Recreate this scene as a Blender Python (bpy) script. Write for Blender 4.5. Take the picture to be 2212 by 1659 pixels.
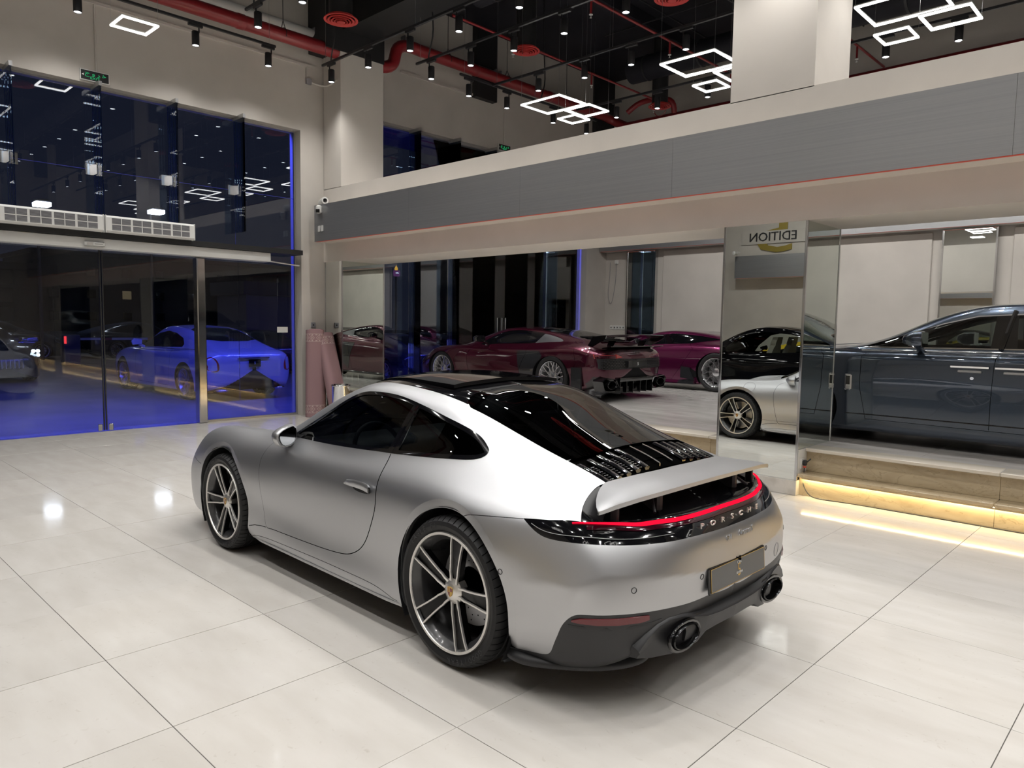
import bpy, bmesh, math, random
import numpy as np
from mathutils import Vector, Matrix, Quaternion
from mathutils.bvhtree import BVHTree
from mathutils.geometry import delaunay_2d_cdt
rnd = random.Random(7)
PI = math.pi
SC = bpy.context.scene
for o in list(bpy.data.objects):
    bpy.data.objects.remove(o)
COL = SC.collection

# ------------------------------------------------------------------ camera
CAM_YAW, CAM_PITCH, CAM_ROLL = -0.764571320, -0.0823698127, 0.0148144159
CAM_POS = Vector((2.09306, -2.69071, 1.62143))
def camera_axes():
    cy, sy = math.cos(CAM_YAW), math.sin(CAM_YAW)
    cp, sp = math.cos(CAM_PITCH), math.sin(CAM_PITCH)
    f = Vector((sy*cp, cy*cp, sp)); r = Vector((cy, -sy, 0)); u = r.cross(f)
    cr, sr = math.cos(CAM_ROLL), math.sin(CAM_ROLL)
    return cr*r+sr*u, -sr*r+cr*u, f
_r, _u, _f = camera_axes()
cam_data = bpy.data.cameras.new('camera')
cam_data.sensor_fit = 'HORIZONTAL'
cam_data.sensor_width = 36.0
cam_data.lens = 36.0*1576.50777/2212.0
cam_data.clip_start = 0.05
cam_data.clip_end = 400
cam = bpy.data.objects.new('camera', cam_data)
M = Matrix((_r, _u, -_f)).transposed().to_4x4()
M.translation = CAM_POS
cam.matrix_world = M
COL.objects.link(cam)
SC.camera = cam

# ------------------------------------------------------------------ world, exposure
world = bpy.data.worlds.new('night_sky')
SC.world = world
world.use_nodes = True
world.node_tree.nodes['Background'].inputs[0].default_value = (0.012, 0.014, 0.024, 1)
world.node_tree.nodes['Background'].inputs[1].default_value = 1.0
SC.view_settings.view_transform = 'Standard'
SC.view_settings.look = 'None'
SC.view_settings.gamma = 1.0
SC.view_settings.use_curve_mapping = False
SC.view_settings.exposure = 0.0
try:
    SC.cycles.use_denoising = True
    SC.cycles.denoiser = 'OPENIMAGEDENOISE'
    SC.cycles.max_bounces = 10
    SC.cycles.diffuse_bounces = 4
    SC.cycles.glossy_bounces = 6
    SC.cycles.transparent_max_bounces = 24
    SC.cycles.sample_clamp_indirect = 6.0
    SC.cycles.use_light_tree = True
    SC.cycles.caustics_reflective = False
    SC.cycles.caustics_refractive = False
except Exception:
    pass

# ------------------------------------------------------------------ materials
def new_mat(name):
    m = bpy.data.materials.new(name); m.use_nodes = True
    nt = m.node_tree
    return m, nt, nt.nodes['Principled BSDF']
def pm(name, col, rough=0.5, metal=0.0, spec=0.5, coat=0.0, coat_rough=0.03, emit=None, estr=0.0, aniso=0.0):
    m, nt, b = new_mat(name)
    b.inputs['Base Color'].default_value = (*col, 1)
    b.inputs['Roughness'].default_value = rough
    b.inputs['Metallic'].default_value = metal
    b.inputs['Specular IOR Level'].default_value = spec
    b.inputs['Coat Weight'].default_value = coat
    b.inputs['Coat Roughness'].default_value = coat_rough
    if aniso: b.inputs['Anisotropic'].default_value = aniso
    if emit:
        b.inputs['Emission Color'].default_value = (*emit, 1)
        b.inputs['Emission Strength'].default_value = estr
    return m
def add(nt, t, **kw):
    n = nt.nodes.new(t)
    for k, v in kw.items(): setattr(n, k, v)
    return n
def noise_col(m, scale, c1, c2, lo=0.3, hi=0.7, detail=6, obj=True, stretch=None, bump=0.0):
    """colour variation between c1 and c2"""
    nt = m.node_tree; b = nt.nodes['Principled BSDF']
    tc = add(nt, 'ShaderNodeTexCoord'); mp = add(nt, 'ShaderNodeMapping')
    if stretch: mp.inputs['Scale'].default_value = stretch
    nz = add(nt, 'ShaderNodeTexNoise'); nz.inputs['Scale'].default_value = scale; nz.inputs['Detail'].default_value = detail
    cr = add(nt, 'ShaderNodeValToRGB')
    cr.color_ramp.elements[0].position = lo; cr.color_ramp.elements[0].color = (*c1, 1)
    cr.color_ramp.elements[1].position = hi; cr.color_ramp.elements[1].color = (*c2, 1)
    nt.links.new(tc.outputs['Object'], mp.inputs[0]); nt.links.new(mp.outputs[0], nz.inputs['Vector'])
    nt.links.new(nz.outputs['Fac'], cr.inputs[0]); nt.links.new(cr.outputs[0], b.inputs['Base Color'])
    if bump:
        bp = add(nt, 'ShaderNodeBump'); bp.inputs['Strength'].default_value = bump; bp.inputs['Distance'].default_value = 0.01
        nt.links.new(nz.outputs['Fac'], bp.inputs['Height']); nt.links.new(bp.outputs[0], b.inputs['Normal'])
    return m
def emis(name, col, s):
    m = bpy.data.materials.new(name); m.use_nodes = True
    nt = m.node_tree; nt.nodes.clear()
    e = add(nt, 'ShaderNodeEmission'); o = add(nt, 'ShaderNodeOutputMaterial')
    e.inputs[0].default_value = (*col, 1); e.inputs[1].default_value = s
    nt.links.new(e.outputs[0], o.inputs[0])
    return m
def glassy(name, tint=(0.9, 0.95, 0.93), ior=1.5, rough=0.0, gloss=1.0, boost=0.0):
    """thin pane: transparent tint plus a Fresnel reflection"""
    m = bpy.data.materials.new(name); m.use_nodes = True
    nt = m.node_tree; nt.nodes.clear()
    t = add(nt, 'ShaderNodeBsdfTransparent'); t.inputs[0].default_value = (*tint, 1)
    g = add(nt, 'ShaderNodeBsdfGlossy'); g.inputs['Roughness'].default_value = rough
    g.inputs[0].default_value = (gloss, gloss, gloss, 1)
    f = add(nt, 'ShaderNodeFresnel'); f.inputs[0].default_value = ior
    mx = add(nt, 'ShaderNodeMixShader'); o = add(nt, 'ShaderNodeOutputMaterial')
    if boost:
        mt = add(nt, 'ShaderNodeMath', operation='ADD'); mt.use_clamp = True
        mt.inputs[1].default_value = boost
        nt.links.new(f.outputs[0], mt.inputs[0]); nt.links.new(mt.outputs[0], mx.inputs[0])
    else:
        nt.links.new(f.outputs[0], mx.inputs[0])
    nt.links.new(t.outputs[0], mx.inputs[1]); nt.links.new(g.outputs[0], mx.inputs[2])
    nt.links.new(mx.outputs[0], o.inputs[0])
    return m

# ------------------------------------------------------------------ mesh builder
class MB:
    def __init__(s): s.v = []; s.f = []
    def addv(s, vs, fs):
        n = len(s.v); s.v += [tuple(p) for p in vs]; s.f += [tuple(i+n for i in f) for f in fs]; return s
    def box(s, x0, y0, z0, x1, y1, z1, bev=0.0):
        x0, x1 = min(x0, x1), max(x0, x1); y0, y1 = min(y0, y1), max(y0, y1); z0, z1 = min(z0, z1), max(z0, z1)
        if bev <= 0:
            v = [(x0,y0,z0),(x1,y0,z0),(x1,y1,z0),(x0,y1,z0),(x0,y0,z1),(x1,y0,z1),(x1,y1,z1),(x0,y1,z1)]
            f = [(3,2,1,0),(4,5,6,7),(0,1,5,4),(1,2,6,5),(2,3,7,6),(3,0,4,7)]
            return s.addv(v, f)
        b = min(bev, (x1-x0)/2.01, (y1-y0)/2.01, (z1-z0)/2.01)
        def ring(i, z): return [(x0+i,y0+i,z),(x1-i,y0+i,z),(x1-i,y1-i,z),(x0+i,y1-i,z)]
        # chamfered box as 3 lofted rings + vertical chamfers
        def oct_(i, z):
            return [(x0+i+b,y0+i,z),(x1-i-b,y0+i,z),(x1-i,y0+i+b,z),(x1-i,y1-i-b,z),(x1-i-b,y1-i,z),(x0+i+b,y1-i,z),(x0+i,y1-i-b,z),(x0+i,y0+i+b,z)]
        rings = [ring(b, z0)]
        v = []
        R = [oct_(b*0.999, z0), oct_(0, z0+b), oct_(0, z1-b), oct_(b*0.999, z1)]
        for r in R: v += r
        f = [tuple(range(7, -1, -1)), tuple(range(24, 32))]
        for k in range(3):
            for i in range(8):
                j = (i+1) % 8
                f.append((k*8+i, k*8+j, k*8+8+j, k*8+8+i))
        return s.addv(v, f)
    def tube(s, pts, r, n=8, cap=True, closed=False):
        pts = [Vector(p) for p in pts]; m = len(pts)
        rr = r if isinstance(r, (list, tuple)) else [r]*m
        vs = []; prev = None
        for i, p in enumerate(pts):
            if closed: t = pts[(i+1) % m]-pts[i-1]
            else: t = pts[min(i+1, m-1)]-pts[max(i-1, 0)]
            if t.length < 1e-9: t = Vector((0, 0, 1))
            t.normalize()
            if prev is None:
                a = Vector((0, 0, 1)) if abs(t.z) < .9 else Vector((1, 0, 0))
                nrm = t.cross(a).normalized()
            else:
                nrm = (prev - t*prev.dot(t))
                if nrm.length < 1e-6: nrm = t.orthogonal()
                nrm.normalize()
            prev = nrm; bn = t.cross(nrm)
            for k in range(n):
                a = 2*PI*k/n
                vs.append(p+(nrm*math.cos(a)+bn*math.sin(a))*rr[i])
        fs = []
        for i in range(m if closed else m-1):
            i2 = (i+1) % m
            for k in range(n):
                k2 = (k+1) % n
                fs.append((i*n+k, i*n+k2, i2*n+k2, i2*n+k))
        if cap and not closed:
            fs.append(tuple(range(n-1, -1, -1))); fs.append(tuple((m-1)*n+k for k in range(n)))
        return s.addv(vs, fs)
    def lathe(s, prof, axis='z', c=(0, 0, 0), n=24, a0=0.0, a1=2*PI, closed_prof=False):
        """prof: list of (r, h). axis direction h"""
        full = abs(a1-a0-2*PI) < 1e-6
        cnt = n if full else n+1
        vs = []
        for i in range(cnt):
            a = a0+(a1-a0)*i/n
            ca, sa = math.cos(a), math.sin(a)
            for r, h in prof:
                if axis == 'z': q = (r*ca, r*sa, h)
                elif axis == 'y': q = (r*ca, h, r*sa)
                else: q = (h, r*ca, r*sa)
                vs.append((q[0]+c[0], q[1]+c[1], q[2]+c[2]))
        m = len(prof); fs = []
        mm = m if closed_prof else m-1
        for i in range(n):
            i2 = (i+1) % cnt
            for k in range(mm):
                k2 = (k+1) % m
                fs.append((i*m+k, i2*m+k, i2*m+k2, i*m+k2))
        return s.addv(vs, fs)
    def prism(s, poly, h0, h1, axis='z', flip=False):
        n = len(poly)
        def P(a, b, h): return {'z': (a, b, h), 'y': (a, h, b), 'x': (h, a, b)}[axis]
        vs = [P(a, b, h0) for a, b in poly]+[P(a, b, h1) for a, b in poly]
        fs = [tuple(range(n-1, -1, -1)), tuple(range(n, 2*n))]
        for i in range(n):
            j = (i+1) % n; fs.append((i, j, n+j, n+i))
        return s.addv(vs, fs)
    def loft(s, rings, closed=True, cap=True):
        m = len(rings); n = len(rings[0]); vs = [p for r in rings for p in r]; fs = []
        for i in range(m-1):
            for k in range(n if closed else n-1):
                k2 = (k+1) % n
                fs.append((i*n+k, i*n+k2, (i+1)*n+k2, (i+1)*n+k))
        if cap and closed:
            fs.append(tuple(range(n-1, -1, -1))); fs.append(tuple((m-1)*n+k for k in range(n)))
        return s.addv(vs, fs)
    def xf(s, M):
        s.v = [tuple(M @ Vector(p)) for p in s.v]; return s
    def mesh(s, name, smooth=None, fix=True):
        me = bpy.data.meshes.new(name)
        me.from_pydata(s.v, [], s.f)
        if fix:
            bm = bmesh.new(); bm.from_mesh(me)
            bmesh.ops.recalc_face_normals(bm, faces=bm.faces); bm.to_mesh(me); bm.free()
        if smooth is not None:
            me.shade_smooth()
            if smooth < 179: me.set_sharp_from_angle(angle=math.radians(smooth))
        me.update()
        return me
    def build(s, name, mat, parent=None, smooth=None, fix=True, loc=None, rot=None):
        o = bpy.data.objects.new(name, s.mesh(name, smooth, fix))
        if mat: o.data.materials.append(mat)
        COL.objects.link(o)
        if parent: o.parent = parent
        if loc is not None: o.location = loc
        if rot is not None: o.rotation_euler = rot
        return o
def tag(o, label=None, cat=None, group=None, kind=None):
    if label: o['label'] = label
    if cat: o['category'] = cat
    if group: o['group'] = group
    if kind: o['kind'] = kind
    return o
def empty(name, loc=(0, 0, 0), rz=0.0, label=None, cat=None, group=None, kind=None, parent=None):
    o = bpy.data.objects.new(name, None); COL.objects.link(o)
    o.location = loc; o.rotation_euler = (0, 0, rz); o.empty_display_size = 0.1
    if parent: o.parent = parent
    return tag(o, label, cat, group, kind)
def inst(o, name=None, parent=None, loc=None, rot=None, scale=None):
    c = o.copy(); COL.objects.link(c)
    if name: c.name = name
    c.parent = parent
    if loc is not None: c.location = loc
    if rot is not None: c.rotation_euler = rot
    if scale is not None: c.scale = scale
    return c
def copy_tree(o, parent=None):
    c = o.copy(); COL.objects.link(c); c.parent = parent
    for ch in list(o.children): copy_tree(ch, c)
    return c
def text_mesh(txt, size, depth=0.002, font=None, align='CENTER', res=2, spacing=1.0, shear=0.0):
    cu = bpy.data.curves.new('txt', 'FONT'); cu.body = txt; cu.size = size
    cu.extrude = depth/2; cu.align_x = align; cu.align_y = 'CENTER'; cu.resolution_u = res
    cu.space_character = spacing; cu.shear = shear
    ob = bpy.data.objects.new('txt', cu); COL.objects.link(ob)
    dg = bpy.context.evaluated_depsgraph_get(); dg.update()
    me = bpy.data.meshes.new_from_object(ob.evaluated_get(dg))
    bpy.data.objects.remove(ob); bpy.data.curves.remove(cu)
    return me
def text_obj(name, txt, size, mat, M, parent=None, depth=0.002, **kw):
    me = text_mesh(txt, size, depth, **kw); me.name = name
    me.materials.clear(); me.materials.append(mat)
    o = bpy.data.objects.new(name, me); COL.objects.link(o)
    if parent: o.parent = parent
    o.matrix_local = M
    return o
def frame_matrix(origin, xdir, ydir):
    x = Vector(xdir).normalized(); y = Vector(ydir); y = (y-x*y.dot(x)).normalized(); z = x.cross(y)
    m = Matrix((x, y, z)).transposed().to_4x4(); m.translation = Vector(origin); return m

M = {}
M['black_gloss'] = pm('black_gloss', (.004, .004, .005), .06, 0, .5, coat=.6)
M['black_satin'] = pm('black_satin', (.018, .018, .02), .42)
M['black_matte'] = pm('black_matte', (.01, .01, .011), .8, spec=.2)
M['void'] = pm('void', (.002, .002, .002), .9, spec=0)
M['tyre'] = pm('tyre_rubber', (.012, .012, .013), .55, spec=.35)
M['tyre_text'] = pm('tyre_lettering', (.035, .035, .037), .5)
M['chrome'] = pm('chrome', (.82, .83, .85), .06, 1)
M['alu'] = pm('machined_aluminium', (.72, .70, .67), .32, .85)
M['alu_grey'] = pm('grey_metal', (.42, .42, .43), .35, .8)
M['disc'] = pm('brake_disc_steel', (.35, .35, .36), .3, .9)
M['gold'] = pm('gold', (.55, .36, .10), .35, .6)
M['white'] = pm('white_plastic', (.72, .72, .70), .4)
M['grey_plastic'] = pm('grey_plastic', (.30, .30, .32), .45)
M['red_lens'] = pm('red_lens', (.16, .006, .01), .12, coat=.8)
M['red_glow'] = emis('red_tail_light', (1.0, .006, .035), 1.35)
M['leather_dark'] = pm('dark_leather', (.016, .016, .018), .5)
M['leather_cream'] = pm('cream_leather', (.55, .50, .42), .5)
M['satin_silver'] = pm('satin_silver_paint', (.50, .505, .52), .37, .92, coat=0)
M['glass_dark'] = glassy('dark_tinted_glass', (.10, .11, .12), 1.5)
M['glass_black'] = pm('privacy_glass', (.003, .003, .004), .03, 0, .5)
M['glass_car'] = glassy('car_glass', (.45, .50, .48), 1.5)
M['mirror'] = pm('mirror_silver', (.86, .89, .87), .0, 1)
M['lamp'] = pm('headlamp_lens', (.25, .27, .30), .05, .3, coat=1)
M['spoke_black'] = pm('spoke_black', (.003, .003, .0035), .16, 0, .22)

def wall_paint(name, c1, c2, rough=.75):
    m = pm(name, c1, rough, spec=.25); noise_col(m, 1.3, c1, c2, .35, .7, 8, bump=.03); return m
M['plaster'] = wall_paint('warm_white_plaster', (.60, .565, .52), (.53, .50, .46))
M['beam_paint'] = wall_paint('beam_white_paint', (.66, .62, .57), (.60, .565, .52))
M['ceiling'] = wall_paint('black_ceiling_paint', (.012, .012, .016), (.02, .02, .026), .6)
M['black_paint'] = pm('black_paint', (.012, .012, .013), .55)
def tile_mat():
    m, nt, b = new_mat('polished_porcelain'); tc = add(nt, 'ShaderNodeTexCoord'); oi = add(nt, 'ShaderNodeObjectInfo')
    ad = add(nt, 'ShaderNodeVectorMath', operation='MULTIPLY_ADD'); ad.inputs[1].default_value = (1, 1, 1)
    sc = add(nt, 'ShaderNodeVectorMath', operation='SCALE'); sc.inputs[0].default_value = (37, 19, 11)
    nt.links.new(oi.outputs['Random'], sc.inputs['Scale']); nt.links.new(tc.outputs['Object'], ad.inputs[0]); nt.links.new(sc.outputs[0], ad.inputs[2])
    mp = add(nt, 'ShaderNodeMapping'); mp.inputs['Scale'].default_value = (1.0, 3.2, 1); nt.links.new(ad.outputs[0], mp.inputs[0])
    nz = add(nt, 'ShaderNodeTexNoise'); nz.inputs['Scale'].default_value = 2.2; nz.inputs['Detail'].default_value = 7; nt.links.new(mp.outputs[0], nz.inputs['Vector'])
    cr = add(nt, 'ShaderNodeValToRGB'); cr.color_ramp.elements[0].position = .3; cr.color_ramp.elements[0].color = (.585, .555, .515, 1)
    cr.color_ramp.elements[1].position = .72; cr.color_ramp.elements[1].color = (.655, .63, .595, 1); nt.links.new(nz.outputs['Fac'], cr.inputs[0])
    # per tile shade
    hs = add(nt, 'ShaderNodeHueSaturation'); mr = add(nt, 'ShaderNodeMapRange'); mr.inputs['To Min'].default_value = .96; mr.inputs['To Max'].default_value = 1.03
    nt.links.new(oi.outputs['Random'], mr.inputs['Value']); nt.links.new(mr.outputs[0], hs.inputs['Value']); nt.links.new(cr.outputs[0], hs.inputs['Color'])
    # hair scratches and scuffs
    n2 = add(nt, 'ShaderNodeTexNoise'); n2.inputs['Scale'].default_value = 14; n2.inputs['Detail'].default_value = 10; n2.inputs['Distortion'].default_value = 2.5; nt.links.new(ad.outputs[0], n2.inputs['Vector'])
    c2 = add(nt, 'ShaderNodeValToRGB'); c2.color_ramp.elements[0].position = .64; c2.color_ramp.elements[1].position = .78; nt.links.new(n2.outputs['Fac'], c2.inputs[0])
    mx = add(nt, 'ShaderNodeMixRGB', blend_type='MULTIPLY'); mx.inputs[2].default_value = (.86, .84, .82, 1); nt.links.new(c2.outputs[0], mx.inputs[0]); nt.links.new(hs.outputs[0], mx.inputs[1])
    nt.links.new(mx.outputs[0], b.inputs['Base Color'])
    r = add(nt, 'ShaderNodeMapRange'); r.inputs['From Min'].default_value = .3; r.inputs['From Max'].default_value = .75; r.inputs['To Min'].default_value = .045; r.inputs['To Max'].default_value = .12
    nt.links.new(n2.outputs['Fac'], r.inputs['Value']); nt.links.new(r.outputs[0], b.inputs['Roughness'])
    b.inputs['Specular IOR Level'].default_value = .55
    return m
M['tile'] = tile_mat()
M['grout'] = pm('dark_grout', (.10, .095, .088), .8)
def marble():
    m, nt, b = new_mat('beige_marble'); tc = add(nt, 'ShaderNodeTexCoord'); mp = add(nt, 'ShaderNodeMapping'); mp.inputs['Scale'].default_value = (1, 1, 3.2)
    nz = add(nt, 'ShaderNodeTexNoise'); nz.inputs['Scale'].default_value = 2.4; nz.inputs['Detail'].default_value = 9; nz.inputs['Distortion'].default_value = 1.2
    nt.links.new(tc.outputs['Object'], mp.inputs[0]); nt.links.new(mp.outputs[0], nz.inputs['Vector'])
    cr = add(nt, 'ShaderNodeValToRGB'); e = cr.color_ramp.elements
    e[0].position = .30; e[0].color = (.36, .28, .17, 1); e[1].position = .7; e[1].color = (.50, .41, .27, 1)
    q = e.new(.492); q.color = (.47, .38, .25, 1); q = e.new(.503); q.color = (.34, .27, .165, 1); q = e.new(.514); q.color = (.46, .37, .24, 1)
    nt.links.new(nz.outputs['Fac'], cr.inputs[0]); nt.links.new(cr.outputs[0], b.inputs['Base Color']); b.inputs['Roughness'].default_value = .22
    return m
M['marble'] = marble()
def brushed():
    m = pm('brushed_aluminium_cladding', (.40, .405, .41), .42, .75); nt = m.node_tree; b = nt.nodes['Principled BSDF']
    tc = add(nt, 'ShaderNodeTexCoord'); mp = add(nt, 'ShaderNodeMapping'); mp.inputs['Scale'].default_value = (.35, 1, 60)
    nz = add(nt, 'ShaderNodeTexNoise'); nz.inputs['Scale'].default_value = 1.6; nz.inputs['Detail'].default_value = 5
    nt.links.new(tc.outputs['Object'], mp.inputs[0]); nt.links.new(mp.outputs[0], nz.inputs['Vector'])
    cr = add(nt, 'ShaderNodeValToRGB'); cr.color_ramp.elements[0].color = (.33, .335, .345, 1); cr.color_ramp.elements[1].color = (.44, .44, .44, 1)
    nt.links.new(nz.outputs['Fac'], cr.inputs[0]); nt.links.new(cr.outputs[0], b.inputs['Base Color']); return m
M['cladding'] = brushed()
M['red_paint'] = pm('red_pipe_paint', (.26, .018, .022), .38, coat=.3)
M['red_diffuser'] = pm('red_diffuser_paint', (.55, .055, .05), .5)
M['red_led'] = emis('red_led', (1.0, .07, .03), .55)
M['red_plastic'] = pm('red_led_cover', (.42, .05, .03), .5, emit=(1, .10, .05), estr=.12)
M['warm_led'] = emis('warm_led', (1.0, .80, .42), 40.0)
M['led_white'] = emis('led_white', (1.0, .97, .93), 9.0)
M['spot_lens'] = emis('spot_lens', (.93, .96, 1.0), 14.0)
M['pane'] = glassy('window_glass', (.80, .84, .90), 1.5, boost=.015)
M['pane_fin'] = glassy('fin_glass', (.66, .78, .92), 1.5)
M['steel'] = pm('polished_steel', (.62, .62, .63), .12, 1)
M['steel_satin'] = pm('satin_steel', (.5, .5, .5), .35, .9)
M['bluish'] = pm('blue_sealant', (.05, .06, .5), .5)
M['asphalt'] = pm('outdoor_paving', (.26, .25, .24), .45)
noise_col(M['asphalt'], .8, (.20, .195, .19), (.30, .29, .28), .3, .7, 6)
M['carpet'] = pm('mauve_rug', (.30, .19, .20), .95, spec=.1)
M['bulb'] = emis('string_bulb', (1, .93, .72), 2.4)
M['sign_white'] = pm('sign_white', (.7, .7, .7), .5, emit=(1, 1, 1), estr=.12)
M['lamp_street'] = emis('street_lamp_lens', (.95, .97, 1.0), 12)
M['leaf'] = pm('dark_leaf', (.03, .06, .03), .6)
M['facade_dark'] = pm('night_facade', (.05, .05, .055), .8)
M['facade_pale'] = pm('pale_facade', (.16, .15, .15), .8)

# ------------------------------------------------------------------ blue facade wash outside
for nm, y0, y1, z, e in (('facade_blue_light', -7, 3.9, 4.92, 620), ('facade_blue_light', 5.2, 11.5, 5.40, 380)):
    L = bpy.data.lights.new(nm, 'AREA'); L.shape = 'RECTANGLE'; L.size = y1-y0; L.size_y = .06; L.energy = e; L.color = (.07, .085, 1.0); L.spread = math.radians(150)
    lo = bpy.data.objects.new(nm, L); COL.objects.link(lo); lo.location = (-9.62, (y0+y1)/2, z+.03); lo.rotation_euler = (0, math.radians(-12), math.radians(90))
    lo.rotation_euler = Vector((-.25, 0, -1)).to_track_quat('-Z', 'Y').to_euler()
    lo.rotation_euler = (Matrix((Vector((0, 1, 0)), Vector((-1, 0, .25)).normalized(), Vector((0, 1, 0)).cross(Vector((-1, 0, .25)).normalized()))).transposed()).to_euler()
    s = tag(MB().box(-9.60, y0, z, -9.482, y1, z+.08).build('light_strip', M['black_satin'], None), 'thin blue light strip above the outside of the glass, %s' % ('entrance' if y0 < 0 else 'raised hall'), 'light strip')

tag(MB().box(-12.2, -8.2, 5.75, -9.48, 12.6, 5.95).build('added_canopy', M['facade_pale'], None), kind='structure')  # overhang added to catch a blue glow above the glass
L = bpy.data.lights.new('added_blue_uplight', 'AREA'); L.shape = 'RECTANGLE'; L.size = 18; L.size_y = .06; L.energy = 60; L.color = (.03, .04, 1.0)  # added up-light without a fixture, turns the overhang blue
lo = bpy.data.objects.new('added_blue_uplight', L); COL.objects.link(lo); lo.location = (-9.7, 2.3, 5.2)
lo.rotation_euler = (Matrix((Vector((0, 1, 0)), Vector((1, 0, .3)).normalized(), Vector((0, 1, 0)).cross(Vector((1, 0, .3)).normalized()))).transposed()).to_euler()

# ------------------------------------------------------------------ lofted car bodies
def spline_c2(t, P):
    """natural cubic spline; t (n,), P (n,d) -> callable"""
    t = np.asarray(t, float); P = np.asarray(P, float); n = len(t); h = np.diff(t)
    A = np.zeros((n, n)); B = np.zeros_like(P); A[0, 0] = A[-1, -1] = 1
    for i in range(1, n-1):
        A[i, i-1] = h[i-1]; A[i, i] = 2*(h[i-1]+h[i]); A[i, i+1] = h[i]
        B[i] = 6*((P[i+1]-P[i])/h[i]-(P[i]-P[i-1])/h[i-1])
    Mm = np.linalg.solve(A, B)
    def ev(x):
        x = np.asarray(x, float); i = np.clip(np.searchsorted(t, x, side='right')-1, 0, n-2)
        hh = h[i][:, None]; a = (t[i+1]-x)[:, None]/hh; b = (x-t[i])[:, None]/hh
        return a*P[i]+b*P[i+1]+((a**3-a)*Mm[i]+(b**3-b)*Mm[i+1])*hh*hh/6
    return ev
def spline_mono(t, P):
    """piecewise cubic hermite with limited tangents (no overshoot)"""
    t = np.asarray(t, float); P = np.asarray(P, float); n = len(t); h = np.diff(t); d = np.diff(P, axis=0)/h[:, None]
    m = np.zeros_like(P)
    for i in range(1, n-1):
        w1 = 2*h[i]+h[i-1]; w2 = h[i]+2*h[i-1]
        ok = d[i-1]*d[i] > 0
        with np.errstate(divide='ignore', invalid='ignore'):
            hm = (w1+w2)/(w1/d[i-1]+w2/d[i])
        ar = (d[i-1]*h[i]+d[i]*h[i-1])/(h[i]+h[i-1])
        m[i] = np.where(ok, 0.5*hm+0.5*ar, 0.35*ar)
    m[0] = d[0]; m[-1] = d[-1]
    def ev(x):
        x = np.asarray(x, float); i = np.clip(np.searchsorted(t, x, side='right')-1, 0, n-2)
        hh = h[i][:, None]; s = (x-t[i])[:, None]/hh
        return (2*s**3-3*s**2+1)*P[i]+(s**3-2*s**2+s)*hh*m[i]+(-2*s**3+3*s**2)*P[i+1]+(s**3-s**2)*hh*m[i+1]
    return ev
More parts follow.
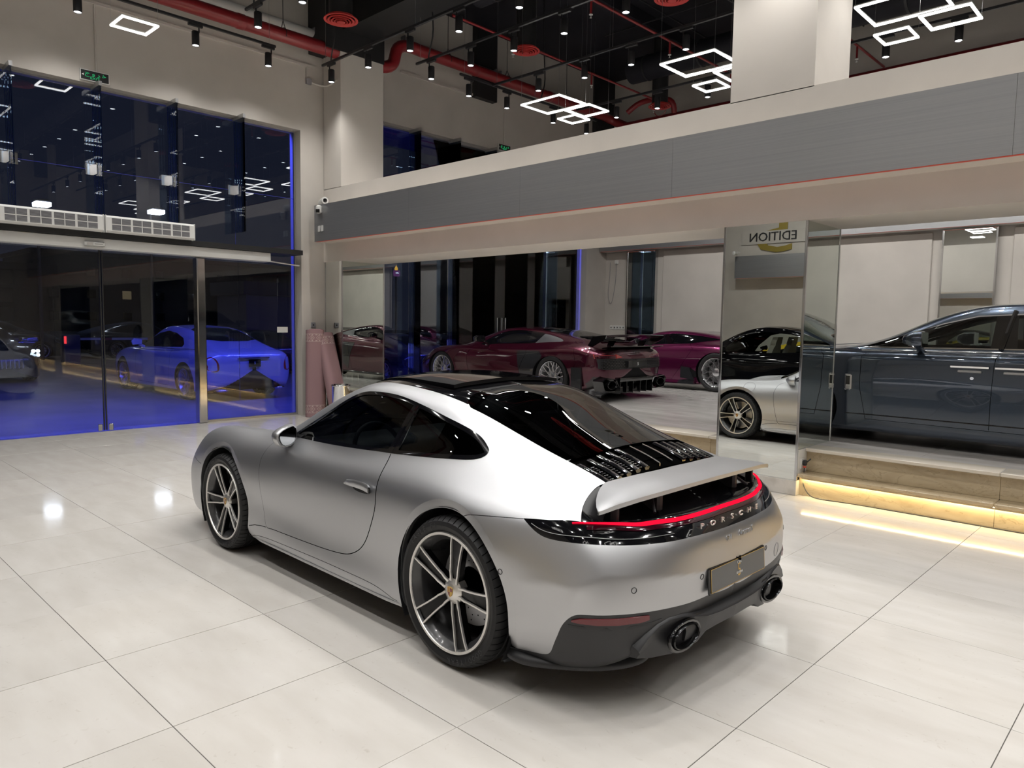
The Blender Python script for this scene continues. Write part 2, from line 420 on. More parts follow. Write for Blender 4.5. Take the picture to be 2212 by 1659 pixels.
class Surf:
    """stations: [(x, [(y,z) or (y,z,dx), ...]), ...]; rows run bottom centre -> side -> top centre (left half, y>=0)"""
    def __init__(s, stations, nu=260, nv=150, mono_v=False):
        P = []
        for x, rows in stations:
            P.append([(x+(r[2] if len(r) > 2 else 0), r[0], r[1]) for r in rows])
        P = np.array(P, float); s.P = P; ns, nr = P.shape[:2]
        du = np.linalg.norm(np.diff(P, axis=0), axis=2).mean(1)**0.8; s.tu = np.concatenate([[0], np.cumsum(du)]); s.tu /= s.tu[-1]
        dv = np.linalg.norm(np.diff(P, axis=1), axis=2).mean(0)**0.8; s.tv = np.concatenate([[0], np.cumsum(dv)]); s.tv /= s.tv[-1]
        us = np.linspace(0, 1, nu)
        A = spline_c2(s.tu, P.reshape(ns, -1))(us).reshape(nu, nr, 3)
        s.nu, s.nv = nu, nv
        vs = np.linspace(0, 1, nv)
        # reflect across centre line at the top so the crown is smooth
        tv = np.concatenate([s.tv, [2-s.tv[-2], 2-s.tv[-3]]])
        Q = np.concatenate([A, A[:, -2:-1]*np.array([1, -1, 1]), A[:, -3:-2]*np.array([1, -1, 1])], axis=1)
        Qt = np.transpose(Q, (1, 0, 2)).reshape(len(tv), -1)
        sp = spline_mono if mono_v else spline_c2
        G = sp(tv, Qt)(vs).reshape(nv, nu, 3)
        s.G = np.transpose(G, (1, 0, 2)).copy()
        s.G[:, -1, 1] = 0; s.G[:, 0, 1] = 0
        s.normals(); s.bvh = None
    def normals(s):
        G = s.G
        a = np.gradient(G, axis=0); b = np.gradient(G, axis=1)
        N = np.cross(a, b); L = np.linalg.norm(N, axis=2, keepdims=True); N = N/np.maximum(L, 1e-12)
        # orient outward
        ctr = np.array([G[:, :, 0].mean(), 0, 0.6])
        if ((G-ctr)*N).sum() < 0: N = -N
        s.N = N
    def modify(s, fn):
        s.G = fn(s.G); s.normals(); s.bvh = None
    def tree(s):
        if s.bvh is None:
            nu, nv = s.nu, s.nv
            idx = np.arange(nu*nv).reshape(nu, nv)
            q = np.stack([idx[:-1, :-1], idx[1:, :-1], idx[1:, 1:], idx[:-1, 1:]], -1).reshape(-1, 4)
            s.bvh = BVHTree.FromPolygons([tuple(p) for p in s.G.reshape(-1, 3)], [tuple(x) for x in q.tolist()], all_triangles=False)
        return s.bvh
    def ev(s, uv):
        uv = np.atleast_2d(uv); a = np.clip(uv[:, 0], 0, 1)*(s.nu-1); b = np.clip(uv[:, 1], 0, 1)*(s.nv-1)
        i = np.minimum(a.astype(int), s.nu-2); j = np.minimum(b.astype(int), s.nv-2); a = (a-i)[:, None]; b = (b-j)[:, None]
        def bl(T): return T[i, j]*(1-a)*(1-b)+T[i+1, j]*a*(1-b)+T[i, j+1]*(1-a)*b+T[i+1, j+1]*a*b
        n = bl(s.N); n /= np.maximum(np.linalg.norm(n, axis=1, keepdims=True), 1e-9)
        return bl(s.G), n
    def _uv(s, loc, fi):
        nq = s.nv-1; i, j = fi//nq, fi % nq
        A, B, C, D = s.G[i, j], s.G[i+1, j], s.G[i+1, j+1], s.G[i, j+1]
        p = np.array(loc); a = b = 0.5
        for _ in range(6):
            q = A*(1-a)*(1-b)+B*a*(1-b)+C*a*b+D*(1-a)*b
            da = (B-A)*(1-b)+(C-D)*b; db = (D-A)*(1-a)+(C-B)*a
            J = np.stack([da, db], 1); st, *_ = np.linalg.lstsq(J, p-q, rcond=None); a += st[0]; b += st[1]
        return ((i+a)/(s.nu-1), (j+b)/(s.nv-1))
    def cast(s, o, d):
        r = s.tree().ray_cast(Vector(o), Vector(d).normalized())
        if r[0] is None:
            return None
        return s._uv(r[0], r[2])
    def near(s, p):
        r = s.tree().find_nearest(Vector(p)); return s._uv(r[0], r[2])
    def side(s, pts):
        out = []
        for x, z in pts:
            r = s.cast((x, 3, z), (0, -1, 0))
            out.append(r if r else s.near((x, 1, z)))
        return out
    def top(s, pts):
        out = []
        for x, y in pts:
            r = s.cast((x, y, 3), (0, 0, -1)); out.append(r if r else s.near((x, y, 1)))
        return out
    def back(s, pts, x0=-3):
        out = []
        for y, z in pts:
            r = s.cast((x0, y, z), (1 if x0 < 0 else -1, 0, 0))
            if r is not None:
                hx = s.ev([r])[0][0][0]
                if (x0 < 0 and hx > -.15) or (x0 > 0 and hx < 2.7): r = None
            out.append(r if r else s.near((-.9 if x0 < 0 else 3.6, y, z)))
        return out
def resample(pts, step, closed=False):
    pts = [np.array(p, float) for p in pts]
    if closed: pts = pts+[pts[0]]
    out = [pts[0]]
    for a, b in zip(pts, pts[1:]):
        n = max(1, int(math.ceil(np.linalg.norm(b-a)/step)))
        for k in range(1, n+1): out.append(a+(b-a)*k/n)
    if closed: out = out[:-1]
    return [tuple(p) for p in out]
def smooth_curve(pts, n=40, closed=False):
    P = np.array(pts, float)
    if closed:
        Pc = np.concatenate([P[-3:], P, P[:3]]); d = np.linalg.norm(np.diff(Pc, axis=0), axis=1)**.5
        t = np.concatenate([[0], np.cumsum(d)]); f = spline_c2(t, Pc)
        return [tuple(p) for p in f(np.linspace(t[3], t[3+len(P)], n, endpoint=False))]
    d = np.linalg.norm(np.diff(P, axis=0), axis=1)**.5; t = np.concatenate([[0], np.cumsum(d)])
    return [tuple(p) for p in spline_c2(t, P)(np.linspace(0, t[-1], n))]
def inpoly(poly, P):
    poly = np.array(poly); x, y = P[:, 0], P[:, 1]; r = np.zeros(len(P), bool); n = len(poly); j = n-1
    for i in range(n):
        xi, yi = poly[i]; xj, yj = poly[j]
        c = ((yi > y) != (yj > y)) & (x < (xj-xi)*(y-yi)/(yj-yi+1e-15)+xi)
        r ^= c; j = i
    return r
class Body:
    """cuts a Surf into named regions along feature curves"""
    SU, SV = 4.6, 2.4
    def __init__(s, surf, du=0.03, dv=0.03, vmin=0.0):
        s.S = surf; s.curves = []; s.polys = []; s.du, s.dv, s.vmin = du, dv, vmin; s.gaps = []
    def curve(s, uv, closed=False): s.curves.append((list(uv), closed))
    def region(s, name, uv, curve=True):
        s.polys.append((name, list(uv)))
        if curve: s.curves.append((list(uv), True))
    def gap(s, uv, w=0.0016):
        """open shut line: a strip of half width w along the surface"""
        P, N = s.S.ev(uv); T = np.gradient(P, axis=0); Sd = np.cross(N, T); Sd /= np.maximum(np.linalg.norm(Sd, axis=1, keepdims=True), 1e-9)
        L = [s.S.near(p) for p in P+Sd*w]; R = [s.S.near(p) for p in P-Sd*w]
        poly = L+R[::-1]
        s.gaps.append(poly); s.curves.append((poly, True))
    def solve(s):
        sc = np.array([s.SU, s.SV])
        V = []; E = []
        for uv, closed in s.curves:
            q = [(u*s.SU, v*s.SV) for u, v in uv]; q = resample(q, 0.02, closed)
            n0 = len(V); V += q
            E += [(n0+i, n0+i+1) for i in range(len(q)-1)]
            if closed: E.append((n0+len(q)-1, n0))
        CV = np.array(V) if V else np.zeros((0, 2))
        nu = int(s.SU/s.du); nv = int(s.SV/s.dv)
        gu, gv = np.meshgrid(np.linspace(0, 1, nu+1), np.linspace(s.vmin, 1, nv+1), indexing='ij')
        off = (np.arange(nv+1) % 2)*0.0
        grid = np.stack([gu.ravel()*s.SU, gv.ravel()*s.SV], -1)
        if len(CV):
            # drop grid points that nearly touch a curve
            cell = 0.01; keyset = set()
            for a in CV:
                i, j = int(a[0]/cell), int(a[1]/cell)
                for di in (-1, 0, 1):
                    for dj in (-1, 0, 1): keyset.add((i+di, j+dj))
            edge = (gu.ravel() <= 0) | (gu.ravel() >= 1) | (gv.ravel() <= s.vmin) | (gv.ravel() >= 1)
            keep = np.array([e or ((int(p[0]/cell), int(p[1]/cell)) not in keyset) for p, e in zip(grid, edge)])
            grid = grid[keep]
        allv = [Vector(p) for p in V]+[Vector(p) for p in grid.tolist()]
        r = delaunay_2d_cdt(allv, E, [], 0, 1e-6, False)
        vo = np.array([tuple(p) for p in r[0]])/sc
        F = np.array([f for f in r[2] if len(f) == 3])
        c = vo[F].mean(1)
        lab = np.array(['body']*len(F), dtype=object)
        for name, poly in s.polys:
            lab[inpoly(poly, c)] = name
        for poly in s.gaps: lab[inpoly(poly, c)] = '_gap'
        s.vo, s.F, s.lab = vo, F, lab
        s.P, s.Nn = s.S.ev(vo)
        return s
    def mesh(s, names, name, sides=(1,), off=0.0, flatten=None):
        if isinstance(names, str): names = (names,)
        sel = np.isin(s.lab, names)
        F = s.F[sel]
        if len(F) == 0: return None
        used = np.unique(F); mp = -np.ones(len(s.vo), int); mp[used] = np.arange(len(used))
        P = s.P[used]+s.Nn[used]*off; N = s.Nn[used]
        if flatten is not None: P, N = flatten(P, N)
        F = mp[F]
        # winding to agree with N
        a, b, c = P[F[:, 0]], P[F[:, 1]], P[F[:, 2]]
        fl = (np.cross(b-a, c-a)*N[F].mean(1)).sum(1) < 0
        F[fl] = F[fl][:, ::-1]
        VV, FF, NN = [], [], []; n = 0
        for q, sd in enumerate(sides):
            m = np.array([1, sd, 1]); idx = np.arange(len(P))+n
            if q and sd != sides[0]:
                seam = np.abs(P[:, 1]) < 1e-5; keep = ~seam
                idx = np.empty(len(P), int); idx[seam] = np.arange(len(P))[seam]; idx[keep] = n+np.arange(keep.sum())
                VV.append((P*m)[keep]); NN.append((N*m)[keep])
            else: VV.append(P*m); NN.append(N*m)
            FF.append(idx[F if sd > 0 else F[:, ::-1]]); n += len(VV[-1])
        VV = np.concatenate(VV); NN = np.concatenate(NN); FF = np.concatenate(FF)
        me = bpy.data.meshes.new(name); me.from_pydata(VV.tolist(), [], FF.tolist()); me.shade_smooth()
        if flatten is None: me.normals_split_custom_set_from_vertices(NN.tolist())
        me.update()
        return me
    def part(s, names, name, mat, parent, sides=(1,), off=0.0, flatten=None, thick=0.0):
        sel = np.isin(s.lab, (names,) if isinstance(names, str) else names)
        if len(sides) == 2 and sel.any() and np.abs(s.P[np.unique(s.F[sel])][:, 1]).min() > .01:
            return [s.part(names, name, mat, parent, (sd,), off, flatten) for sd in sides]
        me = s.mesh(names, name, sides, off, flatten)
        if me is None: return None
        me.materials.append(mat)
        o = bpy.data.objects.new(name, me); COL.objects.link(o); o.parent = parent
        return o
def liner(S, name, mat, parent, drop, off=0.014, su=4, sv=3):
    """dark inner shell behind the panels; drop(P)->mask of vertices to leave out"""
    G = S.G[::su, ::sv]-S.N[::su, ::sv]*off; nu, nv = G.shape[:2]
    P = G.reshape(-1, 3); idx = np.arange(nu*nv).reshape(nu, nv)
    q = np.stack([idx[:-1, :-1], idx[1:, :-1], idx[1:, 1:], idx[:-1, 1:]], -1).reshape(-1, 4)
    bad = drop(P); q = q[~bad[q].any(1)]
    V = np.concatenate([P, P*np.array([1, -1, 1])]); F = np.concatenate([q, q[:, ::-1]+len(P)])
    me = bpy.data.meshes.new(name); me.from_pydata(V.tolist(), [], F.tolist()); me.materials.append(mat); me.shade_smooth(); me.update()
    o = bpy.data.objects.new(name, me); COL.objects.link(o); o.parent = parent
    return o

# ------------------------------------------------------------------ building shell
YC = 4.261          # face of the columns and beam
XW, XG = -9.14, -9.32   # plaster face and glass line of the entrance wall
ZP = 0.445          # display platform
ZT, ZT2 = 7.25, 7.6
def st(o, kind='structure'): o['kind'] = kind; return o
# floor with tiles
flo = st(empty('floor', (0, 0, 0)))
MB().box(-9.45, -8.2, -.12, 9, 4.30, -.004).build('screed', M['grout'], flo)
TS = .8
tm = MB().box(.0016, .0016, -.004, TS-.0016, TS-.0016, 0, .0008).mesh('tile'); tm.materials.append(M['tile'])
def in_view(x, y, z=0):
    d = Vector((x, y, z))-CAM_POS; zc = d.dot(_f)
    if zc < .1: return False
    return abs(d.dot(_r)/zc) < 1106/1576.5+.06 and abs(d.dot(_u)/zc) < 829.5/1576.5+.06
rest = MB()
for i in range(-12, 12):
    for j in range(-10, 6):
        x, y = i*TS, j*TS
        if any(in_view(x+a, y+b) for a in (0, .4, .8) for b in (0, .4, .8)) and y < 4.2:
            o = bpy.data.objects.new('tile', tm); COL.objects.link(o); o.parent = flo
            o.location = (x, y, -.0006*((i*7+j*3) % 3))
        else:
            rest.box(x+.002, y+.002, -.004, x+TS-.002, y+TS-.002, 0)
tag(rest.build('tile_field', M['tile'], flo), kind='stuff')
# ceiling
st(MB().box(-9.6, -8.2, ZT, 9, 4.68, ZT+.2).build('ceiling', M['ceiling'])); st(MB().box(-9.6, 4.68, ZT2, 9, 12.6, ZT2+.2).build('ceiling', M['ceiling']))
# entrance wall
def boxes(name, mat, L, parent=None, bev=0): 
    m = MB()
    for b in L: m.box(*b, bev)
    return m.build(name, mat, parent)
st(boxes('wall_left', M['plaster'], [
    (XG-.16, -8.2, 4.787, XW, 3.825, ZT+.2), (XG-.16, 3.825, 0, XW, YC+.02, ZT+.2), (XG-.16, YC+.02, 0, XW, 5.15, ZT2+.2),
    (XG-.16, -8.2, 0, XW, -7.0, 4.787), (XG-.16, 5.15, 5.28, XW, 12.5, ZT2+.2), (XG-.16, 11.60, ZP, XW, 12.5, 5.28)]))
st(boxes('wall_back', M['plaster'], [(-9.6, 12.4, 0, 9, 12.6, ZT2+.2)]))
st(boxes('wall_front', M['plaster'], [(-9.6, -8.2, 0, 9, -7.95, ZT+.2)]))
st(boxes('wall_right', M['plaster'], [(8.8, -8.2, 0, 9, 12.6, ZT2+.2)]))
# beam over the columns with parapet face, columns above it
st(boxes('trim_1', M['beam_paint'], [(XW, YC, 2.635, 9, 5.11, 3.868)], bev=0))
st(boxes('trim_2', M['beam_paint'], [(-9.12, YC, 3.86, -8.60, 5.12, 6.06), (-1.585, YC, 3.86, -.745, 5.11, ZT2), (6.2, YC, 3.86, 7.05, 5.11, ZT2)]))
st(boxes('trim_3', M['black_paint'], [(XW-.02, 3.99, 6.055, -8.58, 5.13, ZT2), (XW, 4.3, 6.4, 9, 5.05, ZT2), (XW, 7.72, 6.2, -9.0, 8.3, ZT2), (XW, 11.7, 5.95, -9.0, 12.4, ZT2)]))
# display platform with two marble steps
pf = st(empty('platform', (0, 0, 0)))
MB().box(-9.4, 4.60, .02, 9, 12.5, ZP-.012).build('platform_core', M['black_matte'], pf)
for i in range(-12, 12):
    pass
pt = MB()
for i in range(0, 23):
    for j in range(0, 10):
        x, y = -9.4+.8*i, 4.46+.8*j
        if y+.8 > 12.45: continue
        pt.box(x+.0015, y+.0015, ZP-.012, x+.7985, y+.7985, ZP)
M['tile_plat'] = pm('platform_tile', (.50, .48, .46), .12)
noise_col(M['tile_plat'], 2.0, (.42, .40, .385), (.55, .53, .51), .3, .7, 7, stretch=(1, 3, 1))
tag(pt.build('platform_tile', M['tile_plat'], pf), kind='stuff')
def steps(x0, x1, last):
    x = x0; k = 0; L = [1.62, 1.9, 1.55, 1.75, 1.8]
    while x < x1-.01:
        xe = min(x1, x+L[k % 5]); k += 1
        MB().box(x+.001, 4.318, 0, xe-.001, 4.36, .182, .002).build('riser_stone', M['marble'], pf)
        MB().box(x+.001, 4.262, .182, xe-.001, 4.50, .217, .006).build('tread_stone', M['marble'], pf, smooth=40)
        MB().box(x+.001, 4.478, .217, xe-.001, 4.52, .413, .002).build('riser_stone', M['marble'], pf)
        MB().box(x+.001, 4.432, .413, xe-.001, 4.72, .449, .006).build('edge_stone', M['marble_pale'], pf, smooth=40)
        x = xe
M['marble_pale'] = pm('pale_marble', (.60, .55, .47), .2)
steps(-.735, 9, None); steps(-8.60, -1.60, None)
for a, b in ((-.69, 8.9), (-8.55, -1.62)):
    MB().box(a, 4.286, .172, b, 4.306, .1815).build('led_strip', M['warm_led'], pf)
    MB().box(a, 4.270, .168, b, 4.276, .182).build('led_lip', M['marble'], pf)
# ---- mirror columns
def mirror_column(x0, x1, y0, y1, z0, z1, label, sides, plinth=True):
    c = empty('mirror_column', ((x0+x1)/2, y0, 0), label=label, cat='column', group='mirror clad columns')
    ox, oy = (x0+x1)/2, y0
    def L(b): return (b[0]-ox, b[1]-oy, b[2], b[3]-ox, b[4]-oy, b[5])
    MB().box(*L((x0+.02, y0+.02, 0, x1-.02, y1-.02, z1))).build('core', M['plaster'], c)
    zj = z0+.56
    if 'f' in sides:
        for a, b in ((z0, zj-.001), (zj+.001, z1)): MB().box(*L((x0+.012, y0+.006, a, x1-.012, y0+.02, b))).build('mirror_panel', M['mirror'], c)
    if 'r' in sides:
        MB().box(*L((x1-.02, y0+.012, max(z0, ZP-.01), x1-.006, y1-.012, z1))).build('mirror_panel', M['mirror_green'], c)
    if 'l' in sides:
        MB().box(*L((x0+.006, y0+.012, max(z0, ZP-.01), x0+.02, y1-.012, z1))).build('mirror_panel', M['mirror_green'], c)
    for (cx, cy) in ((x0, y0), (x1, y0), (x1, y1), (x0, y1)):
        s = .012
        MB().box(*L((min(max(cx-s, x0), x1-2*s), min(max(cy-s, y0), y1-2*s), z0, min(max(cx-s, x0), x1-2*s)+2*s, min(max(cy-s, y0), y1-2*s)+2*s, z1)), .002).build('edge_trim', M['steel'], c)
    if plinth:
        M_ = M['plinth']
        MB().box(*L((x0-.006, y0-.014, 0, x1+.006, y1, z0), ), .004).build('plinth', M_, c)
    return c
M['mirror_green'] = pm('mirror_green_tint', (.70, .75, .70), .0, 1)
M['plinth'] = pm('pale_plinth', (.55, .52, .48), .35); noise_col(M['plinth'], 6, (.45, .42, .38), (.60, .57, .53), .35, .6, 8)
col1 = mirror_column(-1.600, -.738, 4.261, 5.11, .145, 2.637, 'square column clad in mirror beside the marble steps, reflecting the silver coupe', 'frl')
col2 = mirror_column(-9.13, -8.60, 4.266, 5.15, .145, 2.637, 'mirror clad corner column behind the two rolled rugs', 'fr')
mirror_column(6.2, 7.05, 4.261, 5.11, .145, 2.637, 'mirror clad column further along the steps', 'frl')
# power socket on the column foot beside the steps, with its lead
so = empty('wall_socket', (-.738, 4.39, .29), label='white socket box at the foot of the mirror column, black plug in it', cat='socket')
MB().box(0, -.115, -.10, .004, .105, .155).build('backplate', M['white'], so)
MB().box(.004, -.06, -.035, .012, .03, .065, .003).build('faceplate', M['white'], so)
pg = empty('power_plug', (-.72, 4.375, .31), label='black power plug with red collar in the socket by the steps', cat='plug')
MB().box(-.006, -.022, -.025, .03, .022, .03, .008).tube([(.02, .01, .0), (.05, .045, .04)], .006, 6).build('plug_body', M['black_satin'], pg, smooth=40)
MB().lathe([(.001, -.045), (.014, -.045), (.014, -.033), (.001, -.033)], 'z', c=(.012, 0, 0), n=12).build('collar', M['red_plastic'], pg, smooth=40)
cb = [(-.708, 4.372, .27), (-.71, 4.36, .20), (-.70, 4.33, .14), (-.66, 4.29, .07), (-.60, 4.27, .02), (-.52, 4.262, .006), (-.3, 4.285, .006), (0, 4.30, .006), (.5, 4.305, .006), (1.2, 4.305, .006), (3, 4.305, .006)]
tag(MB().tube(smooth_curve(cb, 60), .0045, 7).build('power_cable', M['black_satin'], None, smooth=60), 'black cable running from the plug along the foot of the steps', 'cable')
# ---- aluminium fascia with red strip
def fascia(name, x0, x1, yf, yb, z0, z1, label, seams, flip=1):
    f = empty(name, (0, 0, 0), label=label, cat='fascia')
    xs = [x0]+seams+[x1]
    for a, b in zip(xs, xs[1:]): MB().box(a+.001, yf, z0, b-.001, yf+.004*flip, z1).build('panel', M['cladding'], f)
    MB().box(x0, yf+.004*flip, z0+.004, x0+.004, yb, z1).build('end_panel', M['cladding'], f)
    MB().box(x0, yf+.004*flip, z1-.004, x1, yb, z1).build('top_panel', M['beam_paint'], f)
    MB().box(x0+.02, yf+.006*flip, z0-.002, x1, yf+.05*flip, z0+.004).build('led_cover', M['red_plastic'], f)
    MB().box(x0, yf+.05*flip, z0, x1, yb, z0+.004).build('soffit_panel', M['beam_paint'], f)
    return f
fascia('fascia', -8.945, 8.8, 3.961, YC, 2.945, 3.545, 'long brushed aluminium band with a red strip along its lower edge', [-6.4, -4.2, -2.05, .9, 3.4, 6.1])
L = bpy.data.lights.new('red_strip_light', 'AREA'); L.shape = 'RECTANGLE'; L.size = 17; L.size_y = .03; L.energy = 1.1; L.color = (1, .09, .04)
lo = bpy.data.objects.new('red_strip_light', L); COL.objects.link(lo); lo.location = (0, 4.06, 2.935); lo.rotation_euler = (math.radians(25), 0, 0)
fascia('fascia', -9.1, 8.8, 12.06, 12.355, ZP+2.99, ZP+3.62, 'grey band along the far wall behind the platform cars', [-6, -3, 0, 3])
fascia('fascia', -7.55, 8.8, -7.60, -7.94, 2.95, 3.55, 'grey band under the gold sign on the wall seen in the mirror', [-4, 0, 4], -1)
# far wall pilasters
for x0, x1, lb in ((-8.42, -7.62, 'narrow mirror pilaster on the far wall left of the purple car'), (-1.56, -.73, 'narrow mirror pilaster on the far wall above the blue saloon'), (6.2, 7, 'mirror pilaster at the far right of the far wall')):
    p = empty('mirror_pilaster', ((x0+x1)/2, 12.3, ZP), label=lb, cat='pilaster')
    w = (x1-x0)/2
    MB().box(-w, 0, 0, w, .1, 2.98).build('mirror_panel', M['mirror'], p)
    for s in (-1, 1): MB().box(s*w-.012, -.012, 0, s*w+.012, .1, 2.98).build('edge_trim', M['steel'], p)
# wall panels (wider plaster boards) on the far wall
for x0, x1 in ((-7.45, -1.75), (-.5, 6.0)):
    st(MB().box(x0, 12.36, ZP, x1, 12.40, ZP+2.95, .01).build('trim_4', M['plaster']))
# ---- entrance glazing
w1 = st(empty('window_1', (0, 0, 0)))
ys = [-6.98, -5.34, -4.33, -3.32, -2.31, -1.30, -.285, .735, 1.745, 2.76, 3.80]
for a, b in zip(ys, ys[1:]):
    MB().box(XG-.006, a+.003, 3.674, XG+.006, b-.003, 4.775).build('glass_pane', M['pane'], w1)
    MB().box(XG-.006, a+.003, 2.70, XG+.006, b-.003, 3.668).build('glass_pane', M['pane'], w1)
MB().box(XG-.008, 2.10, 0.03, XG+.006, 2.795, 2.70).build('glass_pane', M['pane'], w1)
MB().box(XG-.008, 2.801, 0.03, XG+.006, 3.80, 2.70).build('glass_pane', M['pane'], w1)
MB().box(XG-.008, -6.98, 0.03, XG+.006, -.60, 2.60).build('glass_pane', M['pane'], w1)
MB().box(XG-.02, -6.98, 4.765, XG+.03, 3.82, 4.787).build('head_channel', M['steel_satin'], w1)
MB().box(XG-.02, 2.2, 0, XG+.03, 3.82, .035).build('sill_channel', M['steel_satin'], w1)
MB().box(XG-.02, -6.98, 0, XG+.03, -.6, .035).build('sill_channel', M['steel_satin'], w1)
MB().box(XG-.02, 3.795, 0, XG+.02, 3.822, 4.787).build('jamb_channel', M['steel_satin'], w1)
for y in ys[1:-1]:
    MB().box(XG+.012, y-.009, 3.0 if y > -1 else 0.05, -8.97, y+.009, 4.765).build('glass_fin', M['pane_fin'], w1)
    MB().box(XG+.012, y-.02, 4.74, -8.96, y+.02, 4.80).build('fin_shoe', M['steel_satin'], w1)
    for s in (-1, 1):
        MB().box(XG+.008, y+s*.012, 3.59, XG+.024, y+s*.115, 3.745, .003).build('patch_fitting', M['steel'], w1)
        MB().box(XG+.02, y+s*.0095, 3.59, XG+.17, y+s*.02, 3.745, .003).build('patch_fitting', M['steel'], w1)
    MB().box(XG-.006, y-.0028, 2.72, XG+.004, y+.0028, 4.76).build('glass_joint', M['bluish'], w1)
MB().box(XG-.005, -6.9, 3.668, XG+.005, 3.8, 3.674).build('glass_joint', M['bluish'], w1)
# sliding door
d1 = st(empty('door_1', (0, 0, 0)))
for a, b in ((-.60, .755), (.785, 2.09)):
    MB().box(XG+.03, a, .012, XG+.042, b, 2.57).build('door_leaf', M['pane'], d1)
for y in (.752, .782): MB().box(XG+.022, y-.008, .02, XG+.05, y+.008, 2.57).build('meeting_stile', M['black_satin'], d1)
for y in (.70, .84): MB().box(XG+.02, y-.028, .01, XG+.055, y+.028, .105, .006).build('corner_lock', M['steel'], d1)
MB().box(-9.36, 2.085, 0, -9.20, 2.215, 2.56, .012).build('door_post', M['steel'], d1, smooth=40)
MB().box(-9.36, -.74, 0, -9.20, -.62, 2.56, .012).build('door_post', M['steel'], d1, smooth=40)
MB().box(-9.30, -4.0, 2.565, -9.05, 3.225, 2.71, .006).build('operator_housing', M['cream'] if 'cream' in M else M['white'], d1, smooth=40)
MB().box(-9.30, -4.4, 2.712, -9.0, 3.775, 2.79).build('transom', M['black_paint'], d1)
MB().tube([(-9.15, 3.22, 2.585), (-9.17, 3.80, 2.545)], .012, 8).build('cable_conduit', M['white'], d1, smooth=60)
sn = tag(empty('door_sensor', (-9.045, .62, 2.62)), 'small white motion sensor on the white box above the sliding door', 'sensor')
MB().box(0, -.13, -.03, .04, .13, .035, .015).build('sensor_case', M['white'], sn, smooth=40)
MB().box(.038, -.10, -.012, .043, -.02, .02).build('sensor_lens', M['chrome'], sn)
MB().box(.038, .0, .002, .043, .10, .006).build('sensor_slot', M['black_satin'], sn)
tag(MB().box(XG+.008, 3.46, 1.415, XG+.0095, 3.655, 1.51).build('paper_note', M['white'], None), 'blank white paper taped inside the glass by the right jamb', 'paper')
# second hall glazing
w2 = st(empty('window_2', (0, 0, 0)))
ys2 = [5.16, 6.26, 7.27, 8.28, 9.29, 10.30, 11.55]
for a, b in zip(ys2, ys2[1:]):
    MB().box(XG-.006, a+.003, ZP+.03, XG+.006, b-.003, 4.12).build('glass_pane', M['pane'], w2)
    MB().box(XG-.006, a+.003, 4.126, XG+.006, b-.003, 5.27).build('glass_pane', M['pane'], w2)
for y in ys2[1:-1]:
    MB().box(XG+.012, y-.009, ZP+.05, -8.97, y+.009, 5.25).build('glass_fin', M['pane_fin'], w2)
    MB().box(XG+.012, y-.02, 5.225, -8.96, y+.02, 5.285).build('fin_shoe', M['steel_satin'], w2)
    MB().box(XG-.006, y-.0028, ZP, XG+.004, y+.0028, 5.26).build('glass_joint', M['bluish'], w2)
    for s in (-1, 1): MB().box(XG+.008, y+s*.012, 4.05, XG+.024, y+s*.115, 4.20, .003).build('patch_fitting', M['steel'], w2)
MB().box(XG-.02, 5.15, 5.255, XG+.03, 11.6, 5.28).build('head_channel', M['steel_satin'], w2)
MB().box(XG-.02, 5.15, ZP, XG+.03, 11.6, ZP+.03).build('sill_channel', M['steel_satin'], w2)
for y in (8.55, 8.66, 8.80, 8.91):
    MB().tube([(XG+.05, y, ZP+.92), (XG+.05, y, ZP+1.3)], .016, 10).build('pull_handle', M['steel'], w2, smooth=60)
# air curtains
def air_curtain(y0, y1, label):
    a = empty('air_curtain', (-9.02, (y0+y1)/2, 2.90), label=label, cat='air curtain', group='air curtains over the entrance')
    h = (y1-y0)/2
    m = MB(); pr = [(-.10, -.11), (.10, -.115), (.125, -.09), (.12, .09), (.10, .115), (-.10, .12)]
    m.prism(pr, -h, h, 'x'); v = [(p[1], p[0], p[2]) for p in m.v]; m.v = v
    m.build('casing', M['white'], a, smooth=30)
    n = 4; wd = (2*h-.12)/n
    dm = MB()
    for k in range(n):
        c = -h+.06+wd*(k+.5)
        g = MB()
        for q in (-1, 1):
            cc = c+q*wd*.235
            for rr_ in (-1, 1):
                g.box(.121, cc-wd*.21, rr_*.045-.038, .1245, cc+wd*.21, rr_*.045+.038)
                for i in range(9):
                    for j in range(5):
                        dm.box(.1243, cc-wd*.19+i*wd*.0475-.0045, rr_*.045-.031+j*.0155-.0035, .1255, cc-wd*.19+i*wd*.0475+.0045, rr_*.045-.031+j*.0155+.0035)
        g.build('grille', M['grey_plastic'], a)
    tag(dm.build('grille_holes', M['black_satin'], a, fix=False), kind='stuff')
    for s in (-1, 1): MB().box(-.10, s*h-.006, -.12, .128, s*h+.006, .12, .004).build('end_cap', M['white'], a)
    return a
air_curtain(-.50, .705, 'white air curtain above the entrance, the left unit')
air_curtain(.735, 1.935, 'white air curtain above the entrance, the right unit')
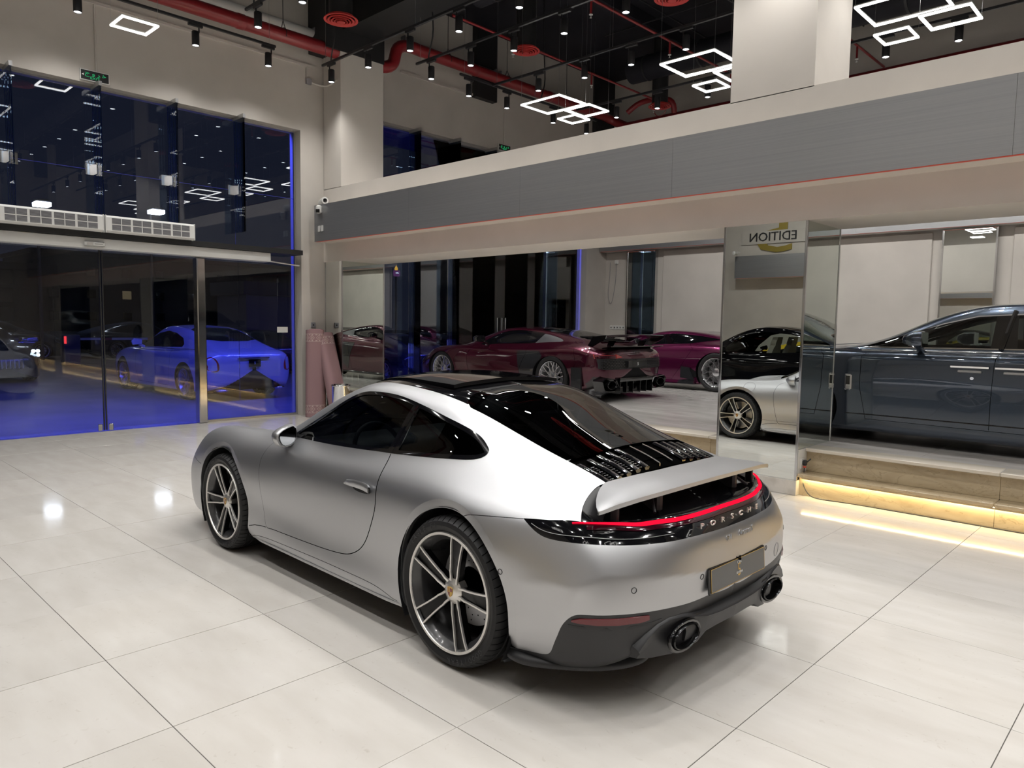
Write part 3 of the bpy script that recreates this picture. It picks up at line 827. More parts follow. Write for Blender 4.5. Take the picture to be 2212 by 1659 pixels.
# exit signs
def exit_sign(y0, y1, z0, z1, label, txt=True):
    e = empty('exit_sign', (XW, (y0+y1)/2, (z0+z1)/2), label=label, cat='sign', group='exit signs')
    h, v = (y1-y0)/2, (z1-z0)/2
    MB().box(0, -h, -v, .03, h, v, .004).build('case', M['white'], e)
    MB().box(.03, -h+.012, -v+.012, .033, h-.012, v-.012).build('panel', M['black_satin'], e)
    g = emis('exit_green', (.05, .75, .28), .55) if 'exit' not in M else M['exit']; M['exit'] = g
    FM = frame_matrix((.0345, 0, -v*.45), (0, 1, 0), (0, 0, 1))
    text_obj('lettering', 'EXIT', v*.62, g, FM @ Matrix.Diagonal((1.35, 1, 1, 1)), e, .001)
    ar = '\ufe9d\u0648\ufeae\ufea7'   # presentation forms in visual order
    try: text_obj('lettering', ar, v*1.0, g, frame_matrix((.0345, 0.01, v*.35), (0, 1, 0), (0, 0, 1)) @ Matrix.Diagonal((1.3, 1, 1, 1)), e, .001, spacing=1.5)
    except Exception: pass
    MB().addv([(.0345, -h+.02, 0), (.0345, -h+.045, .015), (.0345, -h+.045, -.015)], [(0, 1, 2)]).build('arrow', M['white'], e)
    return e
exit_sign(.535, .90, 4.81, 4.955, 'lit exit sign above the entrance glass')
exit_sign(8.47, 8.84, 5.29, 5.43, 'exit sign half hidden behind the white parapet')
# surface conduits
def conduit(pts, r, label): return tag(MB().tube(pts, r, 6).build('conduit', M['plaster'], None, smooth=60), label, 'conduit')
conduit([(XW+.012, .74, 4.955), (XW+.012, .74, 5.85)], .011, 'thin conduit dropping to the exit sign over the entrance')
conduit([(XW+.012, 8.65, 5.43), (XW+.012, 8.65, 6.2)], .011, 'thin conduit dropping to the exit sign behind the parapet')
tag(boxes('cable_trunking', M['plaster'], [(XW, -3, 5.84, XW+.03, 4.02, 5.88)]), 'slim trunking line high on the entrance wall', 'trunking')
tag(boxes('cable_trunking', M['plaster'], [(XW, 5.9, 6.23, XW+.03, 7.79, 6.275)]), 'slim trunking line high on the wall beyond the beam', 'trunking')
jb = tag(boxes('junction_box', M['grey_plastic'], [(XW, 3.93, 5.56, XW+.05, 4.02, 5.65)]), 'grey junction box in the corner under the black column head', 'junction box')
tag(MB().tube(smooth_curve([(XW+.03, 4.02, 5.60), (-9.0, 4.2, 5.56), (-8.85, 4.25, 5.58), (-8.7, 4.25, 5.62)], 14), .016, 8).tube([(XW+.015, 3.95, 5.65), (XW+.015, 3.95, 5.88)], .012, 6).build('flex_conduit', M['plaster'], None, smooth=60), 'sagging white conduit from the corner junction box', 'conduit')
# sockets by the rugs, cameras
for y, x, lb, fl in ((4.04, XW, 'grey socket plate on the wall above the left rolled rug', 0), ):
    s = empty('wall_socket', (x, y, 1.55), label=lb, cat='socket'); MB().box(0, -.045, -.045, .012, .045, .045, .003).build('faceplate', M['grey_plastic'], s); MB().box(.012, -.012, -.012, .014, .012, .012).build('outlet', M['black_satin'], s)

# ------------------------------------------------------------------ wheels
def bar(mb, pts, w, t, nrm=(0, 1, 0)):
    """flat bar along pts, width w across, thickness t along nrm (front face on the points)"""
    nrm = Vector(nrm); P = [Vector(p) for p in pts]; rings = []
    ws = w if isinstance(w, (list, tuple)) else [w]*len(P)
    for i, p in enumerate(P):
        d = (P[min(i+1, len(P)-1)]-P[max(i-1, 0)]).normalized(); s = d.cross(nrm).normalized()*ws[i]/2
        rings.append([p+s*.8, p-s*.8, p-s-nrm*t*.4, p-s-nrm*t, p+s-nrm*t, p+s-nrm*t*.4])
    mb.loft(rings)
def tyre_mesh(R, rr, w, sipes=56):
    """axis y, outer side +y"""
    h = w/2; sw = R-rr
    half = [(rr-.012, h-.028), (rr+.004, h-.010), (rr+.014, h-.004), (rr+sw*.45, h+.004), (rr+sw*.72, h-.001), (R-.012, h-.014), (R-.004, h-.030), (R-.001, h-.052)]
    g = .006; trd = []
    xs = [h*.52, h*.18]
    for c in xs:
        trd += [(R, c+.007), (R-g, c+.005), (R-g, c-.005), (R, c-.007)]
    prof = half+trd+[(r, -y) for r, y in trd[::-1]]+[(r, -y) for r, y in half[::-1]]
    angs = []
    for k in range(sipes):
        a = 2*PI*k/sipes; d = 2*PI/sipes
        angs += [(a, 0), (a+d*.62, 0), (a+d*.66, 1), (a+d*.74, 1), (a+d*.78, 0)]
    m = len(prof); vs = []
    for a, sp in angs:
        for i, (r, y) in enumerate(prof):
            if sp and (5 <= i <= 8 or m-9 <= i <= m-6): r = r-.007
            aa = a+(0.10*(abs(y)-h*.5)/h if abs(y) > h*.4 else 0)
            vs.append((r*math.cos(aa), y, r*math.sin(aa)))
    n = len(angs); fs = []
    for i in range(n):
        j = (i+1) % n
        for k in range(m-1): fs.append((i*m+k, j*m+k, j*m+k+1, i*m+k+1))
    mb = MB(); mb.addv(vs, fs)
    return mb
def ring_text(parent, txt, r, a0, step, size, y, mat, name='tyre_lettering'):
    """letters on the sidewall, tops outward, proceeding with increasing angle"""
    mb = MB()
    for i, ch in enumerate(txt):
        if ch == ' ': continue
        me = text_mesh(ch, size, .0016, res=1); a = a0+step*i
        Mx = frame_matrix((r*math.cos(a), y, r*math.sin(a)), (-math.sin(a), 0, math.cos(a)), (math.cos(a), 0, math.sin(a)))
        vs = [tuple(Mx @ v.co) for v in me.vertices]; fs = [tuple(p.vertices) for p in me.polygons]
        mb.addv(vs, fs); bpy.data.meshes.remove(me)
    return mb.build(name, mat, parent, fix=False)
def wheel_911(R, rr, w, rot, parent, loc, name='wheel', detail=True, letters=False):
    wl = empty(name, loc, parent=parent)
    tyre_mesh(R, rr, w).build('tyre', M['tyre'], wl, smooth=35)
    f = w/2-.004
    mb = MB(); mb.lathe([(rr-.016, f-.012), (rr-.015, f-.001), (rr-.013, f+.002), (rr-.002, f+.002), (rr+.001, f-.004), (rr+.001, f-.02)], 'y', n=96)
    mb.build('rim_lip', M['alu'], wl, smooth=40)
    mb = MB(); mb.lathe([(rr-.015, f-.003), (rr-.022, f-.016), (rr-.040, f-.030), (rr-.046, f-.05), (rr-.05, -w/2), (rr-.02, -w/2-.005)], 'y', n=72)
    mb.build('rim_barrel', pm('rim_barrel_black', (.03, .03, .032), .22, coat=.5) if 'rimb' not in M else M['rimb'], wl, smooth=40)
    body = MB(); edge = MB()
    hubf = f-.030
    k = (rr-.008)/.28
    def P(r, a, d): return (r*k*math.cos(a), hubf+(f-.002-hubf)*min(1, max(0, (r-.05)/.2))**.8-d, r*k*math.sin(a))
    for s in range(5):
        c = math.radians(rot+72*s)
        for sg in (-1, 1):
            pts = [(.275, sg*8.3), (.24, sg*8.6), (.19, sg*9.4), (.15, sg*10.7), (.115, sg*13.0), (.098, sg*15.5), (.075, sg*17), (.05, sg*24)]
            Q = [P(r, c+math.radians(a), 0) for r, a in pts]
            bar(edge, Q, [.0095]*5+[.0105, .012, .014], .010)
        # dark spoke body between the two machined edges
        L = [(.277, 8.3), (.24, 8.6), (.19, 9.4), (.15, 10.7), (.115, 13.0), (.098, 15.5), (.05, 26)]
        rings = []
        for r, a in L:
            ar = math.radians(a); ri = r
            rings.append([P(ri, c+ar, .007), P(ri, c+ar*.72, .012), P(ri, c-ar*.72, .012), P(ri, c-ar, .007), P(ri, c-ar*.9, .05), P(ri, c+ar*.9, .05)])
        body.loft(rings)
    body.build('spoke', M['spoke_black'], wl, smooth=30)
    edge.build('spoke_edge', M['alu'], wl, smooth=30)
    hb = MB(); hb.lathe([(.062, hubf-.05), (.062, hubf-.01), (.052, hubf-.002), (.041, hubf+.004), (.038, hubf+.006), (.001, hubf+.009)], 'y', n=40)
    hb.build('hub_cap', M['alu'], wl, smooth=35)
    # crest on the cap
    sh = [(-.018, .022), (0, .026), (.018, .022), (.0185, 0), (.012, -.016), (0, -.026), (-.012, -.016), (-.0185, 0)]
    cm = MB(); cm.prism(sh, hubf+.008, hubf+.011, 'y'); cm.build('crest', M['gold'], wl)
    cm = MB()
    for q in ([(-.016, .002), (-.001, .002), (-.001, .020), (-.016, .018)], [(.001, -.001), (.016, -.001), (.011, -.014), (.001, -.022)]): cm.prism(q, hubf+.011, hubf+.0117, 'y')
    for zz in (.004, .010, .016): cm.box(.003, hubf+.011, zz, .015, hubf+.0117, zz+.002)
    cm.build('crest_field', M['red_lens'], wl)
    ds = MB(); ds.lathe([(.09, -.03), (.09, -.006), (.195, -.006), (.195, -.03)], 'y', n=56, closed_prof=True); ds.build('brake_disc', M['disc'], wl, smooth=30)
    hl = MB()
    for q in range(44):
        a = q*2*PI/22; r = (.118, .145, .172)[q % 3]; a += (q % 3)*.06
        hl.lathe([(.0001, -.0052), (.0042, -.0052)], 'y', c=(r*math.cos(a), 0, r*math.sin(a)), n=6)
    hl.build('disc_hole', M['void'], wl, fix=False)
    cp = MB(); ca = math.radians(165)
    arc = [math.radians(195-6*i) for i in range(11)]
    rings = [[(r*math.cos(a), y, r*math.sin(a)) for r, y in ((.13, .012), (.205, .012), (.215, -.01), (.215, -.05), (.13, -.05))] for a in arc]
    cp.loft(rings); cp.build('brake_caliper', M['black_satin'], wl, smooth=40)
    if letters:
        t = (R-rr)
        ring_text(wl, 'EAGLE F1', rr+t*.42, math.radians(38), math.radians(5.4), .034, w/2+.0035, M['tyre_text'])
        ring_text(wl, 'GOOD/YEAR', rr+t*.42, math.radians(-140), math.radians(5.6), .036, w/2+.0035, M['tyre_text'])
    return wl

# ------------------------------------------------------------------ the silver coupe
ST911 = [
 (-0.9755,[(0,.552),(.002,.552),(.003,.553),(.004,.554),(.004,.555),(.004,.556),(.004,.557),(.003,.558),(.003,.5585),(.003,.559),(.002,.5593),(.002,.5596),(.001,.56),(0,.56)]),
 (-0.965,[(0,.43),(.17,.435),(.29,.46),(.305,.48),(.31,.52),(.30,.58),(.27,.62),(.245,.64),(.22,.655),(.195,.665),(.17,.672),(.14,.676),(.075,.68),(0,.682)]),
 (-0.93,[(0,.34),(.3,.345),(.50,.36),(.53,.395),(.55,.48),(.54,.58),(.495,.645),(.455,.68),(.415,.70),(.375,.715),(.33,.725),(.28,.733),(.15,.742),(0,.745)]),
 (-0.855,[(0,.27),(.5,.26),(.665,.28),(.70,.33),(.735,.44),(.725,.58),(.665,.67),(.60,.72),(.55,.745),(.50,.765),(.44,.78),(.38,.792),(.2,.806),(0,.812)]),
 (-0.75,[(0,.2),(.62,.2),(.76,.23),(.80,.30),(.832,.43),(.832,.59),(.795,.69),(.745,.75),(.68,.785),(.61,.81),(.54,.828),(.47,.84),(.25,.86),(0,.868)]),
 (-0.585,[(0,.15),(.66,.15),(.80,.19),(.848,.27),(.876,.42),(.878,.60),(.856,.70),(.815,.785),(.725,.845),(.635,.88),(.555,.902),(.485,.918),(.25,.95),(0,.96)]),
 (-0.35,[(0,.13),(.70,.13),(.835,.175),(.886,.25),(.906,.42),(.913,.60),(.898,.71),(.852,.80),(.74,.88),(.635,.93),(.555,.96),(.483,.985),(.25,1.022),(0,1.034)]),
 (0.0,[(0,.13),(.72,.13),(.86,.165),(.895,.23),(.916,.40),(.926,.60),(.91,.73),(.855,.825),(.735,.92),(.645,1.0),(.565,1.055),(.488,1.09),(.26,1.127),(0,1.138)]),
 (0.35,[(0,.13),(.72,.13),(.855,.16),(.872,.22),(.873,.36),(.882,.55),(.878,.70),(.835,.81),(.715,.93),(.655,1.025),(.585,1.127),(.507,1.197),(.27,1.24),(0,1.252)]),
 (0.7,[(0,.13),(.72,.13),(.86,.16),(.871,.22),(.855,.36),(.857,.55),(.85,.70),(.81,.80),(.722,.905),(.663,1.03),(.58,1.19),(.503,1.245),(.27,1.283),(0,1.294)]),
 (1.15,[(0,.13),(.72,.13),(.86,.16),(.87,.22),(.85,.36),(.852,.55),(.844,.70),(.805,.79),(.738,.882),(.67,1.035),(.583,1.20),(.503,1.25),(.27,1.287),(0,1.297)]),
 (1.6,[(0,.13),(.72,.13),(.86,.165),(.872,.23),(.855,.38),(.862,.55),(.855,.69),(.82,.785),(.745,.872),(.705,.945),(.655,1.02),(.61,1.055),(.34,1.12),(0,1.145)]),
 (1.95,[(0,.13),(.73,.13),(.865,.17),(.88,.24),(.875,.40),(.885,.56),(.872,.69),(.83,.785),(.752,.862),(.715,.883),(.66,.888),(.60,.895),(.34,.945),(0,.965)]),
 (2.2,[(0,.13),(.73,.13),(.87,.18),(.89,.25),(.895,.42),(.903,.59),(.885,.71),(.83,.80),(.74,.862),(.67,.862),(.60,.85),(.53,.848),(.28,.875),(0,.887)]),
 (2.45,[(0,.13),(.72,.13),(.87,.18),(.892,.25),(.903,.42),(.908,.60),(.89,.72),(.825,.812),(.735,.858),(.65,.846),(.57,.822),(.49,.81),(.27,.827),(0,.837)]),
 (2.85,[(0,.13),(.70,.13),(.85,.18),(.87,.25),(.887,.42),(.89,.57),(.865,.69),(.80,.78),(.71,.816),(.62,.795),(.54,.755),(.47,.738),(.26,.738),(0,.74)]),
 (3.1,[(0,.12),(.67,.12),(.81,.16),(.835,.23),(.85,.38),(.848,.51),(.82,.60),(.77,.675),(.70,.715),(.61,.715),(.53,.687),(.46,.667),(.25,.66),(0,.66)]),
 (3.3,[(0,.12),(.58,.12),(.72,.14),(.75,.20),(.765,.32),(.76,.42),(.74,.48),(.70,.53),(.64,.565),(.57,.58),(.5,.58),(.43,.577),(.24,.58),(0,.58)]),
 (3.44,[(0,.12),(.45,.12),(.57,.13),(.60,.18),(.615,.27),(.61,.35),(.595,.40),(.565,.44),(.515,.47),(.46,.49),(.4,.5),(.34,.505),(.2,.515),(0,.52)]),
 (3.53,[(0,.17),(.2,.17),(.27,.18),(.29,.21),(.30,.27),(.295,.34),(.285,.37),(.27,.395),(.25,.41),(.22,.425),(.19,.435),(.16,.44),(.1,.445),(0,.45)]),
 (3.545,[(0,.26),(.03,.26),(.05,.265),(.052,.27),(.053,.28),(.053,.3),(.05,.31),(.046,.315),(.042,.32),(.036,.325),(.03,.328),(.025,.33),(.012,.33),(0,.33)]),
]

def build_coupe():
    root = empty('sports_coupe', (-0.398, 0.415, 0), -3.156, 'satin silver rear-engined sports coupe with raised rear wing parked on the white tiles', 'car')
    S = Surf(ST911, nu=360, nv=220)
    def ridge(G):
        x, y, z = G[..., 0], np.abs(G[..., 1]), G[..., 2]
        zr = np.interp(y, [0, .35, .61, .785, .82, .85, .88, .906], [.567, .570, .603, .612, .600, .575, .555, .536])
        w = np.clip((-.38-x)/.18, 0, 1); w = w*w*(3-2*w)
        d = .008*np.exp(-np.abs(z-zr)/.055)*w*(z > .25)
        xf = np.interp(z, [.28, .409, .507, .6], [-.611, -.664, -.706, -.761])
        d = d+.006*np.exp(-np.abs(x-xf)/.035)*np.clip((.615-z)/.05, 0, 1)*np.clip((z-.2)/.08, 0, 1)*(x < -.4)
        return G+S.N*d[..., None]
    S.modify(ridge)
    B = Body(S, .028, .028)
    tv = S.tv; PT = M['satin_silver']
    # ---- feature curves (x,z seen from the side, y,z from behind, x,y from above)
    dlo = smooth_curve([(1.60,.8785),(1.445,.879),(1.116,.887),(.701,.906),(.476,.92),(.238,.94),(.10,.954),(.04,.966),(.008,.985),(.010,1.003),(.034,1.02),(.084,1.045),(.181,1.078),(.381,1.125),(.52,1.155),(.65,1.18),(.794,1.202),(.939,1.211),(1.088,1.208),(1.186,1.193),(1.309,1.142),(1.426,1.073),(1.552,1.0),(1.65,.943),(1.71,.905),(1.725,.888),(1.70,.879)], 120, True)
    duv = S.side(dlo)
    D3, _ = S.ev(duv); cen = np.array(dlo).mean(0)
    def inset(poly, d):
        P = np.array(poly); T = np.roll(P, -1, 0)-np.roll(P, 1, 0); T /= np.linalg.norm(T, axis=1, keepdims=True); Nn = np.stack([-T[:, 1], T[:, 0]], -1)
        a = P+Nn*d
        if np.linalg.norm(a-cen, axis=1).mean() > np.linalg.norm(P-cen, axis=1).mean(): a = P-Nn*d
        return a
    gl = inset(dlo, .019)
    bl = lambda z: .63+(.707-.63)*(1.161-z)/(1.161-.913)
    front = [tuple(p) for p in gl if p[0] > bl(p[1])+.012]; rear = [tuple(p) for p in gl if p[0] < bl(p[1])-.012]
    # keep polygon order contiguous
    def order(sel):
        a = [tuple(p) in set(sel) for p in map(tuple, gl)]; n = len(a)
        st = next(i for i in range(n) if a[i] and not a[i-1]); return [tuple(gl[(st+k) % n]) for k in range(n) if a[(st+k) % n]]
    front = order(front); rear = order(rear)
    door = [(1.80,.862),(1.87,.835),(1.903,.811),(1.92,.768),(1.933,.725),(1.937,.677),(1.932,.622),(1.922,.547),(1.908,.45),(1.885,.36),(1.86,.295),(1.84,.281),(1.80,.282),(1.652,.284),(1.356,.288),(1.169,.294),(1.035,.303),(.933,.317),(.869,.339),(.806,.377),(.749,.441),(.705,.52),(.675,.585),(.658,.65),(.664,.72),(.676,.80),(.703,.903)]
    dsm = smooth_curve(door, 90)
    # door region closes along the belt
    dreg = dsm+[(.76,.903),(1.116,.8865),(1.445,.8785),(1.60,.878)]
    arcs = {'r': (.013, .352, .402, .444), 'f': (2.468, .335, .386, .428)}
    B.region('door', S.side(resample(dreg, .03, True)))
    B.gap(S.side(resample(dsm, .03)), .0024)
    for k, (cx, cz, r0, r1) in arcs.items():
        for r, nm in ((r1, 'arch_lip'), (r0, '_hole')):
            pts = [(cx+r*math.cos(a), cz+r*math.sin(a)) for a in np.linspace(-.62, PI+.62, 70)]
            pts += [(cx-r*.97, .10), (cx+r*.97, .10)]
            uv = []
            for i, (x, z) in enumerate(pts):
                q = S.side([(x, z)])[0]
                uv.append(q if i < 70 else (q[0], tv[1]*.9))
            B.region(nm, uv)
    sill = [(2.075,.249),(2.0,.268),(1.93,.277),(1.86,.281)]
    B.gap(S.side(resample(sill, .03)), .0022)
    sill2 = [(2.07,.178),(2.0,.196),(1.861,.209),(1.644,.214),(1.152,.221),(.885,.222),(.722,.221),(.62,.214),(.54,.20),(.485,.188),(.45,.186)]
    B.gap(S.side(smooth_curve(sill2, 40)), .0016)
    # rear bumper line and tail panel
    def n3(p): return [S.near(q) for q in p]
    B.gap(n3(smooth_curve([(-.075,.91,.739),(-.128,.90,.757),(-.229,.887,.772),(-.33,.87,.783),(-.424,.849,.791)], 16)))
    low = [(-.422,.848,.793),(-.464,.854,.771),(-.505,.856,.752),(-.547,.852,.739),(-.60,.842,.735),(-.659,.821,.734),(-.731,.775,.731),(-.802,.695,.727),(-.85,.606,.722),(-.902,.475,.719),(-.933,.306,.717),(-.948,.12,.716),(-.95,0,.716)]
    lowc = smooth_curve(low, 60)
    upp = [(-.422,.848,.793),(-.54,.813,.802),(-.657,.748,.8075)]
    qe = smooth_curve([(-.657,.748,.8075),(-.631,.713,.834),(-.610,.674,.858),(-.595,.633,.877),(-.583,.587,.894),(-.576,.53,.912),(-.584,.485,.918)], 24)
    topx = [(-.588,y,.93) for y in np.linspace(.47, 0, 14)]
    path = resample(upp, .02)+qe[1:]+topx
    uvp = n3(path)+[(S.near((x, 0, z))[0], 1.0005) for x, z in ((-.60,.955),(-.7,.90),(-.8,.84),(-.9,.77),(-.94,.73))]+n3(lowc[::-1])[:-1]
    B.region('tail_panel', uvp)
    blk = [(-.352,.862,.209),(-.461,.853,.221),(-.555,.838,.233),(-.584,.841,.252),(-.61,.85,.292),(-.655,.859,.384),(-.677,.857,.42),(-.712,.85,.451),(-.754,.833,.462),(-.845,.753,.465),(-.913,.606,.459),(-.943,.49,.453),(-.957,.389,.448),(-.965,.223,.446)]
    uvb = n3(smooth_curve(blk, 60))
    u0 = S.near((-.966, .1, .44))[0]
    uvb = uvb+[(u0, tv[1]*.5), (u0, -.001), (S.near((-.36, .3, .13))[0], -.001), (S.near((-.36, .8, .15))[0], tv[1]), ]
    B.region('diffuser', uvb)
    # roof, glass
    def tp(pts): return S.top(pts)
    rg = [(.31,.503),(.34,.488),(.372,.44),(.40,.33),(.418,.17),(.422,0)]
    rg_low = [(-.392,0),(-.391,.15),(-.386,.308),(-.365,.43),(-.348,.480)]
    edge_l = [(-.348,.480),(-.2,.483),(0,.490),(.15,.500),(.26,.509),(.295,.510),(.31,.503)]
    rgc = smooth_curve(rg, 24)
    u_of = lambda x: S.near((x, 0, 2))[0]
    rail = [(.325,.502),(.407,.504),(.5,.502),(.585,.499),(.765,.497),(.935,.502),(1.08,.500),(1.20,.503),(1.28,.513)]
    B.region('roof_panel', tp(smooth_curve(rail, 26))+tp([(1.31,.45),(1.335,.3),(1.35,.15)])+[(tp([(1.355,.002)])[0][0], 1.0005), (tp([(.40,.002)])[0][0], 1.0005)]+tp([(.396,.17),(.38,.33),(.355,.43),(.325,.478)]))
    B.region('engine_grille', tp([(-.352,.480),(-.45,.482),(-.52,.484),(-.578,.484),(-.596,.455),(-.600,.30),(-.600,.15)])+[(tp([(-.600,.002)])[0][0], 1.0005), (tp([(-.386,.002)])[0][0], 1.0005)]+tp([(-.385,.15),(-.380,.308),(-.36,.43)]))
    B.region('rear_window', tp(edge_l)[:-1]+tp(rgc)[:-1]+[(tp([(.422, .002)])[0][0], 1.0005), (tp([(-.392, .002)])[0][0], 1.0005)]+tp(rg_low)[1:-1])
    B.region('windshield', tp([(1.30,.505),(1.45,.545),(1.6,.60),(1.75,.625),(1.9,.63),(1.95,.60),(2.01,.45),(2.05,.3),(2.07,.15)])+[(tp([(2.075,.002)])[0][0], 1.0005), (tp([(1.365,.002)])[0][0], 1.0005)]+tp([(1.36,.15),(1.345,.3),(1.32,.45)]))
    B.region('window_trim', duv)
    B.region('side_window', S.side(front)); B.region('quarter_window', S.side(rear))
    # front end lines
    B.gap(n3(smooth_curve([(2.07,.66,.868),(2.3,.62,.85),(2.6,.60,.82),(2.9,.585,.78),(3.1,.56,.70),(3.22,.5,.62),(3.28,.3,.59),(3.29,0,.59)], 40)))
    hl = []
    for a in np.linspace(0, 2*PI, 30, endpoint=False):
        hl.append(S.near((3.06+.17*math.cos(a), .68+.095*math.sin(a), .70-.13*math.cos(a))))
    B.region('headlight', hl)
    B.gap(n3(smooth_curve([(2.83,.89,.56),(2.95,.875,.575),(3.1,.82,.59),(3.22,.76,.55)], 14)))
    ua = S.near((-.37, .3, .13))[0]
    B.region('under', [(ua, -.001), (1.001, -.001), (1.001, tv[1]+.012), (ua, tv[1]+.012)], False)
    B.solve()
    both = (1, -1)
    B.part('body', 'body_shell', PT, root, both)
    for sd in both:
        d = B.part('door', 'door', PT, root, (sd,), .0015)
        door_ob = d
        # handle
        hp, hn = S.ev(S.side([(.975,.712),(.93,.722),(.86,.727),(.78,.727),(.725,.722),(.708,.716)]))
        m = np.array([1, sd, 1]); rings = []
        for i, (p, n, hh) in enumerate(zip(hp, hn, (.004, .017, .021, .022, .022, .018))):
            p = p*m; n = n*m; up = np.array([0, 0, 1]); q = p+n*(.004 if i == 0 else .020)
            rings.append([q+up*hh, q+n*.006+up*hh*.5, q+n*.006-up*hh*.5, q-up*hh, q-up*hh*.9-n*.012, q+up*hh*.9-n*.012])
        MB().loft(rings).build('door_handle', M['satin_silver'], d, smooth=50)
        rc = []
        cp, cn = S.ev(S.side([(.80+.088*math.cos(a)*1.0, .705+.016*math.sin(a)) for a in np.linspace(0, 2*PI, 22, endpoint=False)]))
        mb = MB(); mb.addv([tuple((p+n*.0022)*m) for p, n in zip(cp, cn)], [tuple(range(22))]); mb.build('handle_recess', M['black_satin'], d, fix=False)
        # keyhole tip of the handle
        mb = MB(); q = (hp[-1]+hn[-1]*.021)*m; mb.box(q[0]-.008, q[1]-.012, q[2]-.018, q[0]+.004, q[1]+.004, q[2]+.016, .004); mb.build('handle_end', M['black_gloss'], d, smooth=40)
    lips = []
    for k, (cx, cz, r0, r1) in arcs.items():
        th = np.linspace(-.7, PI+.7, 120)
        yo = S.ev(S.side([(cx+(r1+.004)*math.cos(a), cz+(r1+.004)*math.sin(a)) for a in th]))[0][:, 1]
        arcs[k] = (cx, cz, r0, r1, th, yo)
    def lipfn(P, N):
        P = P.copy()
        for k, (cx, cz, r0, r1, th, yo) in arcs.items():
            dx, dz = P[:, 0]-cx, P[:, 2]-cz; r = np.hypot(dx, dz); a = np.arctan2(dz, dx); a = np.where(a < -PI/2, a+2*PI, a)
            m = (r < r1+.03) & (P[:, 1] > .5)
            y = np.interp(a, th, yo); f = np.clip((r1-r)/.006, 0, 1)
            P[m, 1] = (P[:, 1]*(1-f)+(y+.003)*f)[m]
        return P, N
    B.part('arch_lip', 'arch_lip', PT, root, both, flatten=lipfn)
    for k, (cx, cz, r0, r1, th, yo) in arcs.items():
        for sd in both:
            aa = np.linspace(-.5, PI+.5, 60); yy = np.interp(aa, th, yo)
            mb = MB(); rings = []
            for a, y in zip(aa, yy):
                c, s_ = math.cos(a), math.sin(a)
                rings.append([(cx+r0*c, sd*(y+.003), cz+r0*s_), (cx+(r0+.001)*c, sd*(y-.012), cz+(r0+.001)*s_), (cx+(r0+.006)*c, sd*(y-.03), cz+(r0+.006)*s_)])
            mb.loft(rings, closed=False, cap=False); mb.build('arch_flange', PT, root, smooth=40)
            mb = MB(); rings = []
            for a in np.linspace(-.55, PI+.55, 30):
                c, s_ = math.cos(a), math.sin(a)
                rings.append([(cx+(r0+.006)*c, sd*.885, cz+(r0+.006)*s_), (cx+(r0+.006)*c, sd*.56, cz+(r0+.006)*s_), (cx, sd*.55, cz)])
            mb.loft(rings, closed=False, cap=False); mb.build('wheel_well', M['black_matte'], root, smooth=40)
    B.part('under', 'underbody', M['black_matte'], root, both)
    B.part('diffuser', 'lower_rear_apron', M['black_satin'], root, both)
    def tail(P, N):
        P = P.copy(); z = P[:, 2]; y = P[:, 1]; x = P[:, 0]
        t = np.clip((z-.802)/.02, 0, 1); t = t*t*(3-2*t); e = np.clip((.70-y)/.06, 0, 1)
        P -= N*(t*e*.045)[:, None]
        return P, N
    B.part('tail_panel', 'tail_panel', M['black_gloss'], root, both, flatten=tail)
    B.part('rear_window', 'rear_window', M['glass_dark'], root, both, -.001)
    B.part('windshield', 'windshield', M['glass_car'], root, both, -.001)
    B.part('roof_panel', 'roof_panel', M['black_gloss'], root, both)
    B.part('engine_grille', 'engine_grille', M['void'], root, both, -.02)
    B.part('window_trim', 'window_trim', M['black_gloss'], root, both, .002)
    B.part('headlight', 'headlight', M['lamp'], root, both, .001)
    for nm in ('side_window', 'quarter_window'):
        for sd in both: B.part(nm, nm, M['glass_dark'], root, (sd,), -.003)
    def drop(P):
        x, y, z = P.T
        b = np.zeros(len(P), bool)
        for k, (cx, cz, r0, r1, th, yo) in arcs.items(): b |= (np.hypot(x-cx, z-cz) < r1+.02) & (y > .45)
        b |= (z > .86) & (x > -.42) & (x < 2.1)
        b |= (x < -.55) & (z > .72)
        return b
    liner(S, 'inner_shell', M['void'], root, drop)
    # B pillar
    bp = S.ev(S.side([(bl(z), z) for z in np.linspace(1.165, .908, 10)]))
    for sd in both:
        mb = MB(); m = np.array([1, sd, 1]); rings = []
        for p, n in zip(*bp):
            p = (p+n*.003)*m; rings.append([p+np.array([.009, 0, 0]), p-np.array([.009, 0, 0]), p-np.array([.009, .012*sd, 0]), p+np.array([.009, -.012*sd, 0])])
        mb.loft(rings); mb.build('pillar', M['black_gloss'], root)
    # sunroof panel slid up and back, raised at its rear edge
    mb = MB(); rows = []
    for i, x in enumerate(np.linspace(1.26, .52, 8)):
        t = (1.26-x)/.74; row = []
        for y in np.linspace(-.43, .43, 13):
            zc = S.ev(S.top([(x, abs(y))]))[0][0][2]
            row.append((x-.015*(1-(y/.43)**2)*0, y, zc+.004+.024*t))
        rows.append(row)
    n = 13; vs = [p for r in rows for p in r]+[(p[0], p[1], p[2]-.022) for r in rows for p in r]; fs = []; N0 = 8*13
    for i in range(7):
        for j in range(12):
            a = i*13+j; fs.append((a, a+1, a+14, a+13)); fs.append((N0+a, N0+a+13, N0+a+14, N0+a+1))
    for i in range(7): fs += [(i*13, i*13+13, N0+i*13+13, N0+i*13), (i*13+12, N0+i*13+12, N0+i*13+25, i*13+25)]
    for j in range(12): fs += [(j, N0+j, N0+j+1, j+1), (91+j, 91+j+1, N0+91+j+1, N0+91+j)]
    mb.addv(vs, fs); mb.build('sunroof_panel', M['black_gloss'], root, smooth=30)
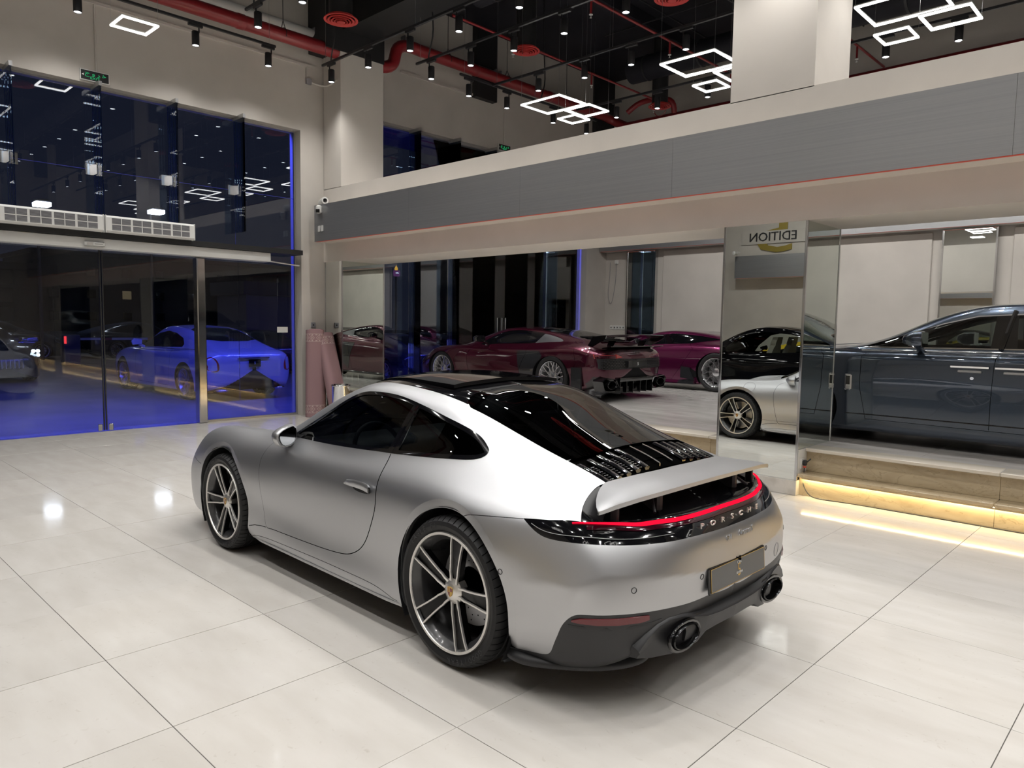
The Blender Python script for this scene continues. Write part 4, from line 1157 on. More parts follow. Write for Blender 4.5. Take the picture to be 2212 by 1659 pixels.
    # engine grille slats
    def slat(yc, w, col):
        mb = MB(); rings = []
        for x in np.linspace(-.402, -.582, 7):
            p = S.ev(S.top([(x, abs(yc))]))[0][0]; z = p[2]-.003
            rings.append([(x, yc+w, z-.006), (x, yc+w*.5, z), (x, yc-w*.5, z), (x, yc-w, z-.006), (x, yc-w*.6, z-.018), (x, yc+w*.6, z-.018)])
        mb.loft(rings); return mb.build('grille_slat', col, root, smooth=50)
    for i in range(5):
        for sg in (1, -1): slat(sg*(.455-.073*i), .021, M['black_gloss'])
    slat(0.055, .004, M['chrome']); slat(-.055, .004, M['chrome'])
    slat(0, .03, M['red_lens'])
    # cross louvres between slats
    mb = MB()
    for r in range(8):
        x = -.455-.016*r
        for i in range(4):
            for sg in (1, -1):
                yc = sg*(.4185-.073*i); z = S.ev(S.top([(x, abs(yc))]))[0][0][2]-.012
                mb.box(x-.005, yc-.017, z-.004, x+.005, yc+.017, z+.004, .003)
    mb.build('grille_louvre', M['black_gloss'], root, smooth=40)
    # ---- light bar
    rc = [(-.886,0,.787),(-.885,.173,.787),(-.867,.36,.787),(-.84,.455,.788),(-.81,.548,.789),(-.771,.612,.792),(-.705,.706,.798),(-.635,.777,.8005)]
    rs = smooth_curve(rc, 40); pp, nn = S.ev([S.near(p) for p in rs])
    full = [(p*np.array([1, -1, 1]), n*np.array([1, -1, 1])) for p, n in list(zip(pp, nn))[:0:-1]]+list(zip(pp, nn))
    mb = MB(); rings = []
    for p, n in full:
        hh = .0100*min(1, max(.10, (.79-abs(p[1]))/.26)); up = np.array([0, 0, 1.0]); up = up-n*n.dot(up); up /= np.linalg.norm(up); q = p+n*.001
        rings.append([q-up*hh, q+n*.007-up*hh*.7, q+n*.009, q+n*.007+up*hh*.7, q+up*hh])
    mb.loft(rings, closed=True, cap=True); mb.build('light_bar', M['red_glow'], root, smooth=60)
    # dark red lens below and a fine edge line
    mb = MB(); rings = []
    for p, n in full:
        if abs(p[1]) > .74: continue
        up = np.array([0, 0, 1.0]); up = up-n*n.dot(up); up /= np.linalg.norm(up)
        rings.append([p-up*.012+n*.003, p-up*.026+n*.004, p-up*.034+n*.002])
    mb.loft(rings, closed=False, cap=False); mb.build('tail_lens', pm('dark_red_lens', (.03, .001, .006), .08, coat=1), root, smooth=60, fix=False)
    ll = smooth_curve([(-.47,.846,.779),(-.53,.843,.762),(-.62,.815,.753),(-.72,.76,.752),(-.80,.67,.7475),(-.86,.55,.745),(-.90,.42,.744)], 30)
    lp, ln = S.ev([S.near(p) for p in ll])
    for sd in both:
        MB().tube([tuple((p+n*.002)*np.array([1, sd, 1])) for p, n in zip(lp, ln)], .0016, 5).build('lens_edge', M['alu_grey'], root, smooth=60)
    # lettering
    mb = MB()
    for i, ch in enumerate('PORSCHE'):
        y = .243-.0855*i; p, n = S.ev(S.back([(abs(y), .744)])); p, n = p[0], n[0]
        if y < 0: p = p*np.array([1, -1, 1]); n = n*np.array([1, -1, 1])
        me = text_mesh(ch, .036, .006, res=3)
        Mx = frame_matrix(tuple(p+n*.007), (0+n[1]*0, -1, 0), (0, 0, 1)) @ Matrix.Diagonal((1.55, 1, 1, 1))
        zz = Vector((n[0], n[1], 0)).normalized(); xx = Vector((0, 0, 1)).cross(zz)
        Mx = frame_matrix(tuple(p+n*.007), xx, (0, 0, 1)) @ Matrix.Diagonal((1.55, .95, 1, 1))
        mb.addv([tuple(Mx @ v.co) for v in me.vertices], [tuple(f.vertices) for f in me.polygons]); bpy.data.meshes.remove(me)
    mb.build('lettering', M['alu'], root, fix=False)
    for txt, y, sz, sx, shr, z in (('911', .068, .030, 1.25, 0, .672), ('Carrera S', -.085, .040, .9, .35, .674)):
        p, n = S.ev(S.back([(abs(y), z)])); p, n = p[0], n[0]
        if y < 0: p = p*np.array([1, -1, 1]); n = n*np.array([1, -1, 1])
        zz = Vector((n[0], n[1], n[2])).normalized(); xx = Vector((0, 0, 1)).cross(zz)
        text_obj('badge', txt, sz, M['chrome'], frame_matrix(tuple(p+n*.003), xx, zz.cross(xx)) @ Matrix.Diagonal((sx, 1, 1, 1)), root, depth=.004, shear=shr)
    # plate
    pl = empty('number_plate', (-.982, .004, .515), parent=root)
    pl.rotation_euler = (0, math.radians(4), 0)
    MB().box(-.006, -.262, -.058, .006, .262, .058, .004).build('plate_frame', M['black_gloss'], pl)
    MB().box(-.009, -.248, -.050, -.004, .248, .050).build('plate', pm('plate_grey', (.09, .09, .088), .25), pl)
    mb = MB()
    for a in ((-.25, -.052, .25, -.050), (-.25, .050, .25, .052), (-.25, -.052, -.248, .052), (.248, -.052, .25, .052)): mb.box(-.0095, a[0], a[1], -.008, a[2], a[3])
    mb.build('plate_line', M['gold'], pl)
    for t, z, s_, mt, sx in (('CAR', .035, .019, 'white', 1.1), ('5', -.002, .085, 'gold', .8), ('EDITION', -.012, .0145, 'white', 1.0)):
        text_obj('plate_lettering', t, s_, M[mt], frame_matrix((-.0098 if t == '5' else -.0108, 0, z), (0, -1, 0), (0, 0, 1)) @ Matrix.Diagonal((sx, 1, 1, 1)), pl, depth=.001)
    # sensors, tow cap, reflectors
    def ring_on(uvp, r, name, mt, w=.0016, flip=False, sd=1):
        p, n = S.ev([uvp]); p, n = p[0], n[0]; m = np.array([1, sd, 1]); p = p*m; n = n*m
        a = np.cross(n, [0, 0, 1]); a /= np.linalg.norm(a); b = np.cross(n, a)
        MB().tube([tuple(p+n*.0006+a*r*math.cos(t)+b*r*math.sin(t)) for t in np.linspace(0, 2*PI, 26, endpoint=False)], w, 5, closed=True).build(name, mt, root)
    for sd in both:
        ring_on(S.back([(.682, .559)])[0], .0115, 'parking_sensor', M['black_satin'], sd=sd)
        ring_on(S.back([(.30, .546)])[0], .0115, 'parking_sensor', M['black_satin'], sd=sd)
        ring_on(S.side([(-.35, .555)])[0], .0115, 'parking_sensor', M['black_satin'], sd=sd)
    ring_on(S.back([(.464, .50)])[0], .034, 'tow_cap', M['grey_plastic'], .001, sd=-1)
    ring_on(S.side([(2.30, .765)])[0], .085, 'fuel_flap', M['grey_plastic'], .0013, sd=-1)
    # recess around the reflector, reflector
    for sd in both:
        m = np.array([1, sd, 1])
        def strip(pts, name, mt, off, hs):
            pp, nn = S.ev([S.near(q) for q in pts]); rings = []
            for p, n, (ha, hb) in zip(pp, nn, hs):
                up = np.array([0, 0, 1.0])
                rings.append([(p+n*off+up*ha)*m, (p+n*(off+.004)+up*ha*.9)*m, (p+n*(off+.004)-up*hb*.9)*m, (p+n*off-up*hb)*m])
            MB().loft(rings).build(name, mt, root, smooth=40)
        ctr = [(-.705,.85,.43),(-.74,.842,.432),(-.80,.80,.434),(-.85,.74,.434),(-.895,.65,.433),(-.91,.61,.432)]
        strip(ctr, 'reflector', pm('reflector_red', (.12, .008, .012), .25, coat=.6), .004, [(.003, .003), (.013, .009), (.0165, .012), (.017, .0125), (.016, .012), (.014, .006)])
        sh = [(-.69,.86,.405),(-.75,.84,.405),(-.82,.775,.405),(-.88,.68,.405),(-.915,.59,.408),(-.93,.54,.414)]
        strip(sh, 'reflector_shelf', M['black_satin'], -.002, [(.004, .008)]*6)
    # exhaust surround (raised centre section of the apron)
    out_top = [(0,.362),(.15,.363),(.26,.368),(.34,.385),(.42,.404),(.50,.407),(.56,.392),(.62,.352),(.665,.305)]
    out_bot = [(0,.285),(.15,.285),(.225,.280),(.255,.266),(.285,.248),(.36,.238),(.46,.238),(.57,.248),(.645,.262)]
    def xr(y): return -.992+.10*(abs(y)/.7)**2.2
    for sd in both:
        mb = MB(); rings = []
        for (ya, za), (yb, zb) in zip(out_top, out_bot):
            rings.append([(xr(ya)+.06, sd*ya, za+.024), (xr(ya)+.004, sd*ya, za+.004), (xr(ya)-.002, sd*ya, za-.004), (xr(yb)+.010, sd*yb, za-.018), (xr(yb)+.022, sd*yb, zb+.010), (xr(yb)+.026, sd*yb, zb), (xr(yb)+.12, sd*yb, zb-.012), (xr(ya)+.16, sd*ya, za-.02)])
        mb.loft(rings); mb.build('exhaust_surround', M['black_satin'], root, smooth=38)
        # tips: oval tube
        for nm, ra, rb, x0, x1, mt in (('exhaust_tip', .104, .050, -.972, -.84, 'chrome_dark'), ):
            mb = MB(); prof = [(1.0, x0+.02), (1.0, x0), (.95, x0-.004), (.90, x0), (.88, x0+.02), (.86, x1)]
            nseg = 40; vs = []; fs = []
            for i in range(nseg):
                a = 2*PI*i/nseg
                for s_, x in prof: vs.append((x, sd*.405+ra*s_*math.cos(a), .312+(rb+(s_-1)*ra*.6 if s_ < 1 else rb)*math.sin(a)))
            for i in range(nseg):
                j = (i+1) % nseg
                for k in range(5): fs.append((i*6+k, j*6+k, j*6+k+1, i*6+k+1))
            mb.addv(vs, fs); tip = mb.build(nm, M['tip'], root, smooth=40)
            mb = MB(); mb.addv([(x1, sd*.405+ra*.87*math.cos(a), .312+rb*.87*math.sin(a)) for a in np.linspace(0, 2*PI, 24, endpoint=False)], [tuple(range(24))]); mb.build('tip_void', M['void'], tip, fix=False)
            mb = MB(); mb.tube([(-.957, sd*.405+(ra+.010)*math.cos(a), .312+(rb+.010)*math.sin(a)) for a in np.linspace(0, 2*PI, 40, endpoint=False)], .009, 6, closed=True); mb.build('tip_collar', M['black_gloss'], root, smooth=60)
    # centre panel between the surrounds
    mb = MB(); mb.loft([[(-.955, y, .36), (-.962, y, .33), (-.955, y, .285), (-.80, y, .255), (-.80, y, .36)] for y in np.linspace(-.40, .40, 9)]); mb.build('diffuser_panel', M['black_satin'], root, smooth=30)
    # lower lip
    lipc = smooth_curve([(-.36,.868,.175),(-.45,.868,.172),(-.575,.80,.172),(-.70,.70,.174),(-.79,.575,.178),(-.815,.48,.185),(-.80,.42,.19)], 30)
    for sd in both:
        mb = MB(); rings = []
        for p in lipc:
            q = np.array(p); c = np.array([-.30, .35, 0]); d = np.array([q[0]-c[0], q[1]-c[1], 0]); d /= np.linalg.norm(d); m = np.array([1, sd, 1])
            rings.append([(q+np.array([0, 0, .012]))*m, (q+d*.004)*m, (q-np.array([0, 0, .012]))*m, (q-d*.14-np.array([0, 0, .01]))*m, (q-d*.14+np.array([0, 0, .06]))*m, (q-d*.02+np.array([0, 0, .028]))*m])
        mb.loft(rings); mb.build('apron_lip', M['black_satin'], root, smooth=40)
    # sill blades
    for sd in both:
        mb = MB(); rings = []
        for x in np.linspace(2.02, .42, 24):
            e = min(1, (2.06-x)/.12, (x-.36)/.16); yo = .855+.016*e
            rings.append([(x, sd*yo, .178), (x, sd*(yo+.002), .170), (x, sd*yo, .162), (x, sd*.74, .158), (x, sd*.74, .18)])
        mb.loft(rings); mb.build('sill_blade', PT, root, smooth=40)
    # rear wing
    def fx(y): y = abs(y); return np.interp(y, [0,.15,.3,.40,.47,.50,.56,.62,.68,.73,.755], [-.63,-.628,-.618,-.604,-.590,-.588,-.608,-.640,-.680,-.722,-.752])
    def rx(y): y = abs(y); return np.interp(y, [0,.3,.55,.68,.73,.755], [-.826,-.822,-.806,-.782,-.766,-.754])
    def fz(y): y = abs(y); return np.interp(y, [0,.3,.44,.50,.56,.62,.70,.755], [.942,.938,.930,.924,.912,.900,.883,.868])
    def rz(y): y = abs(y); return np.interp(y, [0,.3,.55,.68,.755], [.909,.906,.898,.884,.868])
    ys = np.linspace(-.7525, .7525, 61); rings = []
    for y in ys:
        a, b, za, zb = fx(y), rx(y), fz(y), rz(y); t = min(1, (.760-abs(y))/.08); th = .015
        row = [(a+(b-a)*s_, y, za+(zb-za)*s_+.006*math.sin(PI*s_)*t+(0.004*t if s_ == 1 else 0)) for s_ in (0, .12, .3, .5, .7, .86, 1)]
        rings.append(row+[(b+.001, y, zb-th), (b+.012, y, zb-th-.001), (a+(b-a)*.6, y, (za+zb)/2-th-.010*t), (a+(b-a)*.1, y, za-th*.7)])
    MB().loft(rings).build('rear_wing', PT, root, smooth=28)
    # wing struts, mechanism
    for sd in both:
        mb = MB(); mb.box(-.78, sd*.34-.02, .80, -.68, sd*.34+.02, .895, .01); mb.box(-.74, sd*.60-.008, .79, -.70, sd*.60+.008, .885, .004); mb.tube([(-.80, sd*.42, .815), (-.74, sd*.36, .875)], .007, 8); mb.build('wing_strut', M['black_satin'], root, smooth=40)
        # flank of the recess beside the wing
        q = smooth_curve([(-.657,.745,.807),(-.631,.710,.834),(-.610,.671,.858),(-.595,.630,.877),(-.583,.584,.894),(-.578,.53,.910)], 16)
        mb = MB(); rings = []
        for p in q: rings.append([(p[0], sd*p[1], p[2]), (p[0]-.02, sd*(p[1]-.012), p[2]-.006), (p[0]-.07, sd*(p[1]-.05), p[2]-.05)])
        mb.loft(rings, closed=False, cap=False); mb.build('recess_flank', M['black_satin'], root, smooth=60, fix=False)
    # mirrors
    for sd in both:
        mb = MB(); rings = []
        oy = np.array([.742,.748,.775,.82,.865,.90,.912,.905,.885,.855,.80,.76]); oz = np.array([.90,.945,.966,.958,.945,.925,.90,.868,.84,.826,.829,.850])
        cy_, cz_ = .815, .893
        for dx, s_ in ((0, .86), (.004, .97), (.018, 1.0), (.05, .98), (.085, .84), (.11, .58), (.122, .25)):
            rings.append([(1.655+dx+(y-.82)*-.25, sd*(cy_+(y-cy_)*s_+.006*dx/.1), cz_+(z-cz_)*s_) for y, z in zip(oy, oz)])
        mr = mb.loft(rings).build('wing_mirror', PT, root, smooth=50)
        mb = MB(); mb.addv([(1.6530+(y-.82)*-.25, sd*(cy_+(y-cy_)*.86), cz_+(z-cz_)*.86) for y, z in zip(oy, oz)], [tuple(range(12))]); mb.build('mirror_frame', M['black_gloss'], mr, fix=False)
        mb = MB(); mb.addv([(1.6515+(y-.82)*-.25, sd*(cy_+(y-cy_)*.78), cz_+(z-cz_)*.78) for y, z in zip(oy, oz)], [tuple(range(12))]); mb.build('mirror_glass', M['mirror_car'], mr, fix=False)
        mb = MB(); mb.tube([(1.70, sd*.765, .812), (1.70, sd*.80, .845)], [.022, .016], 10); mb.build('mirror_foot', M['black_satin'], mr, smooth=60)
    # cabin
    mb = MB(); mb.box(-.3, -.66, .28, 1.95, .66, .34); mb.box(-.42, -.62, .34, .05, .62, .84); mb.build('cabin_floor', M['void'], root)
    for sd in both:
        st = MB(); st.box(.62, sd*.36-.23, .34, 1.12, sd*.36+.23, .50, .05)
        rings = []
        for t in np.linspace(0, 1, 8):
            x = .66-.20*t; z = .46+.62*t; w = .23-.10*max(0, t-.6)/.4; rings.append([(x+.05, sd*.36-w, z), (x+.05, sd*.36+w, z), (x-.06, sd*.36+w*.9, z), (x-.06, sd*.36-w*.9, z)])
        st.loft(rings); st.build('seat', M['leather_dark'], root, smooth=60)
    mb = MB(); mb.box(1.42, -.70, .62, 1.90, .70, .84, .06); mb.build('dashboard', M['leather_dark'], root, smooth=50)
    mb = MB(); cc = Vector((1.34, .36, .80))
    mb.tube([tuple(cc+Vector((.06*math.sin(a), .175*math.cos(a), .165*math.sin(a)))) for a in np.linspace(0, 2*PI, 30, endpoint=False)], .015, 8, closed=True); mb.tube([tuple(cc+Vector((0, -.17, 0))), tuple(cc+Vector((.02, .17, 0)))], .02, 6); mb.build('steering_wheel', M['leather_dark'], root, smooth=60)
    # wheels
    wheel_911(.358, .287, .305, 32, root, (.013, .755, .358), letters=True)
    wheel_911(.340, .270, .255, -3, root, (2.468, .772, .340), letters=True)
    for R, rr, w, x, y, rt in ((.358, .287, .305, .013, .755, 10), (.340, .270, .255, 2.468, .772, 40)):
        wl = wheel_911(R, rr, w, rt, root, (x, -y, R)); wl.rotation_euler = (0, 0, PI)
    # tail pipe side bits: chrome line round the windows is black on this car
    return root
M['tip'] = pm('dark_chrome', (.05, .05, .052), .12, .9)
M['mirror_car'] = pm('mirror_glass', (.6, .62, .64), .02, 1)
M['rimb'] = pm('rim_barrel_black', (.045, .045, .047), .25, coat=.4)
build_coupe()

# ------------------------------------------------------------------ outside in the night
M['lamp_on'] = emis('lit_headlamp', (.85, .95, 1.0), 6.0)
M['sign_gold'] = pm('sign_gold', (.33, .25, .05), .45, .3)
M['glass_clear'] = glassy('clear_car_glass', (.75, .80, .78), 1.5)
tag(MB().box(-120, -70, -.35, XG-.16, 90, -.02).build('forecourt_ground', M['asphalt'], None), kind='structure')
tag(MB().box(-9.47, -8.2, -.35, 9, 12.6, -.12).build('foundation', M['plinth'], None), kind='structure')
def building(name, x0, y0, x1, y1, h, label, mat, wins=(), rows=3):
    b = empty(name, ((x0+x1)/2, (y0+y1)/2, -.02), label=label, cat='building'); cx, cy = (x0+x1)/2, (y0+y1)/2
    MB().box(x0-cx, y0-cy, 0, x1-cx, y1-cy, h).build('walls', mat, b)
    MB().box(x0-cx-.2, y0-cy-.2, h, x1-cx+.2, y1-cy+.2, h+.5).build('roof', M['facade_dark'], b)
    n = max(3, int((y1-y0)/4))
    for r in range(rows):
        for k in range(n):
            y = y0-cy+(k+.5)*(y1-y0)/n; z = 1+r*(h-1)/rows
            lit = (r*7+k*5) % 13 == 4
            f = MB().box(x1-cx, y-.5, z+.3, x1-cx+.08, y+.5, z+1.3).build('window', M['win_lit'] if lit else M['black_gloss'], b)
    return b
M['win_lit'] = emis('lit_window', (1, .75, .4), .10)
building('street_building', -75, -30, -60, 12, 5, 'low dark building across the street, left of the white fastback', M['facade_dark'])
building('street_building', -110, 20, -96, 60, 9, 'dark building behind the blue filling station sign', M['facade_dark'])
building('street_building', -50, 38.2, -42.3, 56, 7.2, 'dark shop row under strings of white lights', M['facade_dark'])
building('guard_cabin', -27.0, 10.4, -24.5, 14.6, 2.6, 'pale site cabin behind the white fastback, right of it', M['facade_pale'], rows=0)
def sign_box(name, x, y, z, w, h, mat, label, parts=()):
    s = empty(name, (x, y, z), label=label, cat='sign')
    if mat: MB().box(-.15, -w/2, -h/2, 0, w/2, h/2).build('sign_panel', mat, s)
    for t, dy, dz, sz, m in parts: text_obj('lettering', t, sz, m, frame_matrix((.06, dy, dz), (0, 1, 0), (0, 0, 1)), s, .02)
    return s
blue_on = emis('blue_sign', (.02, .12, .75), .8); white_on = emis('white_sign', (.75, .95, 1.0), 1.6); red_on = emis('red_sign', (1, .05, .06), 1.5); purple_on = emis('purple_sign', (.28, .08, .30), .35); amber_on = emis('amber_sign', (1, .55, .08), .8)
s = sign_box('pylon_sign', -80, 65.27, 6.9, 1.0, 5.0, blue_on, 'tall blue filling station pylon with a white round emblem', (('\u0643\ufeee\ufee8\u062f\u0623', 0, .35, .42, white_on), ('ADNOC', 0, -.15, .30, white_on), ('24', -.2, -2.1, .26, white_on), ('7', .25, -2.1, .26, white_on)))
MB().tube([(.05, .36*math.cos(a), 1.5+.36*math.sin(a)) for a in np.linspace(.3, 5.2, 20)], .05, 6).tube([(.05, .05, 1.2), (.05, .12, 1.55), (.05, -.08, 1.7), (.05, .2, 1.75)], .06, 6).build('emblem', white_on, s)
MB().box(-.2, -.1, -6.92, 0, .1, -2.5).build('post', M['facade_dark'], s)
s = sign_box('shop_sign', -82, 69.35, 5.78, 2.6, 2.2, None, 'white lit dealership lettering in two scripts outside, right of the blue pylon', (('HIGHL', 0, 0, .75, white_on), ('\ufee6\ufef4\ufefc\ufedb \ufef1\ufeeb', 0, .72, .62, white_on), ('\ufe95\ufe8d\ufead\ufe8e\ufef4\ufeb4\ufee0\ufedf', 0, -.72, .5, white_on)))
MB().box(-.3, -1.3, -1.2, -.2, 1.3, 1.2).box(-.3, -.06, -5.8, -.2, .06, -1.2).build('backboard', M['facade_dark'], s)
s = empty('shield_sign', (-82, 72.5, 6.04), label='red lit shield emblem beside the white dealership lettering', cat='sign')
MB().prism([(-.62,.75),(-.36,.75),(-.36,.12),(-.12,.12),(-.12,.75),(-.04,.75),(-.04,-.85),(-.12,-.80),(-.12,-.10),(-.36,-.10),(-.36,-.62),(-.62,-.42)], 0, .1, 'x').prism([(.06,.75),(.62,.75),(.62,-.42),(.06,-.85),(.06,-.55),(.30,-.38),(.30,-.12),(.06,-.12),(.06,.12),(.36,.12),(.36,.52),(.06,.52)], 0, .1, 'x').build('emblem', red_on, s)
MB().box(-.2, -.1, -6.06, -.0, .1, -.5).build('post', M['facade_dark'], s)
for x, y, z, lb in ((-70, 51.9, 7.55, 'small lit purple coffee pot sign, the upper one'), (-70, 54.3, 4.1, 'small lit purple coffee pot sign, the lower one')):
    s = empty('cafe_sign', (x, y, z), label=lb, cat='sign')
    MB().prism([(-.42,.3),(.42,.3),(.48,-.1),(.36,-.42),(-.36,-.42),(-.48,-.1)], 0, .15, 'x').build('pot', purple_on, s)
    MB().lathe([(.001, .95), (.10, .75), (.22, .5), (.18, .34), (.001, .32)], 'z', n=14).build('flame', amber_on, s)
    text_obj('lettering', 'coffee', .2, white_on, frame_matrix((.2, 0, 0), (0, 1, 0), (0, 0, 1)), s, .02)
    MB().box(-.1, -.05, -z-.02, 0, .05, -.4).build('post', M['facade_dark'], s)
for y0, y1, z0, lb in ((39.0, 41.75, 6.42, 'string of white lights on the dark shop row, left one'), (41.9, 45.9, 6.2, 'string of white lights on the dark shop row, middle one'), (46.75, 52.5, 6.42, 'string of white lights on the dark shop row, right one')):
    m = MB(); n = int((y1-y0)/.16)
    for k in range(n): m.lathe([(.001, -.035), (.035, 0), (.001, .035)], 'z', c=(-42.25, y0+.16*k, z0+.03*math.sin(k)), n=6)
    tag(m.build('light_string', M['bulb'], None), lb, 'string lights')
for y, z, t, w_, lb in ((44.7, 5.85, 'Chill', 1.0, 'dark signboard with white script lettering under the middle light string'), (48.6, 6.0, 'Cake sh', 1.7, 'dark signboard with white script lettering under the right light string')):
    s = sign_box('shop_sign', -42.14, y, z, w_, .5, M['facade_dark'], lb, ((t, 0, 0, .42, M['sign_white']), ))
sign_box('shop_sign', -42.14, 51.65, 5.95, .1, .1, M['facade_dark'], 'small red lit lettering at the right end of the shop row', (('FRESH', 0, 0, .34, red_on), ))
for i, (x, y, z, lb) in enumerate(((-60, 46.5, 5.9, 'street lamp left of the blue pylon'), (-60, 50.3, 6.1, 'street lamp right of the blue pylon'), (-60, 53.8, 6.1, 'street lamp left of the red shield emblem'), (-30, 4.96, 5.75, 'street lamp glowing above the left air curtain'), (-30, 9.0, 5.95, 'street lamp glowing above the right air curtain'))):
    s = empty('street_lamp', (x, y, -.02), label=lb, cat='street lamp')
    MB().tube([(0, 0, 0), (0, 0, z), (.5, 0, z+.15)], .06, 8).build('pole', M['facade_dark'], s, smooth=50)
    MB().box(.3, -.22, z+.08, .9, .22, z+.18, .03).build('lamp_head', M['facade_dark'], s); MB().box(.35, -.24, z-.06, .92, .24, z+.085).build('lamp_lens', M['lamp_street'], s)
# drive-in barrier and its boxes
b = empty('barrier', (-26, 4.83, -.02), label='white boom barrier with red marks behind the white fastback', cat='barrier')
MB().box(-.25, -.25, 0, .25, .25, 1.05, .03).build('barrier_post', M['facade_pale'], b)
MB().box(-.03, .25, .86, .03, 5.2, .94).build('boom', M['white'], b)
for k in range(3): MB().box(-.034, 1.0+1.5*k, .857, .034, 1.3+1.5*k, .943).build('boom_mark', M['red_paint'], b)
MB().box(.25, -.25, .75, .27, -.18, 1.0).build('signal', red_on, b)
# clipped tree in front of the shop row
t = empty('street_tree', (-60, 56.3, -.02), label='dark round tree right of the red shield emblem', cat='tree')
MB().tube([(0, 0, 0), (0, .1, 2.2), (.1, -.1, 3.0)], [.22, .18, .12], 10).build('trunk', M['facade_dark'], t, smooth=60)
m = MB()
for k in range(1500):
    a = rnd.uniform(0, 2*PI); h = rnd.uniform(-1, 1); r = 2.6*math.sqrt(max(0, 1-h*h*.92))*rnd.uniform(.75, 1); c = Vector((r*math.cos(a), r*math.sin(a), 4.3+1.7*h)); u = Vector((rnd.gauss(0, 1), rnd.gauss(0, 1), rnd.gauss(0, 1))).normalized()*.16; w = u.orthogonal().normalized()*.10
    m.addv([tuple(c-u), tuple(c+w), tuple(c+u), tuple(c-w)], [(0, 1, 2, 3)])
tag(m.build('leaves', M['leaf'], t, fix=False), kind='stuff')
# planter with a shrub close to the glass
p = empty('potted_shrub', (-11.0, 12.2, -.02), label='leggy shrub outside the raised hall glass lit blue', cat='plant')
MB().lathe([(.001, 0), (.28, 0), (.36, .5), (.33, .5), (.3, .42), (.001, .42)], 'z', n=20).build('pot', M['facade_dark'], p, smooth=40)
m = MB()
for k in range(9):
    a = rnd.uniform(0, 2*PI); e = Vector((.5*math.cos(a), .5*math.sin(a), rnd.uniform(1.5, 2.1))); m.tube(smooth_curve([(0, 0, .4), tuple(e*.5+Vector((0, 0, .25))), tuple(e)], 8), .012, 5)
m.build('stem', M['leaf'], p, smooth=60); m = MB()
for k in range(420):
    c = Vector((rnd.gauss(0, .34), rnd.gauss(0, .34), rnd.uniform(1.25, 2.3))); u = Vector((rnd.gauss(0, 1), rnd.gauss(0, 1), rnd.gauss(0, .6))).normalized()*.09; w = u.orthogonal().normalized()*.028; m.addv([tuple(c-u), tuple(c+w), tuple(c+u), tuple(c-w)], [(0, 1, 2, 3)])
tag(m.build('leaves', M['leaf'], p, fix=False), kind='stuff')

# ------------------------------------------------------------------ the other cars
def stations(tab, tail, nose, ncap=3):
    """tab rows: x, zb, ws, wm, zm, ws2, zs, wb, zbelt, wt, zt, zc.  tail/nose = (x, z centre) of the end point"""
    out = []
    def sec(r):
        x, zb, ws, wm, zm, w2, zs, wb, zbl, wt, zt, zc = r
        w3 = (wm*.55+w2*.45); z3 = zm+(zs-zm)*.55
        wm_ = (wb+wt)/2+.012; zmid = (zbl+zt)/2
        return (x, [(0, zb-.02), (ws*.83, zb-.02), (ws, zb), (ws+(wm-ws)*.35+.004, zb+.06), (ws+(wm-ws)*.75, zb+(zm-zb)*.5), (wm, zm), (w3+.006, z3), (w2, zs), (wb, zbl), (wm_, zmid), (wt, zt), (wt*.87, zt+(zc-zt)*.50), (wt*.48, zt+(zc-zt)*.88), (0, zc)])
    def cap(r, x1, z1, flip):
        base = sec(r); L = []
        for k in range(1, ncap+1):
            t = k/ncap; s = math.sqrt(max(0, 1-(t*.985)**2)); x = r[0]+(x1-r[0])*math.sin(t*PI/2)**1.0
            s = math.cos(t*PI/2*.97)
            L.append((x, [(y*s, z1+(z-z1)*(s**.85)) for y, z in base[1]]))
        return L
    t = cap(tab[0], *tail, False)[::-1]; n = cap(tab[-1], *nose, True)
    return t+[sec(r) for r in tab]+n
